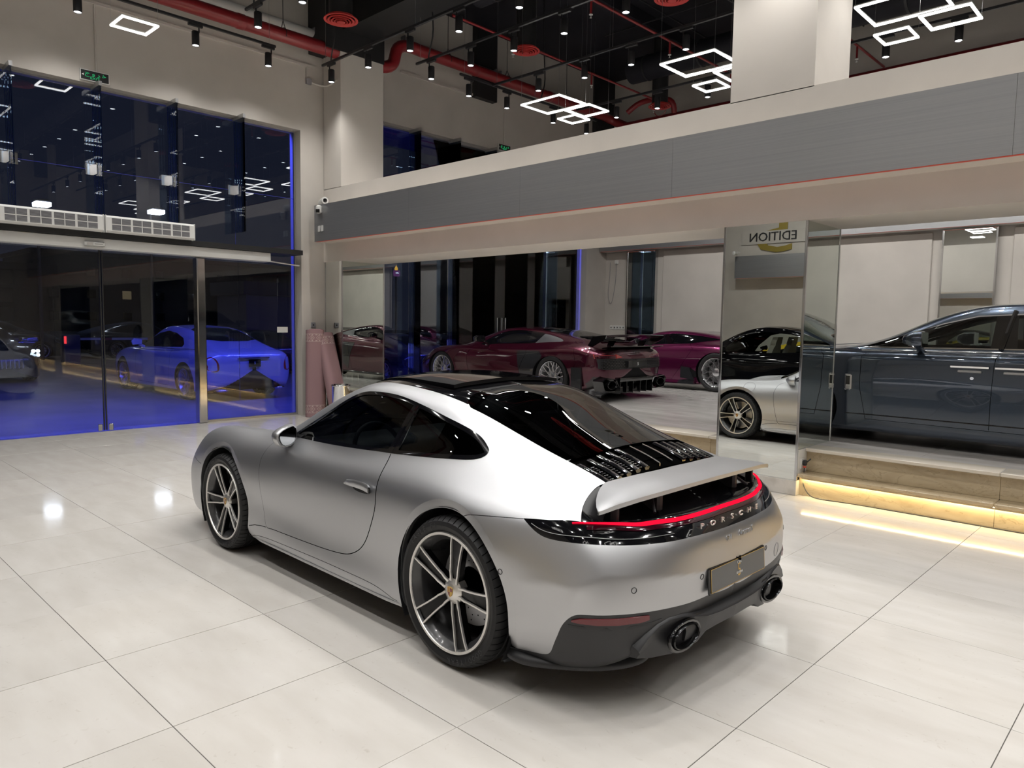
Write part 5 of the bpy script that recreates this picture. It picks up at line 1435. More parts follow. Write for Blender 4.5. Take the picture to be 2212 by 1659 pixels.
def wheel_gen(parent, loc, R, rr, w, flip=False, spokes=10, lip=None, disc=True, dark=False, style='mesh', rot=0.0):
    wl = empty('wheel', loc, parent=parent)
    if flip: wl.rotation_euler = (0, 0, PI)
    tyre_mesh(R, rr, w, 36).build('tyre', M['tyre'], wl, smooth=35)
    f = w/2-.006; mt = M['black_gloss'] if dark else M['wheel_silver']
    MB().lathe([(rr-.018, f-.05), (rr-.016, f-.004), (rr-.012, f), (rr-.001, f), (rr+.001, f-.02)] if style == 'mesh' else [(rr-.02, f-.02), (rr-.018, f-.003), (rr-.002, f), (rr+.001, f-.02)], 'y', n=56).build('rim_lip', M['chrome'] if not dark else M['alu_grey'], wl, smooth=40)
    MB().lathe([(rr-.017, f-.02), (rr-.04, f-.06), (rr-.05, -w/2), (rr-.02, -w/2)], 'y', n=48).build('rim_barrel', M['rimb'] if dark else M['alu_grey'], wl, smooth=40)
    sp = MB(); ri = rr-.018; hf = f-.055
    def P(r, a, d=0): return (r*math.cos(a), hf+(f-.045-hf+.03)*(r/ri)**2*.6-d, r*math.sin(a))
    for k in range(spokes):
        a = 2*PI*k/spokes+rot; s = 2*PI/spokes
        if style == 'mesh':
            for sg in (-1, 1):
                bar(sp, [P(ri, a+sg*s*.30), P(ri*.72, a+sg*s*.10), P(ri*.48, a-sg*s*.16), P(ri*.22, a-sg*s*.5)], [.014, .013, .013, .016], .018)
        elif style == 'five':
            bar(sp, [P(ri, a+s*.16), P(ri*.55, a+s*.12), P(ri*.18, a+s*.05)], [.026, .03, .04], .03); bar(sp, [P(ri, a-s*.16), P(ri*.55, a-s*.12), P(ri*.18, a-s*.05)], [.026, .03, .04], .03)
        else:
            bar(sp, [P(ri, a), P(ri*.6, a+.03), P(ri*.2, a)], [.03, .026, .034], .03)
    sp.build('spoke', mt, wl, smooth=30)
    MB().lathe([(.075, hf-.03), (.075, hf+.002), (.05, hf+.010), (.034, hf+.014), (.001, hf+.016)], 'y', n=28).build('hub_cap', mt, wl, smooth=40)
    if disc: MB().lathe([(.08, -.02), (.08, 0), (rr*.72, 0), (rr*.72, -.02)], 'y', n=36, closed_prof=True).build('brake_disc', M['disc'], wl, smooth=30)
    return wl
M['wheel_silver'] = pm('wheel_silver', (.62, .62, .64), .2, .9)
def gen_car(name, loc, rz, ST, paint, label, feat, cat='car'):
    root = empty(name, loc, rz, label, cat)
    S = Surf(ST, nu=200, nv=120); B = Body(S, .05, .045); tv = S.tv; both = (1, -1)
    R = feat['wheels']; zs = feat.get('zs', 1.0); root.scale = (1, 1, zs)
    arcs = [(x, z, r) for x, z, r in feat['arches']]
    for p in feat.get('gaps', []): B.gap(S.side(resample(p, .04)), .0024)
    for nm, kind, poly in feat.get('regions', []):
        if kind == 'side': uv = S.side(resample(poly, .05, True))
        elif kind == 'back': uv = S.back(resample(poly, .04, True))
        elif kind == 'front': uv = S.back(resample(poly, .04, True), 8)
        elif kind == 'top': 
            uv = S.top(resample(poly, .05, True))
        elif kind == 'topc':   # half polygon closing on the centre line
            uv = [S.top([q])[0] for q in resample(poly, .05)]
            uv = uv+[(uv[-1][0], 1.0005), (uv[0][0], 1.0005)] if abs(poly[-1][1]) < .02 else uv
        B.region(nm, uv)
    for x, z, r in arcs:
        pts = [(x+r*math.cos(a), z+r*math.sin(a)) for a in np.linspace(-.7, PI+.7, 40)]
        uv = [S.side([q])[0] for q in pts]
        u0, u1 = uv[-1][0], uv[0][0]
        B.region('_hole', uv+[(u1, tv[1]*.9), (u0, tv[1]*.9)])
    B.region('under', [(-.001, -.001), (1.001, -.001), (1.001, tv[1]+.01), (-.001, tv[1]+.01)], False)
    B.solve()
    B.part('body', 'body_shell', paint, root, both)
    B.part('under', 'underbody', M['black_matte'], root, both)
    for nm, mt, off in feat['mats']:
        B.part(nm, nm, mt, root, both, off)
    for x, z, r in arcs:
        for sd in both:
            mb = MB(); rings = []
            for a in np.linspace(-.6, PI+.6, 24):
                c, s_ = math.cos(a), math.sin(a); y = S.ev(S.side([(x+(r+.004)*c, z+(r+.004)*s_)]))[0][0][1]
                rings.append([(x+r*c, sd*(y-.002), z+r*s_), (x+(r+.004)*c, sd*(y-.03), z+(r+.004)*s_), (x+(r+.01)*c, sd*.5, z+(r+.01)*s_), (x, sd*.5, z)])
            mb.loft(rings, closed=False, cap=False); mb.build('wheel_well', M['black_matte'], root, smooth=40)
    gz = feat.get('glass_z', .9)
    def drop(P):
        b = np.zeros(len(P), bool)
        for x, z, r in arcs: b |= (np.hypot(P[:, 0]-x, P[:, 2]-z) < r+.05) & (P[:, 1] > .4)
        b |= P[:, 2] > gz
        return b
    liner(S, 'inner_shell', M['void'], root, drop, .02, 3, 3)
    for wv in R:
        x, y, Rt, rr, w = wv[:5]; kw = feat.get('wkw', {})
        for sd in both:
            wl = wheel_gen(root, (x, sd*y, Rt/zs), Rt, rr, w, flip=sd < 0, **kw); wl.scale = (1, 1, 1/zs)
    lt = feat.get('seat_mat', M['leather_dark']); sx = feat.get('seats', [])
    for x, z0 in sx:
        for sd in both:
            m = MB(); m.box(x-.05, sd*.37-.24, z0, x+.48, sd*.37+.24, z0+.16, .05); rings = []
            for t in np.linspace(0, 1, 6):
                xx = x-.20*t; zz = z0+.1+.62*t; w = .23-.11*max(0, t-.65)/.35; rings.append([(xx+.05, sd*.37-w, zz), (xx+.05, sd*.37+w, zz), (xx-.07, sd*.37+w*.9, zz), (xx-.07, sd*.37-w*.9, zz)])
            m.loft(rings); m.build('seat', lt, root, smooth=60)
    return root, S, B
def on_surf(S, p, sd=1, off=0.0):
    q, n = S.ev([S.near((p[0], abs(p[1]), p[2]))]); m = np.array([1, sd, 1]); return q[0]*m+n[0]*m*off, n[0]*m
def patch(S, root, pts, name, mat, off=.004, sd=1, thick=.006):
    """small raised patch following the body through 3d points (closed outline)"""
    P = [on_surf(S, p, sd, off) for p in pts]; v = [tuple(p) for p, n in P]+[tuple(p-n*thick) for p, n in P]; k = len(P)
    f = [tuple(range(k)), tuple(range(2*k-1, k-1, -1))]+[(i, (i+1) % k, k+(i+1) % k, k+i) for i in range(k)]
    return MB().addv(v, f).build(name, mat, root)
def plate(root, x, z, w=.26, h=.057, tilt=0.0, sgn=-1):
    pl = empty('number_plate', (x, 0, z), parent=root); pl.rotation_euler = (0, tilt, 0 if sgn < 0 else PI)
    MB().box(-.006, -w, -h, .006, w, h, .003).build('plate_frame', M['black_gloss'], pl)
    text_obj('plate_lettering', '5', .075, M['white'], frame_matrix((-.0075, 0, 0), (0, -1, 0), (0, 0, 1)), pl, depth=.001)
def rounded(pts): return smooth_curve(pts, 28, True)

# ---- deep purple mid-engined coupe with a fixed wing (raised hall)
PUR = pm('purple_metallic_paint', (.075, .006, .022), .22, .75, coat=1.0, coat_rough=.02)
def purple_coupe():
    T = [(-.80,.26,.80,.90,.60,.86,.79,.72,.855,.52,.885,.90), (-.55,.20,.88,.952,.60,.90,.84,.74,.92,.54,.955,.97), (0,.15,.91,.97,.58,.90,.85,.735,.955,.55,1.055,1.08),
         (.45,.13,.91,.955,.56,.875,.83,.735,.935,.56,1.125,1.15), (.95,.12,.90,.935,.55,.86,.81,.75,.90,.57,1.165,1.20), (1.35,.12,.90,.93,.55,.86,.80,.77,.875,.585,1.145,1.195),
         (1.75,.12,.90,.94,.56,.87,.79,.785,.855,.64,1.02,1.09), (2.1,.13,.91,.955,.58,.89,.80,.785,.845,.70,.885,.95), (2.65,.14,.92,.968,.58,.89,.79,.75,.815,.58,.79,.81),
         (3.05,.13,.88,.935,.52,.85,.69,.70,.725,.5,.70,.70), (3.35,.11,.78,.83,.42,.77,.53,.63,.565,.45,.565,.565)]
    ST = stations(T, (-.97, .60), (3.58, .36))
    dlo = rounded([(1.78,.868),(1.4,.885),(.9,.905),(.5,.93),(.15,.955),(-.05,.975),(.02,1.01),(.35,1.085),(.7,1.13),(1.0,1.145),(1.3,1.115),(1.6,1.0)])
    gl = [p for p in dlo if p[0] > .60]; sb = [p for p in dlo if p[0] < .56]
    f = dict(arches=((0,.345,.385),(2.65,.335,.375)), wheels=((0,.80,.345,.262,.30),(2.65,.815,.335,.257,.245)), glass_z=.86, zs=.935, wkw=dict(spokes=12, style='mesh'), seats=[(.9,.25)],
        gaps=[[(1.92,.83),(1.98,.65),(1.93,.35),(1.88,.2)], [(.62,.92),(.58,.75),(.70,.45),(.74,.2)], [(1.88,.2),(1.3,.18),(.74,.2)], [(-.42,.86),(-.5,.62),(-.40,.42)]],
        regions=[('window_trim','side',dlo), ('side_window','side',[(x*.985+.017,z*.97+.03) for x,z in gl]), ('quarter_panel','side',[(x*.97+.0,z*.96+.038) for x,z in sb]),
            ('side_blade','side',[(.80,.79),(.30,.80),(.20,.72),(.36,.36),(.62,.20),(.70,.45)]),
            ('windshield','topc',[(2.12,.0),(2.08,.4),(1.95,.63),(1.4,.54),(1.36,.3),(1.35,.0)]), ('rear_window','topc',[(.72,.0),(.68,.38),(.55,.47),(-.35,.44),(-.5,.3),(-.52,.0)]),
            ('rear_grille','back',[(.0,.70),(.86,.715),(.84,.55),(.75,.53),(.0,.53)]), ('rear_diffuser','back',[(.0,.385),(.55,.385),(.88,.42),(.9,.30),(.8,.10),(.0,.10)])],
        mats=[('window_trim',M['black_gloss'],.001),('side_window',M['glass_black'],-.002),('quarter_panel',M['quarter_grey'],-.002),('side_blade',M['carbon'],.004),('windshield',M['glass_black'],0),('rear_window',M['glass_black'],-.001),('rear_grille',M['black_satin'],-.006),('rear_diffuser',M['black_gloss'],.0)])
    root, S, B = gen_car('purple_coupe', R8_LOC, R8_ROT, ST, PUR, 'deep purple mid-engined coupe with a black fixed rear wing on the raised platform', f)
    both = (1, -1)
    # honeycomb bars in the rear grille
    mb = MB()
    for r in range(6):
        for i in range(26):
            y = -.80+.064*i+(.032 if r % 2 else 0); z = .552+.027*r
            if abs(y) > .82 or (abs(y) < .27 and z > .56): continue
            p, n = on_surf(S, (-.95, abs(y), z), 1 if y > 0 else -1, .002); mb.box(p[0]-.006, p[1]-.024, p[2]-.004, p[0]+.004, p[1]+.024, p[2]+.004)
    tag(mb.build('grille_bars', M['black_gloss'], root), kind='stuff')
    for sd in both:
        tl = [(-.80,.92,.80),(-.90,.75,.81),(-.95,.50,.79),(-.97,.36,.735),(-.95,.5,.715),(-.90,.75,.72),(-.82,.90,.715)]
        patch(S, root, tl, 'tail_lamp', M['red_lens_bright'], .005, sd)
        patch(S, root, [(-.83,.90,.765),(-.9,.75,.775),(-.95,.5,.765),(-.95,.5,.755),(-.9,.75,.765),(-.83,.9,.755)], 'lamp_strip', M['red_paint'], .009, sd)
        # big oval exhaust in a diamond frame
        ex = MB(); ex.loft([[(x, sd*(.66+a*s), .285+b*s) for a, b in ((-.23,-.05),(-.15,.085),(.16,.11),(.23,.06),(.17,-.10),(-.10,-.115))] for x, s in ((-.80,1.06),(-.965,1.0),(-.975,.93),(-.95,.86))], cap=False); ex.build('exhaust_frame', M['black_gloss'], root, smooth=30)
        tp = MB(); n = 28; prof = [(1, -.82), (1, -1.0), (.93, -1.006), (.86, -1.0), (.84, -.86)]
        tp.loft([[(x, sd*.67+.115*s*math.cos(2*PI*i/n), .285+.07*s*math.sin(2*PI*i/n)) for i in range(n)] for s, x in prof], cap=True); tp.build('exhaust_tip', M['tip'], root, smooth=40)
        for k in range(3): MB().box(-.99, sd*(.10+.17*k)-.006, .13, -.80, sd*(.10+.17*k)+.006, .36, .003).build('diffuser_fin', M['black_gloss'], root)
        # canard and side flap behind the rear wheel
        MB().loft([[(-.44, sd*.965, .20), (-.44, sd*.985, .20), (-.44, sd*.985, .56), (-.44, sd*.96, .56)], [(-.62, sd*.93, .20), (-.62, sd*.965, .20), (-.62, sd*.965, .56), (-.62, sd*.93, .56)]]).build('side_flap', M['carbon'], root)
        MB().box(-.3, sd*.91-.03, .12, 2.2, sd*.91+.03, .155, .01).build('side_skirt', M['black_gloss'], root)
        # wing end plate and strut
        MB().prism([(-.62,.92),(-.70,.90),(-.95,1.04),(-.97,1.10),(-.72,1.07)], sd*.80-.012, sd*.80+.012, 'y').build('wing_end_plate', M['black_gloss'], root)
        MB().prism([(-.68,.86),(-.78,.86),(-.86,1.0),(-.74,1.0)], sd*.42-.012, sd*.42+.012, 'y').build('wing_strut', M['black_gloss'], root)
        # mirror
        mr = MB(); mr.loft([[(1.55+dx, sd*(1.0+dy*s), .965+dz*s) for dy, dz in ((-.12,.03),(-.10,.07),(.04,.075),(.12,.04),(.11,-.035),(-.02,-.06),(-.11,-.03))] for dx, s in ((0,.9),(.02,1),(.08,.9),(.13,.45))]); mr.tube([(1.58, sd*.78, .88), (1.58, sd*.93, .93)], .018, 6); mr.build('wing_mirror', M['black_gloss'], root, smooth=50)
    rings = []
    for y in np.linspace(-.80, .80, 21):
        d = .05*(1-(y/.8)**2); rings.append([(-.70, y, 1.045+d*.5), (-.80, y, 1.068+d*.5), (-.96, y, 1.095+d*.3), (-.965, y, 1.085+d*.3), (-.82, y, 1.042+d*.5), (-.71, y, 1.03+d*.5)])
    MB().loft(rings).build('rear_wing', M['black_gloss'], root, smooth=40)
    rings = []
    for y in np.linspace(-.72, .72, 15): rings.append([(-.82, y, .885), (-.99, y, .915), (-1.0, y, .905), (-.83, y, .87)])
    MB().loft(rings).build('boot_spoiler', M['black_gloss'], root, smooth=40)
    MB().loft([[(-.995, y, .39), (-1.0, y, .37), (-.99, y, .33), (-.90, y, .33), (-.90, y, .39)] for y in np.linspace(-.46, .46, 9)]).build('rear_bar', M['black_gloss'], root, smooth=40)
    rg = MB()
    for k in range(4): rg.tube([(-.975, -.057+.038*k+.027*math.cos(a), .805+.027*math.sin(a)) for a in np.linspace(0, 2*PI, 20, endpoint=False)], .004, 5, closed=True)
    rg.build('ring_emblem', M['black_gloss'], root)
    for k in range(5):
        MB().box(-.15-.10*k-.03, -.38, 0, -.15-.10*k+.03, .38, .012, .005).build('engine_louvre', M['black_gloss'], root, loc=(0, 0, on_surf(S, (-.15-.1*k, .1, 1))[0][2]-.004))
    plate(root, -.995, .615)
    for sd in both: patch(S, root, rounded([(3.20,.74,.60),(3.05,.80,.66),(2.95,.83,.68),(3.05,.82,.60),(3.25,.74,.52),(3.38,.60,.50),(3.36,.55,.545)]), 'headlamp', M['lamp'], .004, sd)
    for sd in both: patch(S, root, [(3.42,.55,.42),(3.25,.78,.44),(3.2,.80,.22),(3.42,.6,.18)], 'front_intake', M['black_satin'], .004, sd)
    patch(S, root, [(3.5,.35,.44),(3.52,0.001,.44),(3.52,.001,.25),(3.5,.35,.22)], 'front_grille', M['black_satin'], .004, 1); patch(S, root, [(3.5,.35,.44),(3.52,0.001,.44),(3.52,.001,.25),(3.5,.35,.22)], 'front_grille', M['black_satin'], .004, -1)
    MB().loft([[(3.60-.45*abs(y)**2, y, .10), (3.66-.45*abs(y)**2, y, .09), (3.3-.45*abs(y)**2, y, .08)] for y in np.linspace(-.9, .9, 13)]).build('front_splitter', M['carbon'], root)
    return root
M['quarter_grey'] = pm('dark_grey_panel', (.05, .05, .055), .35)
M['carbon'] = pm('carbon_fibre', (.02, .021, .024), .25, .3, coat=.8)
M['red_lens_bright'] = pm('red_lamp_lens', (.26, .012, .010), .10, coat=1, emit=(1, .05, .02), estr=.02)

# ---- magenta wedge coupe
def magenta_coupe():
    PM = pm('magenta_metallic_paint', (.13, .010, .062), .22, .75, coat=1.0)
    T = [(-.70,.28,.80,.90,.62,.87,.83,.74,.87,.50,.90,.91), (-.4,.18,.90,.96,.60,.90,.86,.72,.92,.5,.96,.98), (0,.15,.91,.965,.58,.90,.85,.70,.95,.52,1.03,1.06),
         (.5,.13,.88,.93,.55,.86,.83,.72,.94,.54,1.10,1.13), (1.0,.12,.87,.915,.52,.85,.80,.76,.89,.56,1.13,1.165), (1.4,.12,.88,.925,.52,.86,.78,.79,.85,.59,1.10,1.14),
         (1.8,.12,.9,.945,.53,.87,.76,.80,.82,.66,.98,1.02), (2.2,.13,.91,.955,.55,.88,.77,.77,.80,.68,.85,.89), (2.62,.14,.91,.96,.56,.87,.76,.72,.77,.6,.76,.78), (3.0,.13,.87,.92,.48,.84,.62,.68,.65,.5,.64,.645), (3.3,.11,.76,.80,.36,.74,.46,.60,.49,.4,.49,.49)]
    ST = stations(T, (-.88,.62), (3.52,.33))
    dlo = [(1.85,.83),(1.2,.87),(.62,.90),(.30,.955),(.06,.985),(.10,1.0),(.5,1.055),(1.0,1.095),(1.4,1.06),(1.7,.95)]
    f = dict(arches=((0,.355,.395),(2.62,.345,.38)), wheels=((0,.80,.355,.272,.305),(2.62,.81,.345,.262,.25)), glass_z=.86, zs=.95, wkw=dict(spokes=10, style='mesh'),
        gaps=[[(1.95,.80),(2.0,.6),(1.9,.25)], [(.62,.90),(.50,.80),(.72,.45),(.90,.22)], [(1.9,.25),(.9,.2)]],
        regions=[('window_trim','side',dlo), ('side_window','side',[(x*.97+.03,z*.95+.046) for x,z in dlo]), ('side_intake','side',[(.62,.24),(.20,.27),(.52,.44),(.60,.40)]),
            ('windshield','topc',[(2.18,.0),(2.12,.4),(1.95,.63),(1.4,.53),(1.34,.3),(1.33,.0)]), ('engine_cover','topc',[(.55,.0),(.5,.3),(.4,.4),(-.5,.42),(-.6,.0)]), ('rear_panel','back',[(.0,.74),(.8,.76),(.8,.45),(.0,.42)])],
        mats=[('window_trim',M['black_gloss'],.001),('side_window',M['glass_black'],-.002),('side_intake',M['black_matte'],-.012),('windshield',M['glass_black'],0),('engine_cover',M['black_gloss'],-.002),('rear_panel',M['black_satin'],0)])
    root, S, B = gen_car('magenta_coupe', HUR_LOC, HUR_ROT, ST, PM, 'glossy magenta wedge-shaped coupe with chrome mesh wheels behind the purple one', f)
    for sd in (1, -1):
        MB().loft([[(x, sd*.90, .115), (x, sd*.955, .13), (x, sd*.955, .15), (x, sd*.90, .18)] for x in (2.2, 1.2, .42)]).build('side_skirt', PM, root)
        MB().loft([[(.70, sd*.93, .24), (.70, sd*.955, .24), (.70, sd*.945, .46), (.70, sd*.92, .46)], [(.40, sd*.95, .20), (.40, sd*.975, .20), (.52, sd*.955, .44), (.52, sd*.93, .44)]]).build('intake_blade', M['carbon'], root)
        MB().loft([[(.75, sd*.87, .115), (.75, sd*.96, .12), (.75, sd*.955, .15), (.75, sd*.87, .2)], [(.42, sd*.87, .115), (.40, sd*.965, .12), (.42, sd*.96, .24), (.42, sd*.87, .24)]]).build('skirt_end', M['carbon'], root)
        MB().box(1.12, sd*.70-.004, 0, 1.13, sd*.70+.004, .0).build('pillar', M['black_gloss'], root) if False else None
        mr = MB(); mr.loft([[(1.62+dx, sd*(.98+dy*s), .92+dz*s) for dy, dz in ((-.1,.03),(.06,.055),(.11,.02),(.08,-.04),(-.08,-.035))] for dx, s in ((0,.9),(.02,1),(.1,.5))]); mr.tube([(1.65, sd*.78, .85), (1.65, sd*.92, .90)], .016, 6); mr.build('wing_mirror', M['carbon'], root, smooth=50)
    pz = [(1.02+.012*s_, z) for s_, z in ((0,.875),(0,1.10))]
    for sd in (1, -1):
        a, n = on_surf(S, (1.02, .74, .885), sd, .004); b, n2 = on_surf(S, (.98, .60, 1.075), sd, .004)
        MB().tube([tuple(a), tuple(b)], .008, 5).build('pillar', M['black_gloss'], root)
    return root

# ---- steel blue saloon (raised hall, right)
def blue_saloon():
    PB = pm('steel_blue_metallic_paint', (.055, .073, .102), .24, .8, coat=1.0, coat_rough=.02)
    T = [(-.95,.30,.80,.90,.68,.87,.92,.78,1.02,.60,1.06,1.07), (-.5,.16,.90,.955,.70,.92,.96,.80,1.08,.60,1.15,1.17), (0,.14,.92,.97,.70,.93,.98,.80,1.09,.60,1.30,1.33),
         (.6,.13,.93,.972,.70,.94,.99,.82,1.06,.60,1.47,1.50), (1.2,.13,.93,.972,.70,.94,.985,.83,1.05,.60,1.50,1.545), (1.7,.13,.93,.972,.70,.94,.98,.83,1.04,.61,1.47,1.525),
         (2.15,.13,.93,.972,.70,.94,.98,.835,1.03,.66,1.30,1.38), (2.6,.13,.93,.972,.70,.935,.97,.84,1.02,.74,1.10,1.15), (3.295,.14,.92,.968,.70,.92,.96,.80,1.02,.66,1.03,1.05),
         (3.75,.20,.88,.94,.66,.89,.90,.76,.97,.6,.985,1.0), (4.02,.22,.80,.87,.60,.83,.82,.70,.89,.55,.91,.925)]
    ST = stations(T, (-1.12,.70), (4.22,.60))
    dl = [(2.72,1.045),(1.58,1.06),(1.56,1.06),(.35,1.075),(-.05,1.10),(.0,1.15),(.3,1.27),(.7,1.39),(1.2,1.435),(1.7,1.405),(2.0,1.32),(2.4,1.17),(2.65,1.075)]
    def clip(a, b): 
        return [(x, z) for x, z in resample(dl, .04, True) if a < x < b]
    f = dict(arches=((0,.365,.405),(3.295,.365,.405)), wheels=((0,.82,.365,.275,.285),(3.295,.82,.365,.275,.255)), glass_z=1.03, zs=.94, wkw=dict(spokes=14, style='plain'), seats=[(1.55,.45),(.55,.45)], seat_mat=M['leather_dark'],
        gaps=[[(2.60,1.02),(2.67,.95),(2.665,.6),(2.60,.26)], [(1.47,1.06),(1.49,.9),(1.50,.5),(1.50,.26)], [(2.60,.26),(1.0,.245),(.42,.26)], [(.40,1.075),(.42,.9),(.34,.7),(.46,.4)], [(3.0,1.02),(2.85,1.0),(2.6,.985)]],
        regions=[('chrome_surround','side',dl), ('window_trim','side',[(x*.975+.034,z*.93+.0865) for x,z in dl]), ('side_window','side',[(x*.965+.05,z*.91+.111) for x,z in clip(1.53,2.9)]), ('rear_side_window','side',[(x*.95+.045,z*.91+.111) for x,z in clip(.3,1.40)]),
            ('windshield','topc',[(2.82,.0),(2.78,.4),(2.62,.70),(1.78,.56),(1.74,.3),(1.73,.0)]), ('rear_window','topc',[(.42,.0),(.38,.4),(.3,.5),(-.35,.55),(-.45,.3),(-.46,.0)])],
        mats=[('chrome_surround',M['steel'],.001),('window_trim',M['black_gloss'],.0015),('side_window',M['glass_car'],-.001),('rear_side_window',M['glass_dark'],-.001),('windshield',M['glass_car'],0),('rear_window',M['glass_dark'],0)])
    root, S, B = gen_car('blue_saloon', GHO_LOC, GHO_ROT, ST, PB, 'long steel blue luxury saloon with chrome trim parked above the marble steps', f)
    for sd in (1, -1):
        for a, b in ((1.525,1.84),(1.15,1.475)):
            pa, n = on_surf(S, (a,.96,.885), sd, .012); pb, n = on_surf(S, (b,.96,.885), sd, .012)
            MB().loft([[tuple(p+np.array([0, sd*u, v])) for u, v in ((.0,-.016),(.02,-.012),(.024,.006),(.0,.014),(-.02,0))] for p in (pa, (pa+pb)/2+n*.006, pb)]).build('door_handle', M['chrome'], root, smooth=40)
            c = (pa+pb)/2; MB().box(c[0]-.10, c[1]-.015, c[2]-.06, c[0]+.10, c[1]+.012, c[2]-.035, .006).build('handle_recess', M['steel_satin'], root)
        v, n = on_surf(S, (2.78,.96,.66), sd, .004)
        MB().box(v[0]-.035, v[1]-.012, v[2]-.09, v[0]+.035, v[1]+.012, v[2]+.09, .012).build('wing_vent', M['chrome'], root, smooth=40)
        MB().box(v[0]-.022, v[1]+sd*.006, v[2]-.03, v[0]+.022, v[1]+sd*.0145, v[2]+.07, .004).build('vent_grille', M['black_gloss'], root)
        MB().box(v[0]-.022, v[1]+sd*.006, v[2]-.075, v[0]+.022, v[1]+sd*.0155, v[2]-.042, .004).build('vent_badge', M['steel_satin'], root)
        bl_ = [on_surf(S, (x,.85,1.035+(.02 if x < 1 else 0)), sd, .004)[0] for x in np.linspace(3.6, 2.7, 10)]
        for z, nm, r in ((1.045,'belt_chrome',.010),):
            q = [on_surf(S, (x,.86,z+.0), sd, .003)[0] for x in np.linspace(2.7, -.1, 24)]
            MB().tube([tuple(p) for p in q], r, 6).build(nm, M['chrome'], root, smooth=60)
        q = [on_surf(S, (x,.97,.31), sd, .0015)[0] for x in np.linspace(2.8, .5, 20)]
        MB().tube([tuple(p) for p in q], .006, 5).build('sill_line', M['black_gloss'], root, smooth=60)
        mr = MB(); mr.loft([[(2.06+dx, sd*(1.06+dy*s), 1.14+dz*s) for dy, dz in ((-.14,.0),(-.13,.075),(-.03,.10),(.09,.085),(.13,.02),(.11,-.05),(-.02,-.075),(-.12,-.06))] for dx, s in ((0,.92),(.02,1),(.10,.95),(.17,.6),(.19,.25))]); mr.tube([(2.13, sd*.88, 1.03), (2.13, sd*1.0, 1.08)], [.04, .03], 8); mr.build('wing_mirror', PB, root, smooth=50)
        MB().box(2.057, sd*1.06-.115, 1.075, 2.059, sd*1.06+.105, 1.225).build('mirror_glass', M['mirror_car'], root)
        pa, n = on_surf(S, (1.47,.83,1.07), sd, .004); pb, n = on_surf(S, (1.40,.62,1.44), sd, .004)
        MB().tube([tuple(pa), tuple(pb)], .022, 6).build('pillar', M['black_gloss'], root)
        lk, n = on_surf(S, (1.66,.96,.77), sd, .002); MB().lathe([(.001,.004),(.016,.004),(.018,0)], 'y', c=tuple(lk), n=16).build('door_lock', M['chrome'], root)
        patch(S, root, [(4.02,.72,.80),(3.90,.80,.82),(3.88,.82,.70),(4.0,.76,.68)], 'headlamp', M['lamp'], .004, sd)
        patch(S, root, [(-1.0,.78,.92),(-.92,.86,.92),(-.92,.88,.68),(-1.02,.78,.68)], 'tail_lamp', M['red_lens'], .004, sd)
    # bright bonnet band and mascot stand
    P = [on_surf(S, (x, .001, 1.1), 1, .003)[0] for x in np.linspace(2.9, 4.0, 8)]
    MB().loft([[tuple(p+np.array([0, .05*s, 0])) for s in (-1, 1)]+[tuple(p+np.array([0, .05*s, -.02])) for s in (1, -1)] for p in P]).build('bonnet_strip', M['steel_satin'], root)
    pg = MB(); pg.box(4.10, -.32, .45, 4.26, .32, .92, .02); pg.build('radiator_grille', M['chrome'], root)
    for k in range(14): MB().box(4.262, -.285+.044*k-.008, .48, 4.272, -.285+.044*k+.008, .89, .003).build('grille_bar', M['steel_satin'], root)
    return root
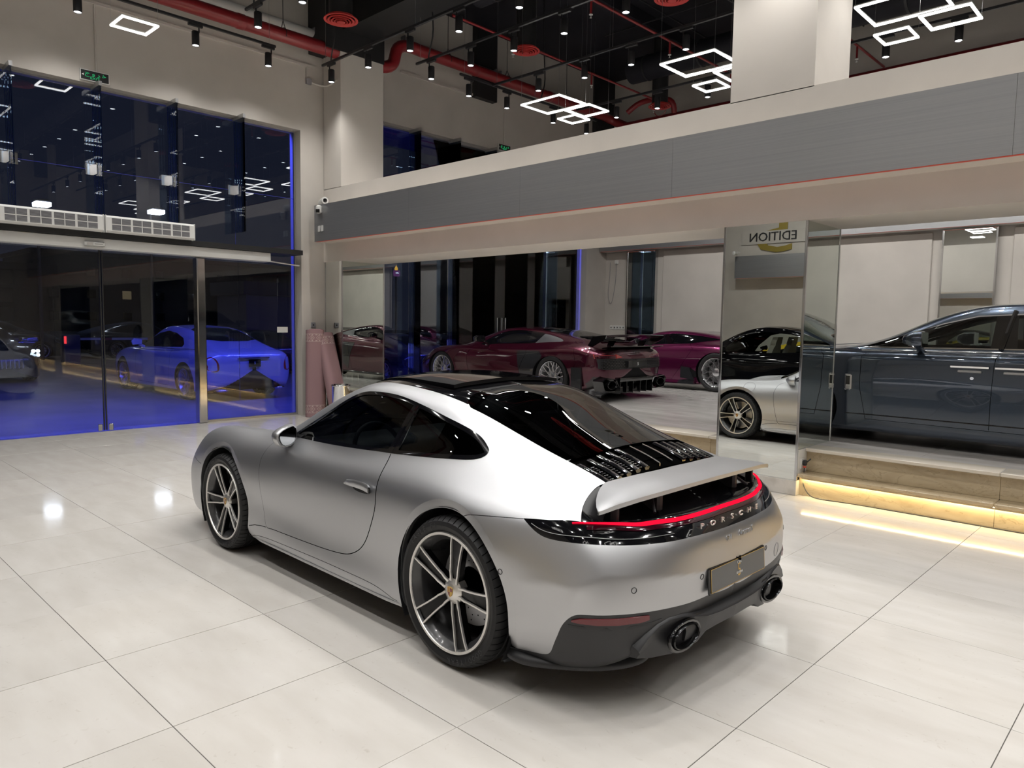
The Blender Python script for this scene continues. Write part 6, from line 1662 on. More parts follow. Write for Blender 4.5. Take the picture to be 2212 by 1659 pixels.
# ---- white two-door saloon outside
def white_fastback():
    PW = pm('white_metallic_paint', (.62, .63, .68), .24, .2, coat=1)
    T = [(-.90,.28,.82,.91,.60,.87,.88,.76,.97,.58,1.0,1.01), (-.5,.20,.90,.955,.62,.92,.93,.78,1.03,.58,1.12,1.14), (0,.18,.92,.97,.62,.93,.95,.78,1.05,.58,1.25,1.28),
         (.5,.18,.92,.972,.62,.93,.95,.79,1.03,.59,1.38,1.42), (1.1,.18,.92,.972,.62,.93,.94,.80,1.02,.60,1.455,1.50), (1.6,.18,.92,.972,.62,.93,.94,.81,1.01,.61,1.43,1.49),
         (2.0,.18,.92,.97,.62,.93,.93,.82,1.0,.68,1.25,1.33), (2.45,.18,.92,.97,.62,.92,.93,.82,.99,.72,1.06,1.10), (3.11,.19,.92,.968,.62,.90,.92,.78,.98,.64,.99,1.0), (3.5,.20,.88,.93,.60,.87,.86,.74,.92,.58,.94,.95), (3.8,.22,.80,.86,.55,.81,.77,.68,.84,.5,.86,.87)]
    ST = stations(T, (-1.08,.66), (4.02,.55))
    dl = [(2.45,1.02),(1.3,1.035),(.45,1.06),(.42,1.12),(.55,1.24),(.9,1.34),(1.3,1.385),(1.7,1.33),(2.1,1.19),(2.4,1.06)]
    f = dict(arches=((0,.365,.405),(3.11,.365,.405)), wheels=((0,.82,.365,.275,.285),(3.11,.82,.365,.275,.255)), glass_z=1.0, wkw=dict(spokes=7, style='five', dark=False),
        gaps=[[(2.35,.99),(2.36,.6),(2.25,.26)], [(.62,1.05),(.62,.7),(.75,.26)], [(2.25,.26),(.75,.25)]],
        regions=[('side_window','side',dl), ('windshield','topc',[(2.55,.0),(2.5,.4),(2.3,.68),(1.75,.56),(1.72,.3),(1.71,.0)]), ('rear_window','topc',[(.75,.0),(.7,.4),(.6,.5),(-.15,.56),(-.3,.3),(-.32,.0)])],
        mats=[('side_window',M['glass_black'],-.002),('windshield',M['glass_black'],0),('rear_window',M['glass_black'],0)])
    root, S, B = gen_car('white_fastback', WRA_LOC, WRA_ROT, ST, PW, 'white two-door fastback parked outside under blue light, seen from behind', f)
    for sd in (1, -1):
        patch(S, root, rounded([(-.86,.86,.86),(-.94,.76,.86),(-.98,.70,.74),(-.97,.72,.62),(-.90,.85,.63),(-.86,.88,.74)]), 'tail_lamp', M['red_lens_bright'], .006, sd)
        mr = MB(); mr.loft([[(2.05+dx, sd*(1.04+dy*s), 1.12+dz*s) for dy, dz in ((-.12,.06),(.06,.085),(.12,.02),(.09,-.06),(-.11,-.05))] for dx, s in ((0,.95),(.02,1),(.13,.6))]); mr.tube([(2.1, sd*.86, 1.02), (2.1, sd*.98, 1.07)], .03, 6); mr.build('wing_mirror', PW, root, smooth=50)
        MB().box(-1.02, sd*.62-.12, .20, -.85, sd*.62+.12, .27, .03).build('exhaust_tip', M['chrome'], root, smooth=50)
        q = [on_surf(S, (x,.83,1.03), sd, .004)[0] for x in np.linspace(2.5, -.7, 20)]; MB().tube([tuple(p) for p in q], .008, 5).build('belt_chrome', M['chrome'], root, smooth=60)
    MB().box(-1.10, -.34, .865, -1.0, .34, .885, .006).build('boot_handle', M['chrome'], root)
    plate(root, -1.105, .77, .13, .075)
    return root
def simple_coupe(name, loc, rz, paint, label, sc=1.0, lights=True, wk=None, tall=0.0, glass=None):
    t = tall
    T = [(-.85,.24,.80,.89,.58,.85,.78+t*.5,.73,.86+t*.6,.55,.89+t,.90+t), (-.4,.18,.89,.945,.60,.89,.85+t*.5,.75,.93+t*.6,.56,1.03+t,1.05+t), (0,.16,.90,.955,.58,.89,.85+t*.5,.75,.94+t*.6,.56,1.14+t,1.17+t), (.6,.15,.89,.94,.56,.87,.83+t*.5,.76,.92+t*.6,.57,1.25+t,1.29+t),
         (1.2,.15,.89,.935,.55,.86,.82+t*.5,.78,.90+t*.6,.58,1.29+t,1.335+t), (1.7,.15,.89,.94,.56,.87,.82+t*.5,.79,.89+t*.6,.64,1.16+t,1.22+t), (2.15,.15,.9,.945,.57,.88,.82+t*.5,.78,.88+t*.6,.70,.94+t,.98+t), (2.75,.16,.91,.95,.58,.88,.82+t*.5,.74,.86+t*.6,.6,.86+t*.7,.88+t*.7), (3.2,.16,.87,.91,.52,.84,.74+t*.4,.70,.79+t*.5,.52,.79+t*.6,.80+t*.6), (3.5,.16,.76,.80,.46,.74,.62+t*.3,.62,.67+t*.4,.45,.69+t*.4,.70+t*.4)]
    ST = stations(T, (-1.02,.58), (3.72,.42))
    dl = [(2.0,.91+t*.6),(1.0,.93+t*.6),(.2,.965+t*.6),(-.05,1.0+t*.6),(.1,1.06+t),(.6,1.18+t),(1.2,1.225+t),(1.6,1.14+t),(1.9,.98+t*.8)]
    g = glass or M['glass_black']
    f = dict(arches=((0,.345,.385),(2.75,.345,.385)), wheels=((0,.80,.345,.26,.28),(2.75,.80,.345,.26,.245)), glass_z=.9+t*.6, wkw=wk or dict(spokes=9, style='plain', dark=True),
        gaps=[[(2.05,.87),(2.1,.5),(2.0,.22)], [(.65,.92),(.66,.6),(.75,.22)]],
        regions=[('side_window','side',dl), ('windshield','topc',[(2.25,.0),(2.2,.4),(2.05,.65),(1.4,.54),(1.36,.3),(1.35,.0)]), ('rear_window','topc',[(.5,.0),(.45,.35),(.3,.46),(-.3,.5),(-.42,.3),(-.44,.0)])],
        mats=[('side_window',g,-.002),('windshield',g,0),('rear_window',g,0)])
    root, S, B = gen_car(name, loc, rz, ST, paint, label, f)
    for sd in (1, -1):
        if lights: 
            hl = patch(S, root, rounded([(3.40,.66,.66+t*.3),(3.28,.74,.70+t*.3),(3.2,.79,.66+t*.3),(3.28,.77,.57+t*.3),(3.45,.66,.55+t*.3),(3.52,.58,.60+t*.3)]), 'headlamp', M['lamp'], .004, sd)
            patch(S, root, [(-.90,.80,.80+t*.4),(-.97,.5,.80+t*.4),(-.97,.5,.74+t*.4),(-.90,.80,.72+t*.4)], 'tail_lamp', M['red_lens'], .004, sd)
        mr = MB(); mr.loft([[(1.85+dx, sd*(.98+dy*s), .98+t*.6+dz*s) for dy, dz in ((-.1,.04),(.05,.06),(.1,.02),(.08,-.05),(-.09,-.04))] for dx, s in ((0,.95),(.02,1),(.11,.5))]); mr.tube([(1.88, sd*.80, .90+t*.6), (1.88, sd*.92, .95+t*.6)], .02, 6); mr.build('wing_mirror', paint, root, smooth=50)
        q = [on_surf(S, (x,.9,.20), sd, .002)[0] for x in np.linspace(2.3, .45, 12)]; MB().tube([tuple(p) for p in q], .012, 5).build('side_skirt', M['black_satin'], root, smooth=60)
    return root, S
R8_LOC, R8_ROT = (-5.45, 7.0, ZP), 3.1416
HUR_LOC, HUR_ROT = (-4.36, 10.25, ZP), 3.1416
GHO_LOC, GHO_ROT = (2.12, 6.27, ZP), 3.1416
WRA_LOC, WRA_ROT = (-13.02, 4.32, -.02), 3.184
purple_coupe(); magenta_coupe(); blue_saloon(); white_fastback()
DK = pm('dark_graphite_paint', (.035, .04, .045), .25, .6, coat=1)
NB = pm('night_blue_paint', (.02, .024, .05), .25, .5, coat=1)
BK = pm('black_car_paint', (.002, .002, .0025), .25, 0, 0, coat=.8)
YL = pm('yellow_car_paint', (.75, .50, .02), .3, 0, .5, coat=1)
r, S_ = simple_coupe('dark_saloon', (-22.5, 1.15, -.02), .10, DK, 'dark grey saloon parked outside facing the entrance, one cross-shaped headlamp lit', tall=.10)
for sd in (1, -1):
    p, n = on_surf(S_, (3.36, .72, .68), sd, .012)
    hd = empty('headlamp_cluster', tuple(p), parent=r)
    for a, b in ((-.05, .05), (.05, .05), (-.05, -.05), (.05, -.05)): MB().lathe([(.001, .01), (.042, .008), (.045, -.02)], 'x', c=(.01, a, b), n=14).build('lamp_eye', M['lamp_on'] if sd > 0 else M['lamp'], hd, smooth=50)
for k in range(9): MB().box(3.70, -.36+.09*k-.012, .38, 3.74, -.36+.09*k+.012, .60, .004).build('grille_bar', M['chrome'], r)
simple_coupe('dark_sports_car', (-12.9, 9.3, -.02), 3.05, NB, 'dark sports car in the blue light outside the raised hall glass', glass=M['glass_black'], wk=dict(spokes=9, style='plain', dark=False))
simple_coupe('dark_sports_car', (-15.5, 12.8, -.02), 3.4, BK, 'black sports car further back outside the raised hall glass')
for i, (x, y, a, t, m, lb) in enumerate(((-21.5, -3.6, 1.5, .22, BK, 'black off-roader at the left edge of the dark car park'), (-31, 7.5, 1.7, .15, DK, 'dark parked car across the drive behind the white fastback'), (-19.0, 8.4, 2.9, .0, NB, 'dark coupe parked behind the white fastback, by the far fence'), (-30, -2.5, 1.4, .3, BK, 'tall black car in the far row outside'), (-31, 2.2, 1.6, .25, DK, 'dark car in the far row outside, middle one'))):
    simple_coupe('parked_car', (x, y, -.02), a, m, lb, tall=t)
# cars behind the camera, seen only in the column mirror and in reflections
r, S_ = simple_coupe('black_suv', (-3.3, -3.55, 0), PI, BK, 'tall black car with cream seats seen in the column mirror', tall=.31, glass=M['glass_clear'])
for x in (.55, 1.25):
    for sd in (1, -1):
        MB().box(x-.05, sd*.38-.24, .55, x+.42, sd*.38+.24, .72, .05).build('seat', M['leather_cream'], r, smooth=50)
        m = MB(); m.loft([[(x-.02-.2*t, sd*.38-w, .68+.75*t), (x-.02-.2*t, sd*.38+w, .68+.75*t), (x-.13-.2*t, sd*.38+w, .68+.75*t), (x-.13-.2*t, sd*.38-w, .68+.75*t)] for t, w in ((0, .23), (.5, .22), (.72, .16), (.78, .12), (.84, .14), (1, .11))]); m.build('seat_back', M['leather_cream'], r, smooth=60)
simple_coupe('yellow_coupe', (-5.3, -6.2, 0), 0.1, YL, 'yellow car behind the black one in the column mirror', tall=.05)
# gold sign on the wall behind
sg = empty('wall_sign', (-6.64, -7.94, 4.05), label='big gold 5 with black lettering on the wall seen in the column mirror', cat='sign')
FM = frame_matrix((0, .02, .05), (-1, 0, 0), (0, 0, 1))
text_obj('numeral', '5', 1.5, M['sign_gold'], FM @ Matrix.Diagonal((1.75, 1, 1, 1)), sg, .02)
MB().box(-.9, .031, -.17, .9, .036, .17).build('band', M['plaster'], sg)
text_obj('lettering', 'EDITION', .34, M['black_satin'], frame_matrix((0, .05, 0), (-1, 0, 0), (0, 0, 1)), sg, .02)
text_obj('lettering', 'CAR', .34, M['black_satin'], frame_matrix((0, .05, .95), (-1, 0, 0), (0, 0, 1)), sg, .02)
c = tag(empty('security_camera', (-7.45, -7.5, 3.62)), 'white bullet camera on the grey band seen in the column mirror', 'camera')
MB().lathe([(.001, 0), (.045, 0), (.05, .02), (.05, .18), (.001, .2)], 'y', n=16).build('camera_body', M['white'], c, smooth=40)
MB().box(-.03, -.12, .02, .03, .02, .05).build('bracket', M['white'], c)

# ------------------------------------------------------------------ ceiling fixtures
ORD = ['first', 'second', 'third', 'fourth', 'fifth', 'sixth', 'seventh', 'eighth', 'ninth', 'tenth', 'eleventh', 'twelfth', 'thirteenth', 'fourteenth', 'fifteenth', 'sixteenth']
def make_spot_proto():
    r = empty('track_spotlight', (0, 0, 0))
    MB().box(-.02, -.10, .255, .02, .10, .295, .004).build('adapter', M['black_satin'], r)
    MB().tube([(0, .05, .255), (0, .05, .19), (0, .03, .17)], .010, 8).build('stem', M['black_satin'], r, smooth=60)
    MB().lathe([(.001, .19), (.045, .19), (.050, .183), (.050, .012), (.047, 0), (.042, 0), (.041, .02), (.001, .02)], 'z', c=(0, .0, 0), n=20).build('housing', M['black_satin'], r, smooth=40)
    MB().lathe([(.001, .006), (.041, .006), (.041, .012), (.001, .012)], 'z', n=18).build('lens', M['spot_lens'], r, smooth=40)
    return r
SPOT = None
SPOT_E = 80.0
def spot(x, y, z, ax, label, group, tilt=(0, 0), energy=1.0, light=True):
    global SPOT
    if SPOT is None: SPOT = make_spot_proto(); o = SPOT
    else: o = copy_tree(SPOT)
    o.location = (x, y, z); o.rotation_euler = (0, 0, ax)
    tag(o, label, 'spotlight', group)
    if light:
        Ld = SPOTL.get(energy)
        if Ld is None:
            Ld = bpy.data.lights.new('spot_lamp', 'SPOT'); Ld.energy = SPOT_E*energy; Ld.spot_size = math.radians(128); Ld.spot_blend = 1.0; Ld.shadow_soft_size = .04; Ld.color = (1.0, .975, .94); SPOTL[energy] = Ld
        lo = bpy.data.objects.new('spot_lamp', Ld); COL.objects.link(lo); lo.location = (x, y, z-.015); lo.rotation_euler = (tilt[0], tilt[1], 0)
    return o
SPOTL = {}
def rail(p0, p1, label, hang=()):
    r = empty('track_rail', p0, label=label, cat='light track')
    d = Vector(p1)-Vector(p0); ln = d.length; rz = math.atan2(d.y, d.x); r.rotation_euler = (0, 0, rz)
    MB().box(0, -.018, 0, ln, .018, .035, .003).build('rail', M['black_satin'], r)
    m = MB(); n = max(2, int(ln/2.2)); top = (ZT if p0[1] < 4.7 else ZT2)-p0[2]
    for k in range(n+1):
        x = .1+(ln-.2)*k/n; m.tube([(x, 0, .03), (x, 0, top)], .0025, 5)
    m.build('suspension_wire', M['steel_satin'], r)
    for x in hang:
        MB().tube(smooth_curve([(x, 0, .03), (x+.02, .0, .12), (x+.10, 0, .35), (x+.08, 0, .8), (x+.05, 0, top)], 14), .012, 6).build('supply_cable', M['black_satin'], r, smooth=60)
    return r
ZL = 5.40; ZR = ZL+.295
rail((-8.37, -4.4, ZR), (-8.37, 2.98, ZR), 'black light track running along the entrance wall')
for i, y in enumerate((-3.2, -2.2, -1.0, .32, 1.78, 2.86)):
    spot(-8.37, y, ZL, 0, 'black track spotlight near the entrance wall, %s from the corner' % ORD[5-i], 'spotlights by the entrance wall', tilt=(0, .1), energy=.8)
rail((-8.55, 3.89, ZR), (7.6, 3.89, ZR), 'black light track just in front of the beam', (.25,))
for i, x in enumerate((-8.29, -7.29, -6.29, -5.27, -4.19, -3.1, -2.05, -1.0, .1, 1.2, 2.4, 3.6, 5)):
    spot(x, 3.89, ZL, PI/2, 'black track spotlight in front of the beam, %s from the entrance wall' % ORD[i], 'spotlights in front of the beam', energy=.8)
rail((-7.45, 2.06, ZR), (7.6, 2.06, ZR), 'black light track over the bonnet of the silver coupe', (.22,))
for i, x in enumerate((-7.12, -6.02, -4.9, -3.8, -2.7, -1.6, -.5, .6, 1.7, 2.8, 4, 5.2)):
    spot(x, 2.06, ZL, PI/2, 'black track spotlight on the track over the silver coupe, %s from the entrance wall' % ORD[i], 'spotlights over the silver coupe')
for r_, yy in enumerate((.35, -1.35, -3.05, -4.75)):
    rail((-7.6, yy, ZR), (7.6, yy, ZR), 'black light track over the open floor, %s from the coupe' % ORD[r_])
    for i, x in enumerate((-6.8, -5.2, -3.6, -2.3, -1.0, .3, 1.6, 3.0, 4.6, 6.2)):
        spot(x+.35*(r_ % 2), yy, ZL, PI/2, 'black track spotlight over the open floor, track %s, %s from the entrance wall' % (ORD[r_], ORD[i]), 'spotlights over the open floor', tilt=(-.75, 0) if r_ == 3 else (0, 0), energy=1.3 if r_ == 3 else 1.0)
# second hall
rail((-7.35, 4.85, ZR), (7.6, 4.85, ZR), 'black light track behind the beam', (.3,))
for i, x in enumerate((-6.98, -6.08, -5.20, -4.29, -3.32, -2.3, -.2, 1.0, 2.2, 3.4)):
    spot(x, 4.85+(.0 if not -1.75 < x < -.6 else .5), ZL, PI/2, 'black track spotlight behind the beam, %s from the entrance wall' % ORD[i], 'spotlights behind the beam', energy=1.0)
rail((-7.17, 5.62, ZR), (-7.17, 9.3, ZR), 'black light track along the glass of the raised hall', (2.0,))
for i, y in enumerate((5.82, 6.73, 7.98, 8.99)):
    spot(-7.17, y, ZL, 0, 'black track spotlight along the raised hall glass, %s from the beam' % ORD[i], 'spotlights along the raised hall glass', energy=1.2)
rail((-7.17, 6.38, ZR), (7.6, 6.38, ZR), 'black light track over the purple coupe')
for i, x in enumerate((-6.11, -5.16, -4.30, -3.40, -2.4, -1.3, -.2, .9, 2.0, 3.2)):
    spot(x, 6.38, ZL, PI/2, 'black track spotlight over the purple coupe, %s from the entrance wall' % ORD[i], 'spotlights over the purple coupe', energy=1.25)
rail((-7.0, 8.46, ZR), (7.6, 8.46, ZR), 'black light track in front of the far wall')
for i, x in enumerate((-6.06, -5.19, -4.22, -2.8, -1.48, -.59, .6, 1.9, 3.2)):
    spot(x, 8.46, ZL, PI/2, 'black track spotlight in front of the far wall, %s from the entrance wall' % ORD[i], 'spotlights near the far wall', tilt=(.75, 0), energy=1.7)
# LED frame pendants: three rectangles each
def led_frame(mb_on, mb_body, cx, cy, z, sx, sy, w=.022):
    for (x0, y0, x1, y1) in ((cx-sx/2, cy-sy/2, cx+sx/2, cy-sy/2+w), (cx-sx/2, cy+sy/2-w, cx+sx/2, cy+sy/2), (cx-sx/2, cy-sy/2+w, cx-sx/2+w, cy+sy/2-w), (cx+sx/2-w, cy-sy/2+w, cx+sx/2, cy+sy/2-w)):
        mb_on.box(x0, y0, z, x1, y1, z+.02); mb_body.box(x0, y0, z+.02, x1, y1, z+.032)
def pendant(x, y, label, tz=ZT, L_=((0, 0, 5.32, .86, .62), (.12, .42, 5.18, .58, .56), (-.02, .30, 5.02, .39, .41))):
    p = empty('led_pendant', (x, y, 0), label=label, cat='pendant lamp', group='pendants of three lit square frames')
    for (dx, dy, z, sx, sy) in L_:
        on, bd = MB(), MB(); led_frame(on, bd, dx, dy, z, sx, sy)
        f = bd.build('frame', M['white'], p); on.build('led_tube', M['led_white'], f)
        wr = MB()
        for a in (-1, 1): wr.tube([(dx+a*(sx/2-.01), dy+a*(sy/2-.01), z+.03), (dx+a*(sx/2-.01), dy+a*(sy/2-.01), tz)], .0022, 5)
        wr.build('suspension_wire', M['steel_satin'], f)
    return p
pendant(-5.55, 6.25, 'lit pendant of three white frames over the purple coupe', ZT2, ((-.12, 0, 5.06, .80, .66), (.25, .38, 4.98, .50, .50), (-.44, .90, 5.08, .39, .40)))
pendant(-2.95, 6.20, 'lit pendant of three white frames left of the big white column', ZT2, ((-.10, -.05, 5.06, .80, .66), (.25, .38, 4.98, .50, .50), (-.46, .92, 5.08, .39, .40)))
pendant(-.45, 6.10, 'lit pendant of three white frames right of the big white column', ZT2, ((-.10, -.05, 5.06, .80, .66), (.25, .36, 4.98, .50, .50), (-.46, .92, 5.12, .39, .42)))
pendant(-7.6, .2, 'lit pendant of three white frames by the entrance wall', ZT, ((.35, -.62, 5.30, .86, .70), (.62, -.25, 5.22, .58, .56), (-.02, .52, 5.15, .42, .42)))
for i, (x, y) in enumerate(((-4.6, -1.0), (-1.4, -1.9), (1.6, .4), (4.2, -.6), (-4.4, -4.3), (-1.0, -4.6), (2.4, -3.6))):
    pendant(x, y, 'lit pendant of three white frames over the open floor, %s one' % ORD[i])
for i, x in enumerate((2.3, 4.8)):
    pendant(x, 6.1, 'lit pendant of three white frames further along the raised hall, %s one' % ORD[i], ZT2)
# round red air diffusers with a black neck
def diffuser(x, y, z, r, label, top):
    d = empty('air_diffuser', (x, y, z), label=label, cat='air diffuser', group='round red air diffusers')
    m = MB()
    for k, (ra, zz) in enumerate(((r, 0), (r*.78, -.012), (r*.58, -.022), (r*.40, -.030))):
        m.lathe([(ra, zz+.012), (ra, zz), (ra*.86, zz+.006), (ra*.80, zz+.045), (ra*.82, zz+.05)], 'z', n=36)
    m.lathe([(.001, -.036), (r*.24, -.034), (r*.2, .01)], 'z', n=20)
    m.build('cone', M['red_diffuser'], d, smooth=50)
    MB().lathe([(r*.7, .04), (r*.7, top-z)], 'z', n=24).build('neck', M['black_paint'], d, smooth=50)
    return d
diffuser(-7.75, 3.72, 6.15, .255, 'round red ceiling diffuser above the entrance corner', ZT)
diffuser(-6.7, 6.70, 6.25, .235, 'round red ceiling diffuser over the red pipe end of the raised hall', ZT2)
diffuser(-6.4, 10.4, 6.08, .23, 'round red ceiling diffuser deep in the raised hall, half behind a spotlight', ZT2)
diffuser(-3.72, 6.5, 6.2, .25, 'round red ceiling diffuser at the top edge, near the pendants', ZT2)
diffuser(.35, 7.4, 6.1, .25, 'round red ceiling diffuser at the far right', ZT2)
diffuser(-3.5, 1.2, 6.15, .25, 'round red ceiling diffuser above the silver coupe', ZT)
diffuser(.5, -1.8, 6.15, .25, 'round red ceiling diffuser over the open floor', ZT)
# red fire pipe with an S bend
pp = empty('fire_pipe', (0, 0, 0), label='thick red sprinkler main with an S bend along the entrance wall', cat='pipe')
path = [(-8.72, -7.9, 6.06), (-8.72, -3, 6.06), (-8.72, 2, 6.06), (-8.72, 4.9, 6.06)]
bend = smooth_curve([(-8.72, 4.9, 6.06), (-8.72, 5.2, 6.065), (-8.72, 5.40, 6.16), (-8.72, 5.46, 6.30), (-8.72, 5.52, 6.46), (-8.72, 5.72, 6.56), (-8.72, 6.0, 6.565)], 18)
MB().tube(path+bend[1:]+[(-8.72, 8, 6.565), (-8.72, 10, 6.565), (-8.72, 11.65, 6.565)], .105, 16).build('main_pipe', M['red_paint'], pp, smooth=60)
for y, z in ((2.6, 6.06), (7.4, 6.565), (9.6, 6.565), (-.2, 6.06)): MB().lathe([(.106, -.06), (.112, -.05), (.112, .05), (.106, .06)], 'y', c=(-8.72, y, z), n=18).build('coupling', M['red_paint'], pp, smooth=60)
for y, z, tz in ((3.3, 6.06, ZT), (.9, 6.06, ZT), (6.7, 6.565, ZT2), (8.3, 6.565, ZT2), (10.2, 6.565, ZT2)):
    MB().tube([(-8.72, y, tz), (-8.72, y, z+.22)], .006, 5).tube([(-8.72+.112*math.cos(a), y, z+.0+.112*math.sin(a)+.0) for a in np.linspace(-.4, PI+.4, 14)], .006, 5).tube([(-8.72, y, z+.22), (-8.65, y, z+.08)], .006, 5).tube([(-8.72, y, z+.22), (-8.79, y, z+.08)], .006, 5).build('pipe_hanger', M['black_satin'], pp)
MB().tube([(-8.3, 11.9, 6.30), (-4, 11.9, 6.28), (3, 11.9, 6.28), (8.5, 11.9, 6.28)], .10, 14).tube(smooth_curve([(-8.72, 11.6, 6.565), (-8.65, 11.85, 6.5), (-8.3, 11.9, 6.32)], 8), .10, 12).build('far_pipe', M['red_paint'], pp, smooth=60)
MB().tube(smooth_curve([(-7.9, 11.4, 6.45), (-7.6, 11.45, 6.62), (-7.1, 11.5, 6.62), (-6.8, 11.5, 6.5), (-6.8, 11.6, 6.3)], 16), .06, 10).lathe([(.15, -.01), (.165, 0), (.15, .01)], 'y', c=(-7.0, 11.35, 6.36), n=24).build('valve', M['red_paint'], pp, smooth=60)
for i, (x0, y0, x1, y1, z, lb) in enumerate(((-7.9, 5.2, -4.6, 9.6, 6.55, 'a'), (-4.9, 5.15, -2.0, 9.5, 6.55, 'b'))): pass
for pts, lb in (([(-5.0, 4.9, 6.5), (-5.0, 12.2, 6.5)], 'thin red sprinkler branch pipe left of the pendants'), ([(-2.7, 5.0, 6.5), (-2.7, 12.2, 6.5)], 'thin red sprinkler branch pipe by the white column'), ([(-7.0, 5.3, 6.5), (-7.0, 11.5, 6.5)], 'thin red sprinkler branch pipe near the glass')):
    s = empty('sprinkler_pipe', pts[0], label=lb, cat='pipe'); d = [Vector(p)-Vector(pts[0]) for p in pts]
    MB().tube([tuple(q) for q in d], .022, 8).build('branch_pipe', M['red_paint'], s, smooth=60)
    for yy in (1.4, 3.6, 5.8):
        h = MB().tube([(0, yy, 0), (0, yy, -.22)], .018, 8).build('drop', M['red_paint'], s, smooth=60)
        MB().lathe([(.001, -.22), (.028, -.222), (.03, -.232), (.008, -.24), (.006, -.27), (.018, -.275), (.001, -.28)], 'z', c=(0, yy, 0), n=14).build('sprinkler_head', M['white'], h, smooth=40)
# white roller tubes above the pipe
for y0, y1, z, lb in ((-1.0, 4.0, 6.36, 'white roller blind tube above the pipe, nearest the entrance'), (5.85, 8.2, 6.75, 'white roller blind tube above the pipe in the raised hall, nearer one'), (8.35, 11.6, 6.75, 'white roller blind tube above the pipe in the raised hall, farther one')):
    r = empty('roller_blind', (-9.0, y0, z), label=lb, cat='roller blind')
    MB().lathe([(.001, 0), (.062, 0), (.062, y1-y0), (.001, y1-y0)], 'y', n=18).build('tube', M['white'], r, smooth=40)
    for yy in (0, y1-y0): MB().box(-.05, yy-.012, -.03, .08, yy+.012, .09, .01).build('bracket', M['grey_plastic'], r)
# smoke detectors, ducts
for x, y, z, lb in ((-3.55, 7.35, 6.5, 'white smoke detector on a black conduit, left of the white column'),):
    s = empty('smoke_detector', (x, y, z), label=lb, cat='smoke detector')
    MB().lathe([(.001, -.03), (.035, -.03), (.05, -.01), (.055, .02), (.055, .03)], 'z', n=20).build('detector_head', M['white'], s, smooth=40)
    MB().lathe([(.06, .03), (.06, .05), (.001, .05)], 'z', n=20).tube([(0, -3.2, .05), (0, 3.4, .05)], .014, 6).tube([(0, 0, .05), (0, 0, 1.1)], .01, 6).build('detector_base', M['black_satin'], s, smooth=40)
def duct(pts, r, label):
    d = empty('air_duct', pts[0], label=label, cat='duct'); q = [Vector(p)-Vector(pts[0]) for p in pts]
    MB().tube([tuple(a) for a in q], r, 20).build('duct_body', M['ceiling'], d, smooth=50)
    mm = MB(); tot = (q[-1]-q[0]).length; dr = (q[-1]-q[0]).normalized()
    for k in range(int(tot/1.2)):
        p = q[0]+dr*(k*1.2+.4); mm.tube([tuple(p-dr*.02), tuple(p+dr*.02)], r+.012, 20)
    mm.build('duct_band', M['black_satin'], d, smooth=50)
duct([(-7.9, 2.9, 6.75), (7.5, 2.9, 6.75)], .24, 'round black air duct near the entrance corner')
duct([(-6.9, 5.75, 6.95), (7.5, 5.75, 6.95)], .22, 'round black air duct behind the beam')
duct([(-6.9, 10.1, 6.80), (7.5, 10.1, 6.80)], .24, 'round black air duct deep in the raised hall')
bm = MB()
for x in (-6.3, -3.9, -1.6, .8, 3.2, 5.6): bm.box(x-.12, 5.15, 7.38, x+.12, 12.3, ZT2)
for x in (-6.3, -3.9, -1.6, .8, 3.2, 5.6): bm.box(x-.12, -7.9, 6.95, x+.12, 4.2, ZT)
st(bm.build('trim_5', M['ceiling']))
cd = MB()
for y in (7.0, 9.3, 11.0): cd.tube([(-7, y, 7.32), (7.5, y, 7.32)], .016, 6)
for x in (-5.6, -3.1, -.3): cd.tube([(x, 5.2, 7.34), (x, 12.2, 7.34)], .016, 6)
tag(cd.build('ceiling_conduit', M['black_satin'], None, smooth=60), 'grid of thin black conduits under the raised hall ceiling', 'conduit')

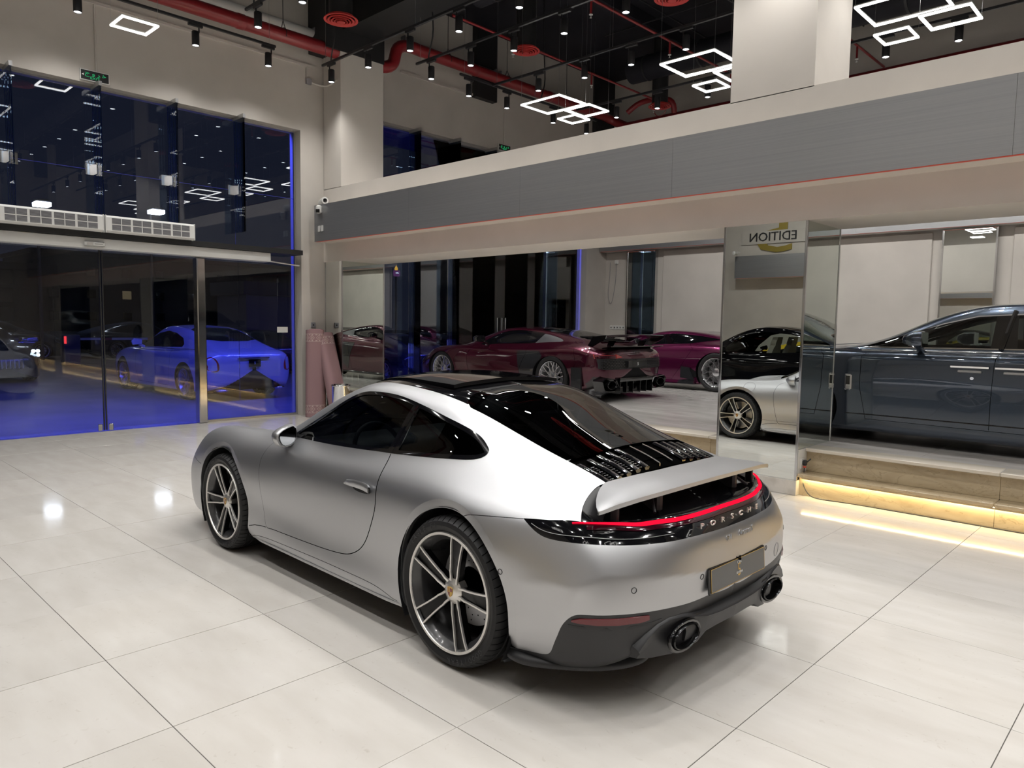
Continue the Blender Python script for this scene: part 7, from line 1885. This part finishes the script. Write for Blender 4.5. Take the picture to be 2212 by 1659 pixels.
# ------------------------------------------------------------------ small things by the corner
def rug(x, y, tilt_deg, yaw, label, h=1.5, w=.30, d=.22):
    r = empty('rolled_rug', (x, y, 0.0), yaw, label, 'rug', 'rolled rugs in the corner')
    r.rotation_euler = (0, math.radians(tilt_deg), yaw)
    n = 26; prof = []
    for i in range(n):
        a = 2*PI*i/n; prof.append((d*.5*math.copysign(abs(math.cos(a))**.75, math.cos(a)), w*.5*math.copysign(abs(math.sin(a))**.8, math.sin(a))))
    rings = []
    for t in np.linspace(0, 1, 7): rings.append([(px*(1+.16*(1-t)), py*(1+.14*(1-t)), h*t) for px, py in prof])
    MB().loft(rings).build('rug_body', M['carpet'], r, smooth=50)
    # woven border bands: diamonds and small squares, slightly proud
    def band(z0, zh):
        m = MB()
        def pt(a, z):
            t = z/h; c, s = math.cos(a), math.sin(a); return Vector((d*.5*math.copysign(abs(c)**.75, c)*(1+.16*(1-t))*1.006, w*.5*math.copysign(abs(s)**.8, s)*(1+.14*(1-t))*1.006, z))
        def q(a0, a1, za, zb): m.addv([tuple(pt(a0, za)), tuple(pt(a1, za)), tuple(pt(a1, zb)), tuple(pt(a0, zb))], [(0, 1, 2, 3)])
        def dia(a, z, ra, rz): m.addv([tuple(pt(a-ra, z)), tuple(pt(a, z-rz)), tuple(pt(a+ra, z)), tuple(pt(a, z+rz))], [(0, 1, 2, 3)])
        N = 40
        for k in range(N):
            a = 2*PI*k/N
            q(a, a+2*PI/N, z0-.003, z0+.003); q(a, a+2*PI/N, z0+zh-.003, z0+zh+.003)
            if k % 2 == 0: q(a, a+2*PI/N*.9, z0+.010, z0+.022); q(a, a+2*PI/N*.9, z0+zh-.022, z0+zh-.010)
        for k in range(10):
            a = 2*PI*(k+.5)/10
            for rr_, ww in ((.26, .045), (.10, .018)):
                for s1, s2 in ((-1, 1), (1, 1), (1, -1), (-1, -1)):
                    A, B_ = pt(a+s1*rr_, z0+zh/2), pt(a, z0+zh/2+s2*ww*1.0); o = Vector((0, 0, .004)); m.addv([tuple(A-o), tuple(A+o), tuple(B_+o), tuple(B_-o)], [(0, 1, 2, 3)])
        m.build('woven_border', M['rug_thread'], r, fix=False)
    band(.07, .13); band(h-.20, .13)
    MB().tube([(d*.42*math.cos(a)*(1-.03*k), w*.42*math.sin(a)*(1-.03*k), h+.002) for k, a in enumerate(np.linspace(0, 4*PI, 26))], .012, 5).build('rolled_edge', M['carpet'], r)
    return r
M['rug_thread'] = pm('rug_thread', (.50, .40, .36), .9)
rug(-8.84, 3.90, -3.0, -.5, 'mauve rolled rug with woven bands leaning on the wall, the left one', 1.47, .30)
r2 = rug(-8.92, 4.12, 0, 0, 'mauve rolled rug leaning across the mirror column, the right one', 1.47, .28)
r2.location = (-8.72, 4.10, .02); r2.rotation_euler = (math.radians(0), math.radians(-21), math.radians(-3)); r2.location = (-8.36, 4.08, .02)
bn = empty('litter_bin', (-8.20, 3.98, 0), label='polished steel bin beside the rolled rugs', cat='bin')
MB().lathe([(.001, .004), (.135, .004), (.14, .02), (.15, .55), (.155, .58), (.145, .585), (.14, .56), (.125, .03), (.001, .03)], 'z', n=36).build('drum', M['chrome'], bn, smooth=40)
MB().lathe([(.152, .56), (.158, .57), (.152, .585)], 'z', n=36).build('rim', M['steel'], bn, smooth=40)
# cameras on the fascia end
c = empty('security_camera', (-8.72, 4.02, 3.56), label='white bullet camera lying on top of the fascia end', cat='camera')
MB().lathe([(.001, 0), (.055, 0), (.06, .02), (.058, .36), (.001, .37)], 'y', c=(0, -.05, .05), n=18).build('camera_body', M['white'], c, smooth=40)
MB().lathe([(.001, -.004), (.03, -.003), (.034, 0)], 'y', c=(0, -.052, .05), n=16).build('camera_lens', M['black_gloss'], c, smooth=40)
MB().box(-.05, .10, -.012, .05, .24, .012).build('bracket', M['white'], c)
c.rotation_euler = (0, 0, math.radians(68))
c = empty('security_camera', (-8.74, 3.93, 3.44), label='white camera with dark lens window hanging at the fascia end', cat='camera')
MB().box(-.045, -.06, -.05, .045, .03, .085, .02).build('camera_body', M['white'], c, smooth=40)
MB().box(-.034, -.066, -.04, .034, -.055, .02, .008).build('camera_lens', M['black_gloss'], c, smooth=40)
c.rotation_euler = (0, 0, math.radians(35))
for x, lb in ((-8.79, 'small white switch plate on the fascia end, left one'), (-8.70, 'small white switch plate on the fascia end, right one')):
    s = tag(MB().box(x-.032, 3.95, 3.10, x+.032, 3.961, 3.20, .004).build('switch_plate', M['white'], None), lb, 'switch')
# sockets and cable on the far wall
for k, x in enumerate((-8.93, -8.83, -8.74, -8.65, -8.56)):
    s = empty('wall_socket', (x+.0, 12.4, ZP+1.12), label='white socket plate in a row on the far wall left of the mirror pilaster, %s' % ORD[k], cat='socket')
    MB().box(-.04, -.012, -.05, .04, 0, .05, .004).build('faceplate', M['white'], s)
    MB().box(-.012, -.015, -.015, .012, -.012, .015).build('outlet', M['black_satin'], s)
tag(MB().tube(smooth_curve([(-8.98, 12.36, ZP+2.75), (-9.0, 12.36, ZP+2.3), (-9.02, 12.36, ZP+1.9), (-8.94, 12.36, ZP+1.72), (-8.86, 12.36, ZP+1.95), (-8.80, 12.36, ZP+2.4), (-8.80, 12.36, ZP+2.72)], 30), .006, 6).build('hanging_cable', M['grey_plastic'], None, smooth=60), 'loop of grey cable hanging on the far wall corner', 'cable')
s = tag(empty('wall_box', (-8.80, 12.4, ZP+2.75)), 'small white box on the far wall with a cable loop below it', 'box'); MB().box(-.05, -.04, -.05, .05, 0, .05, .006).build('box_case', M['white'], s)
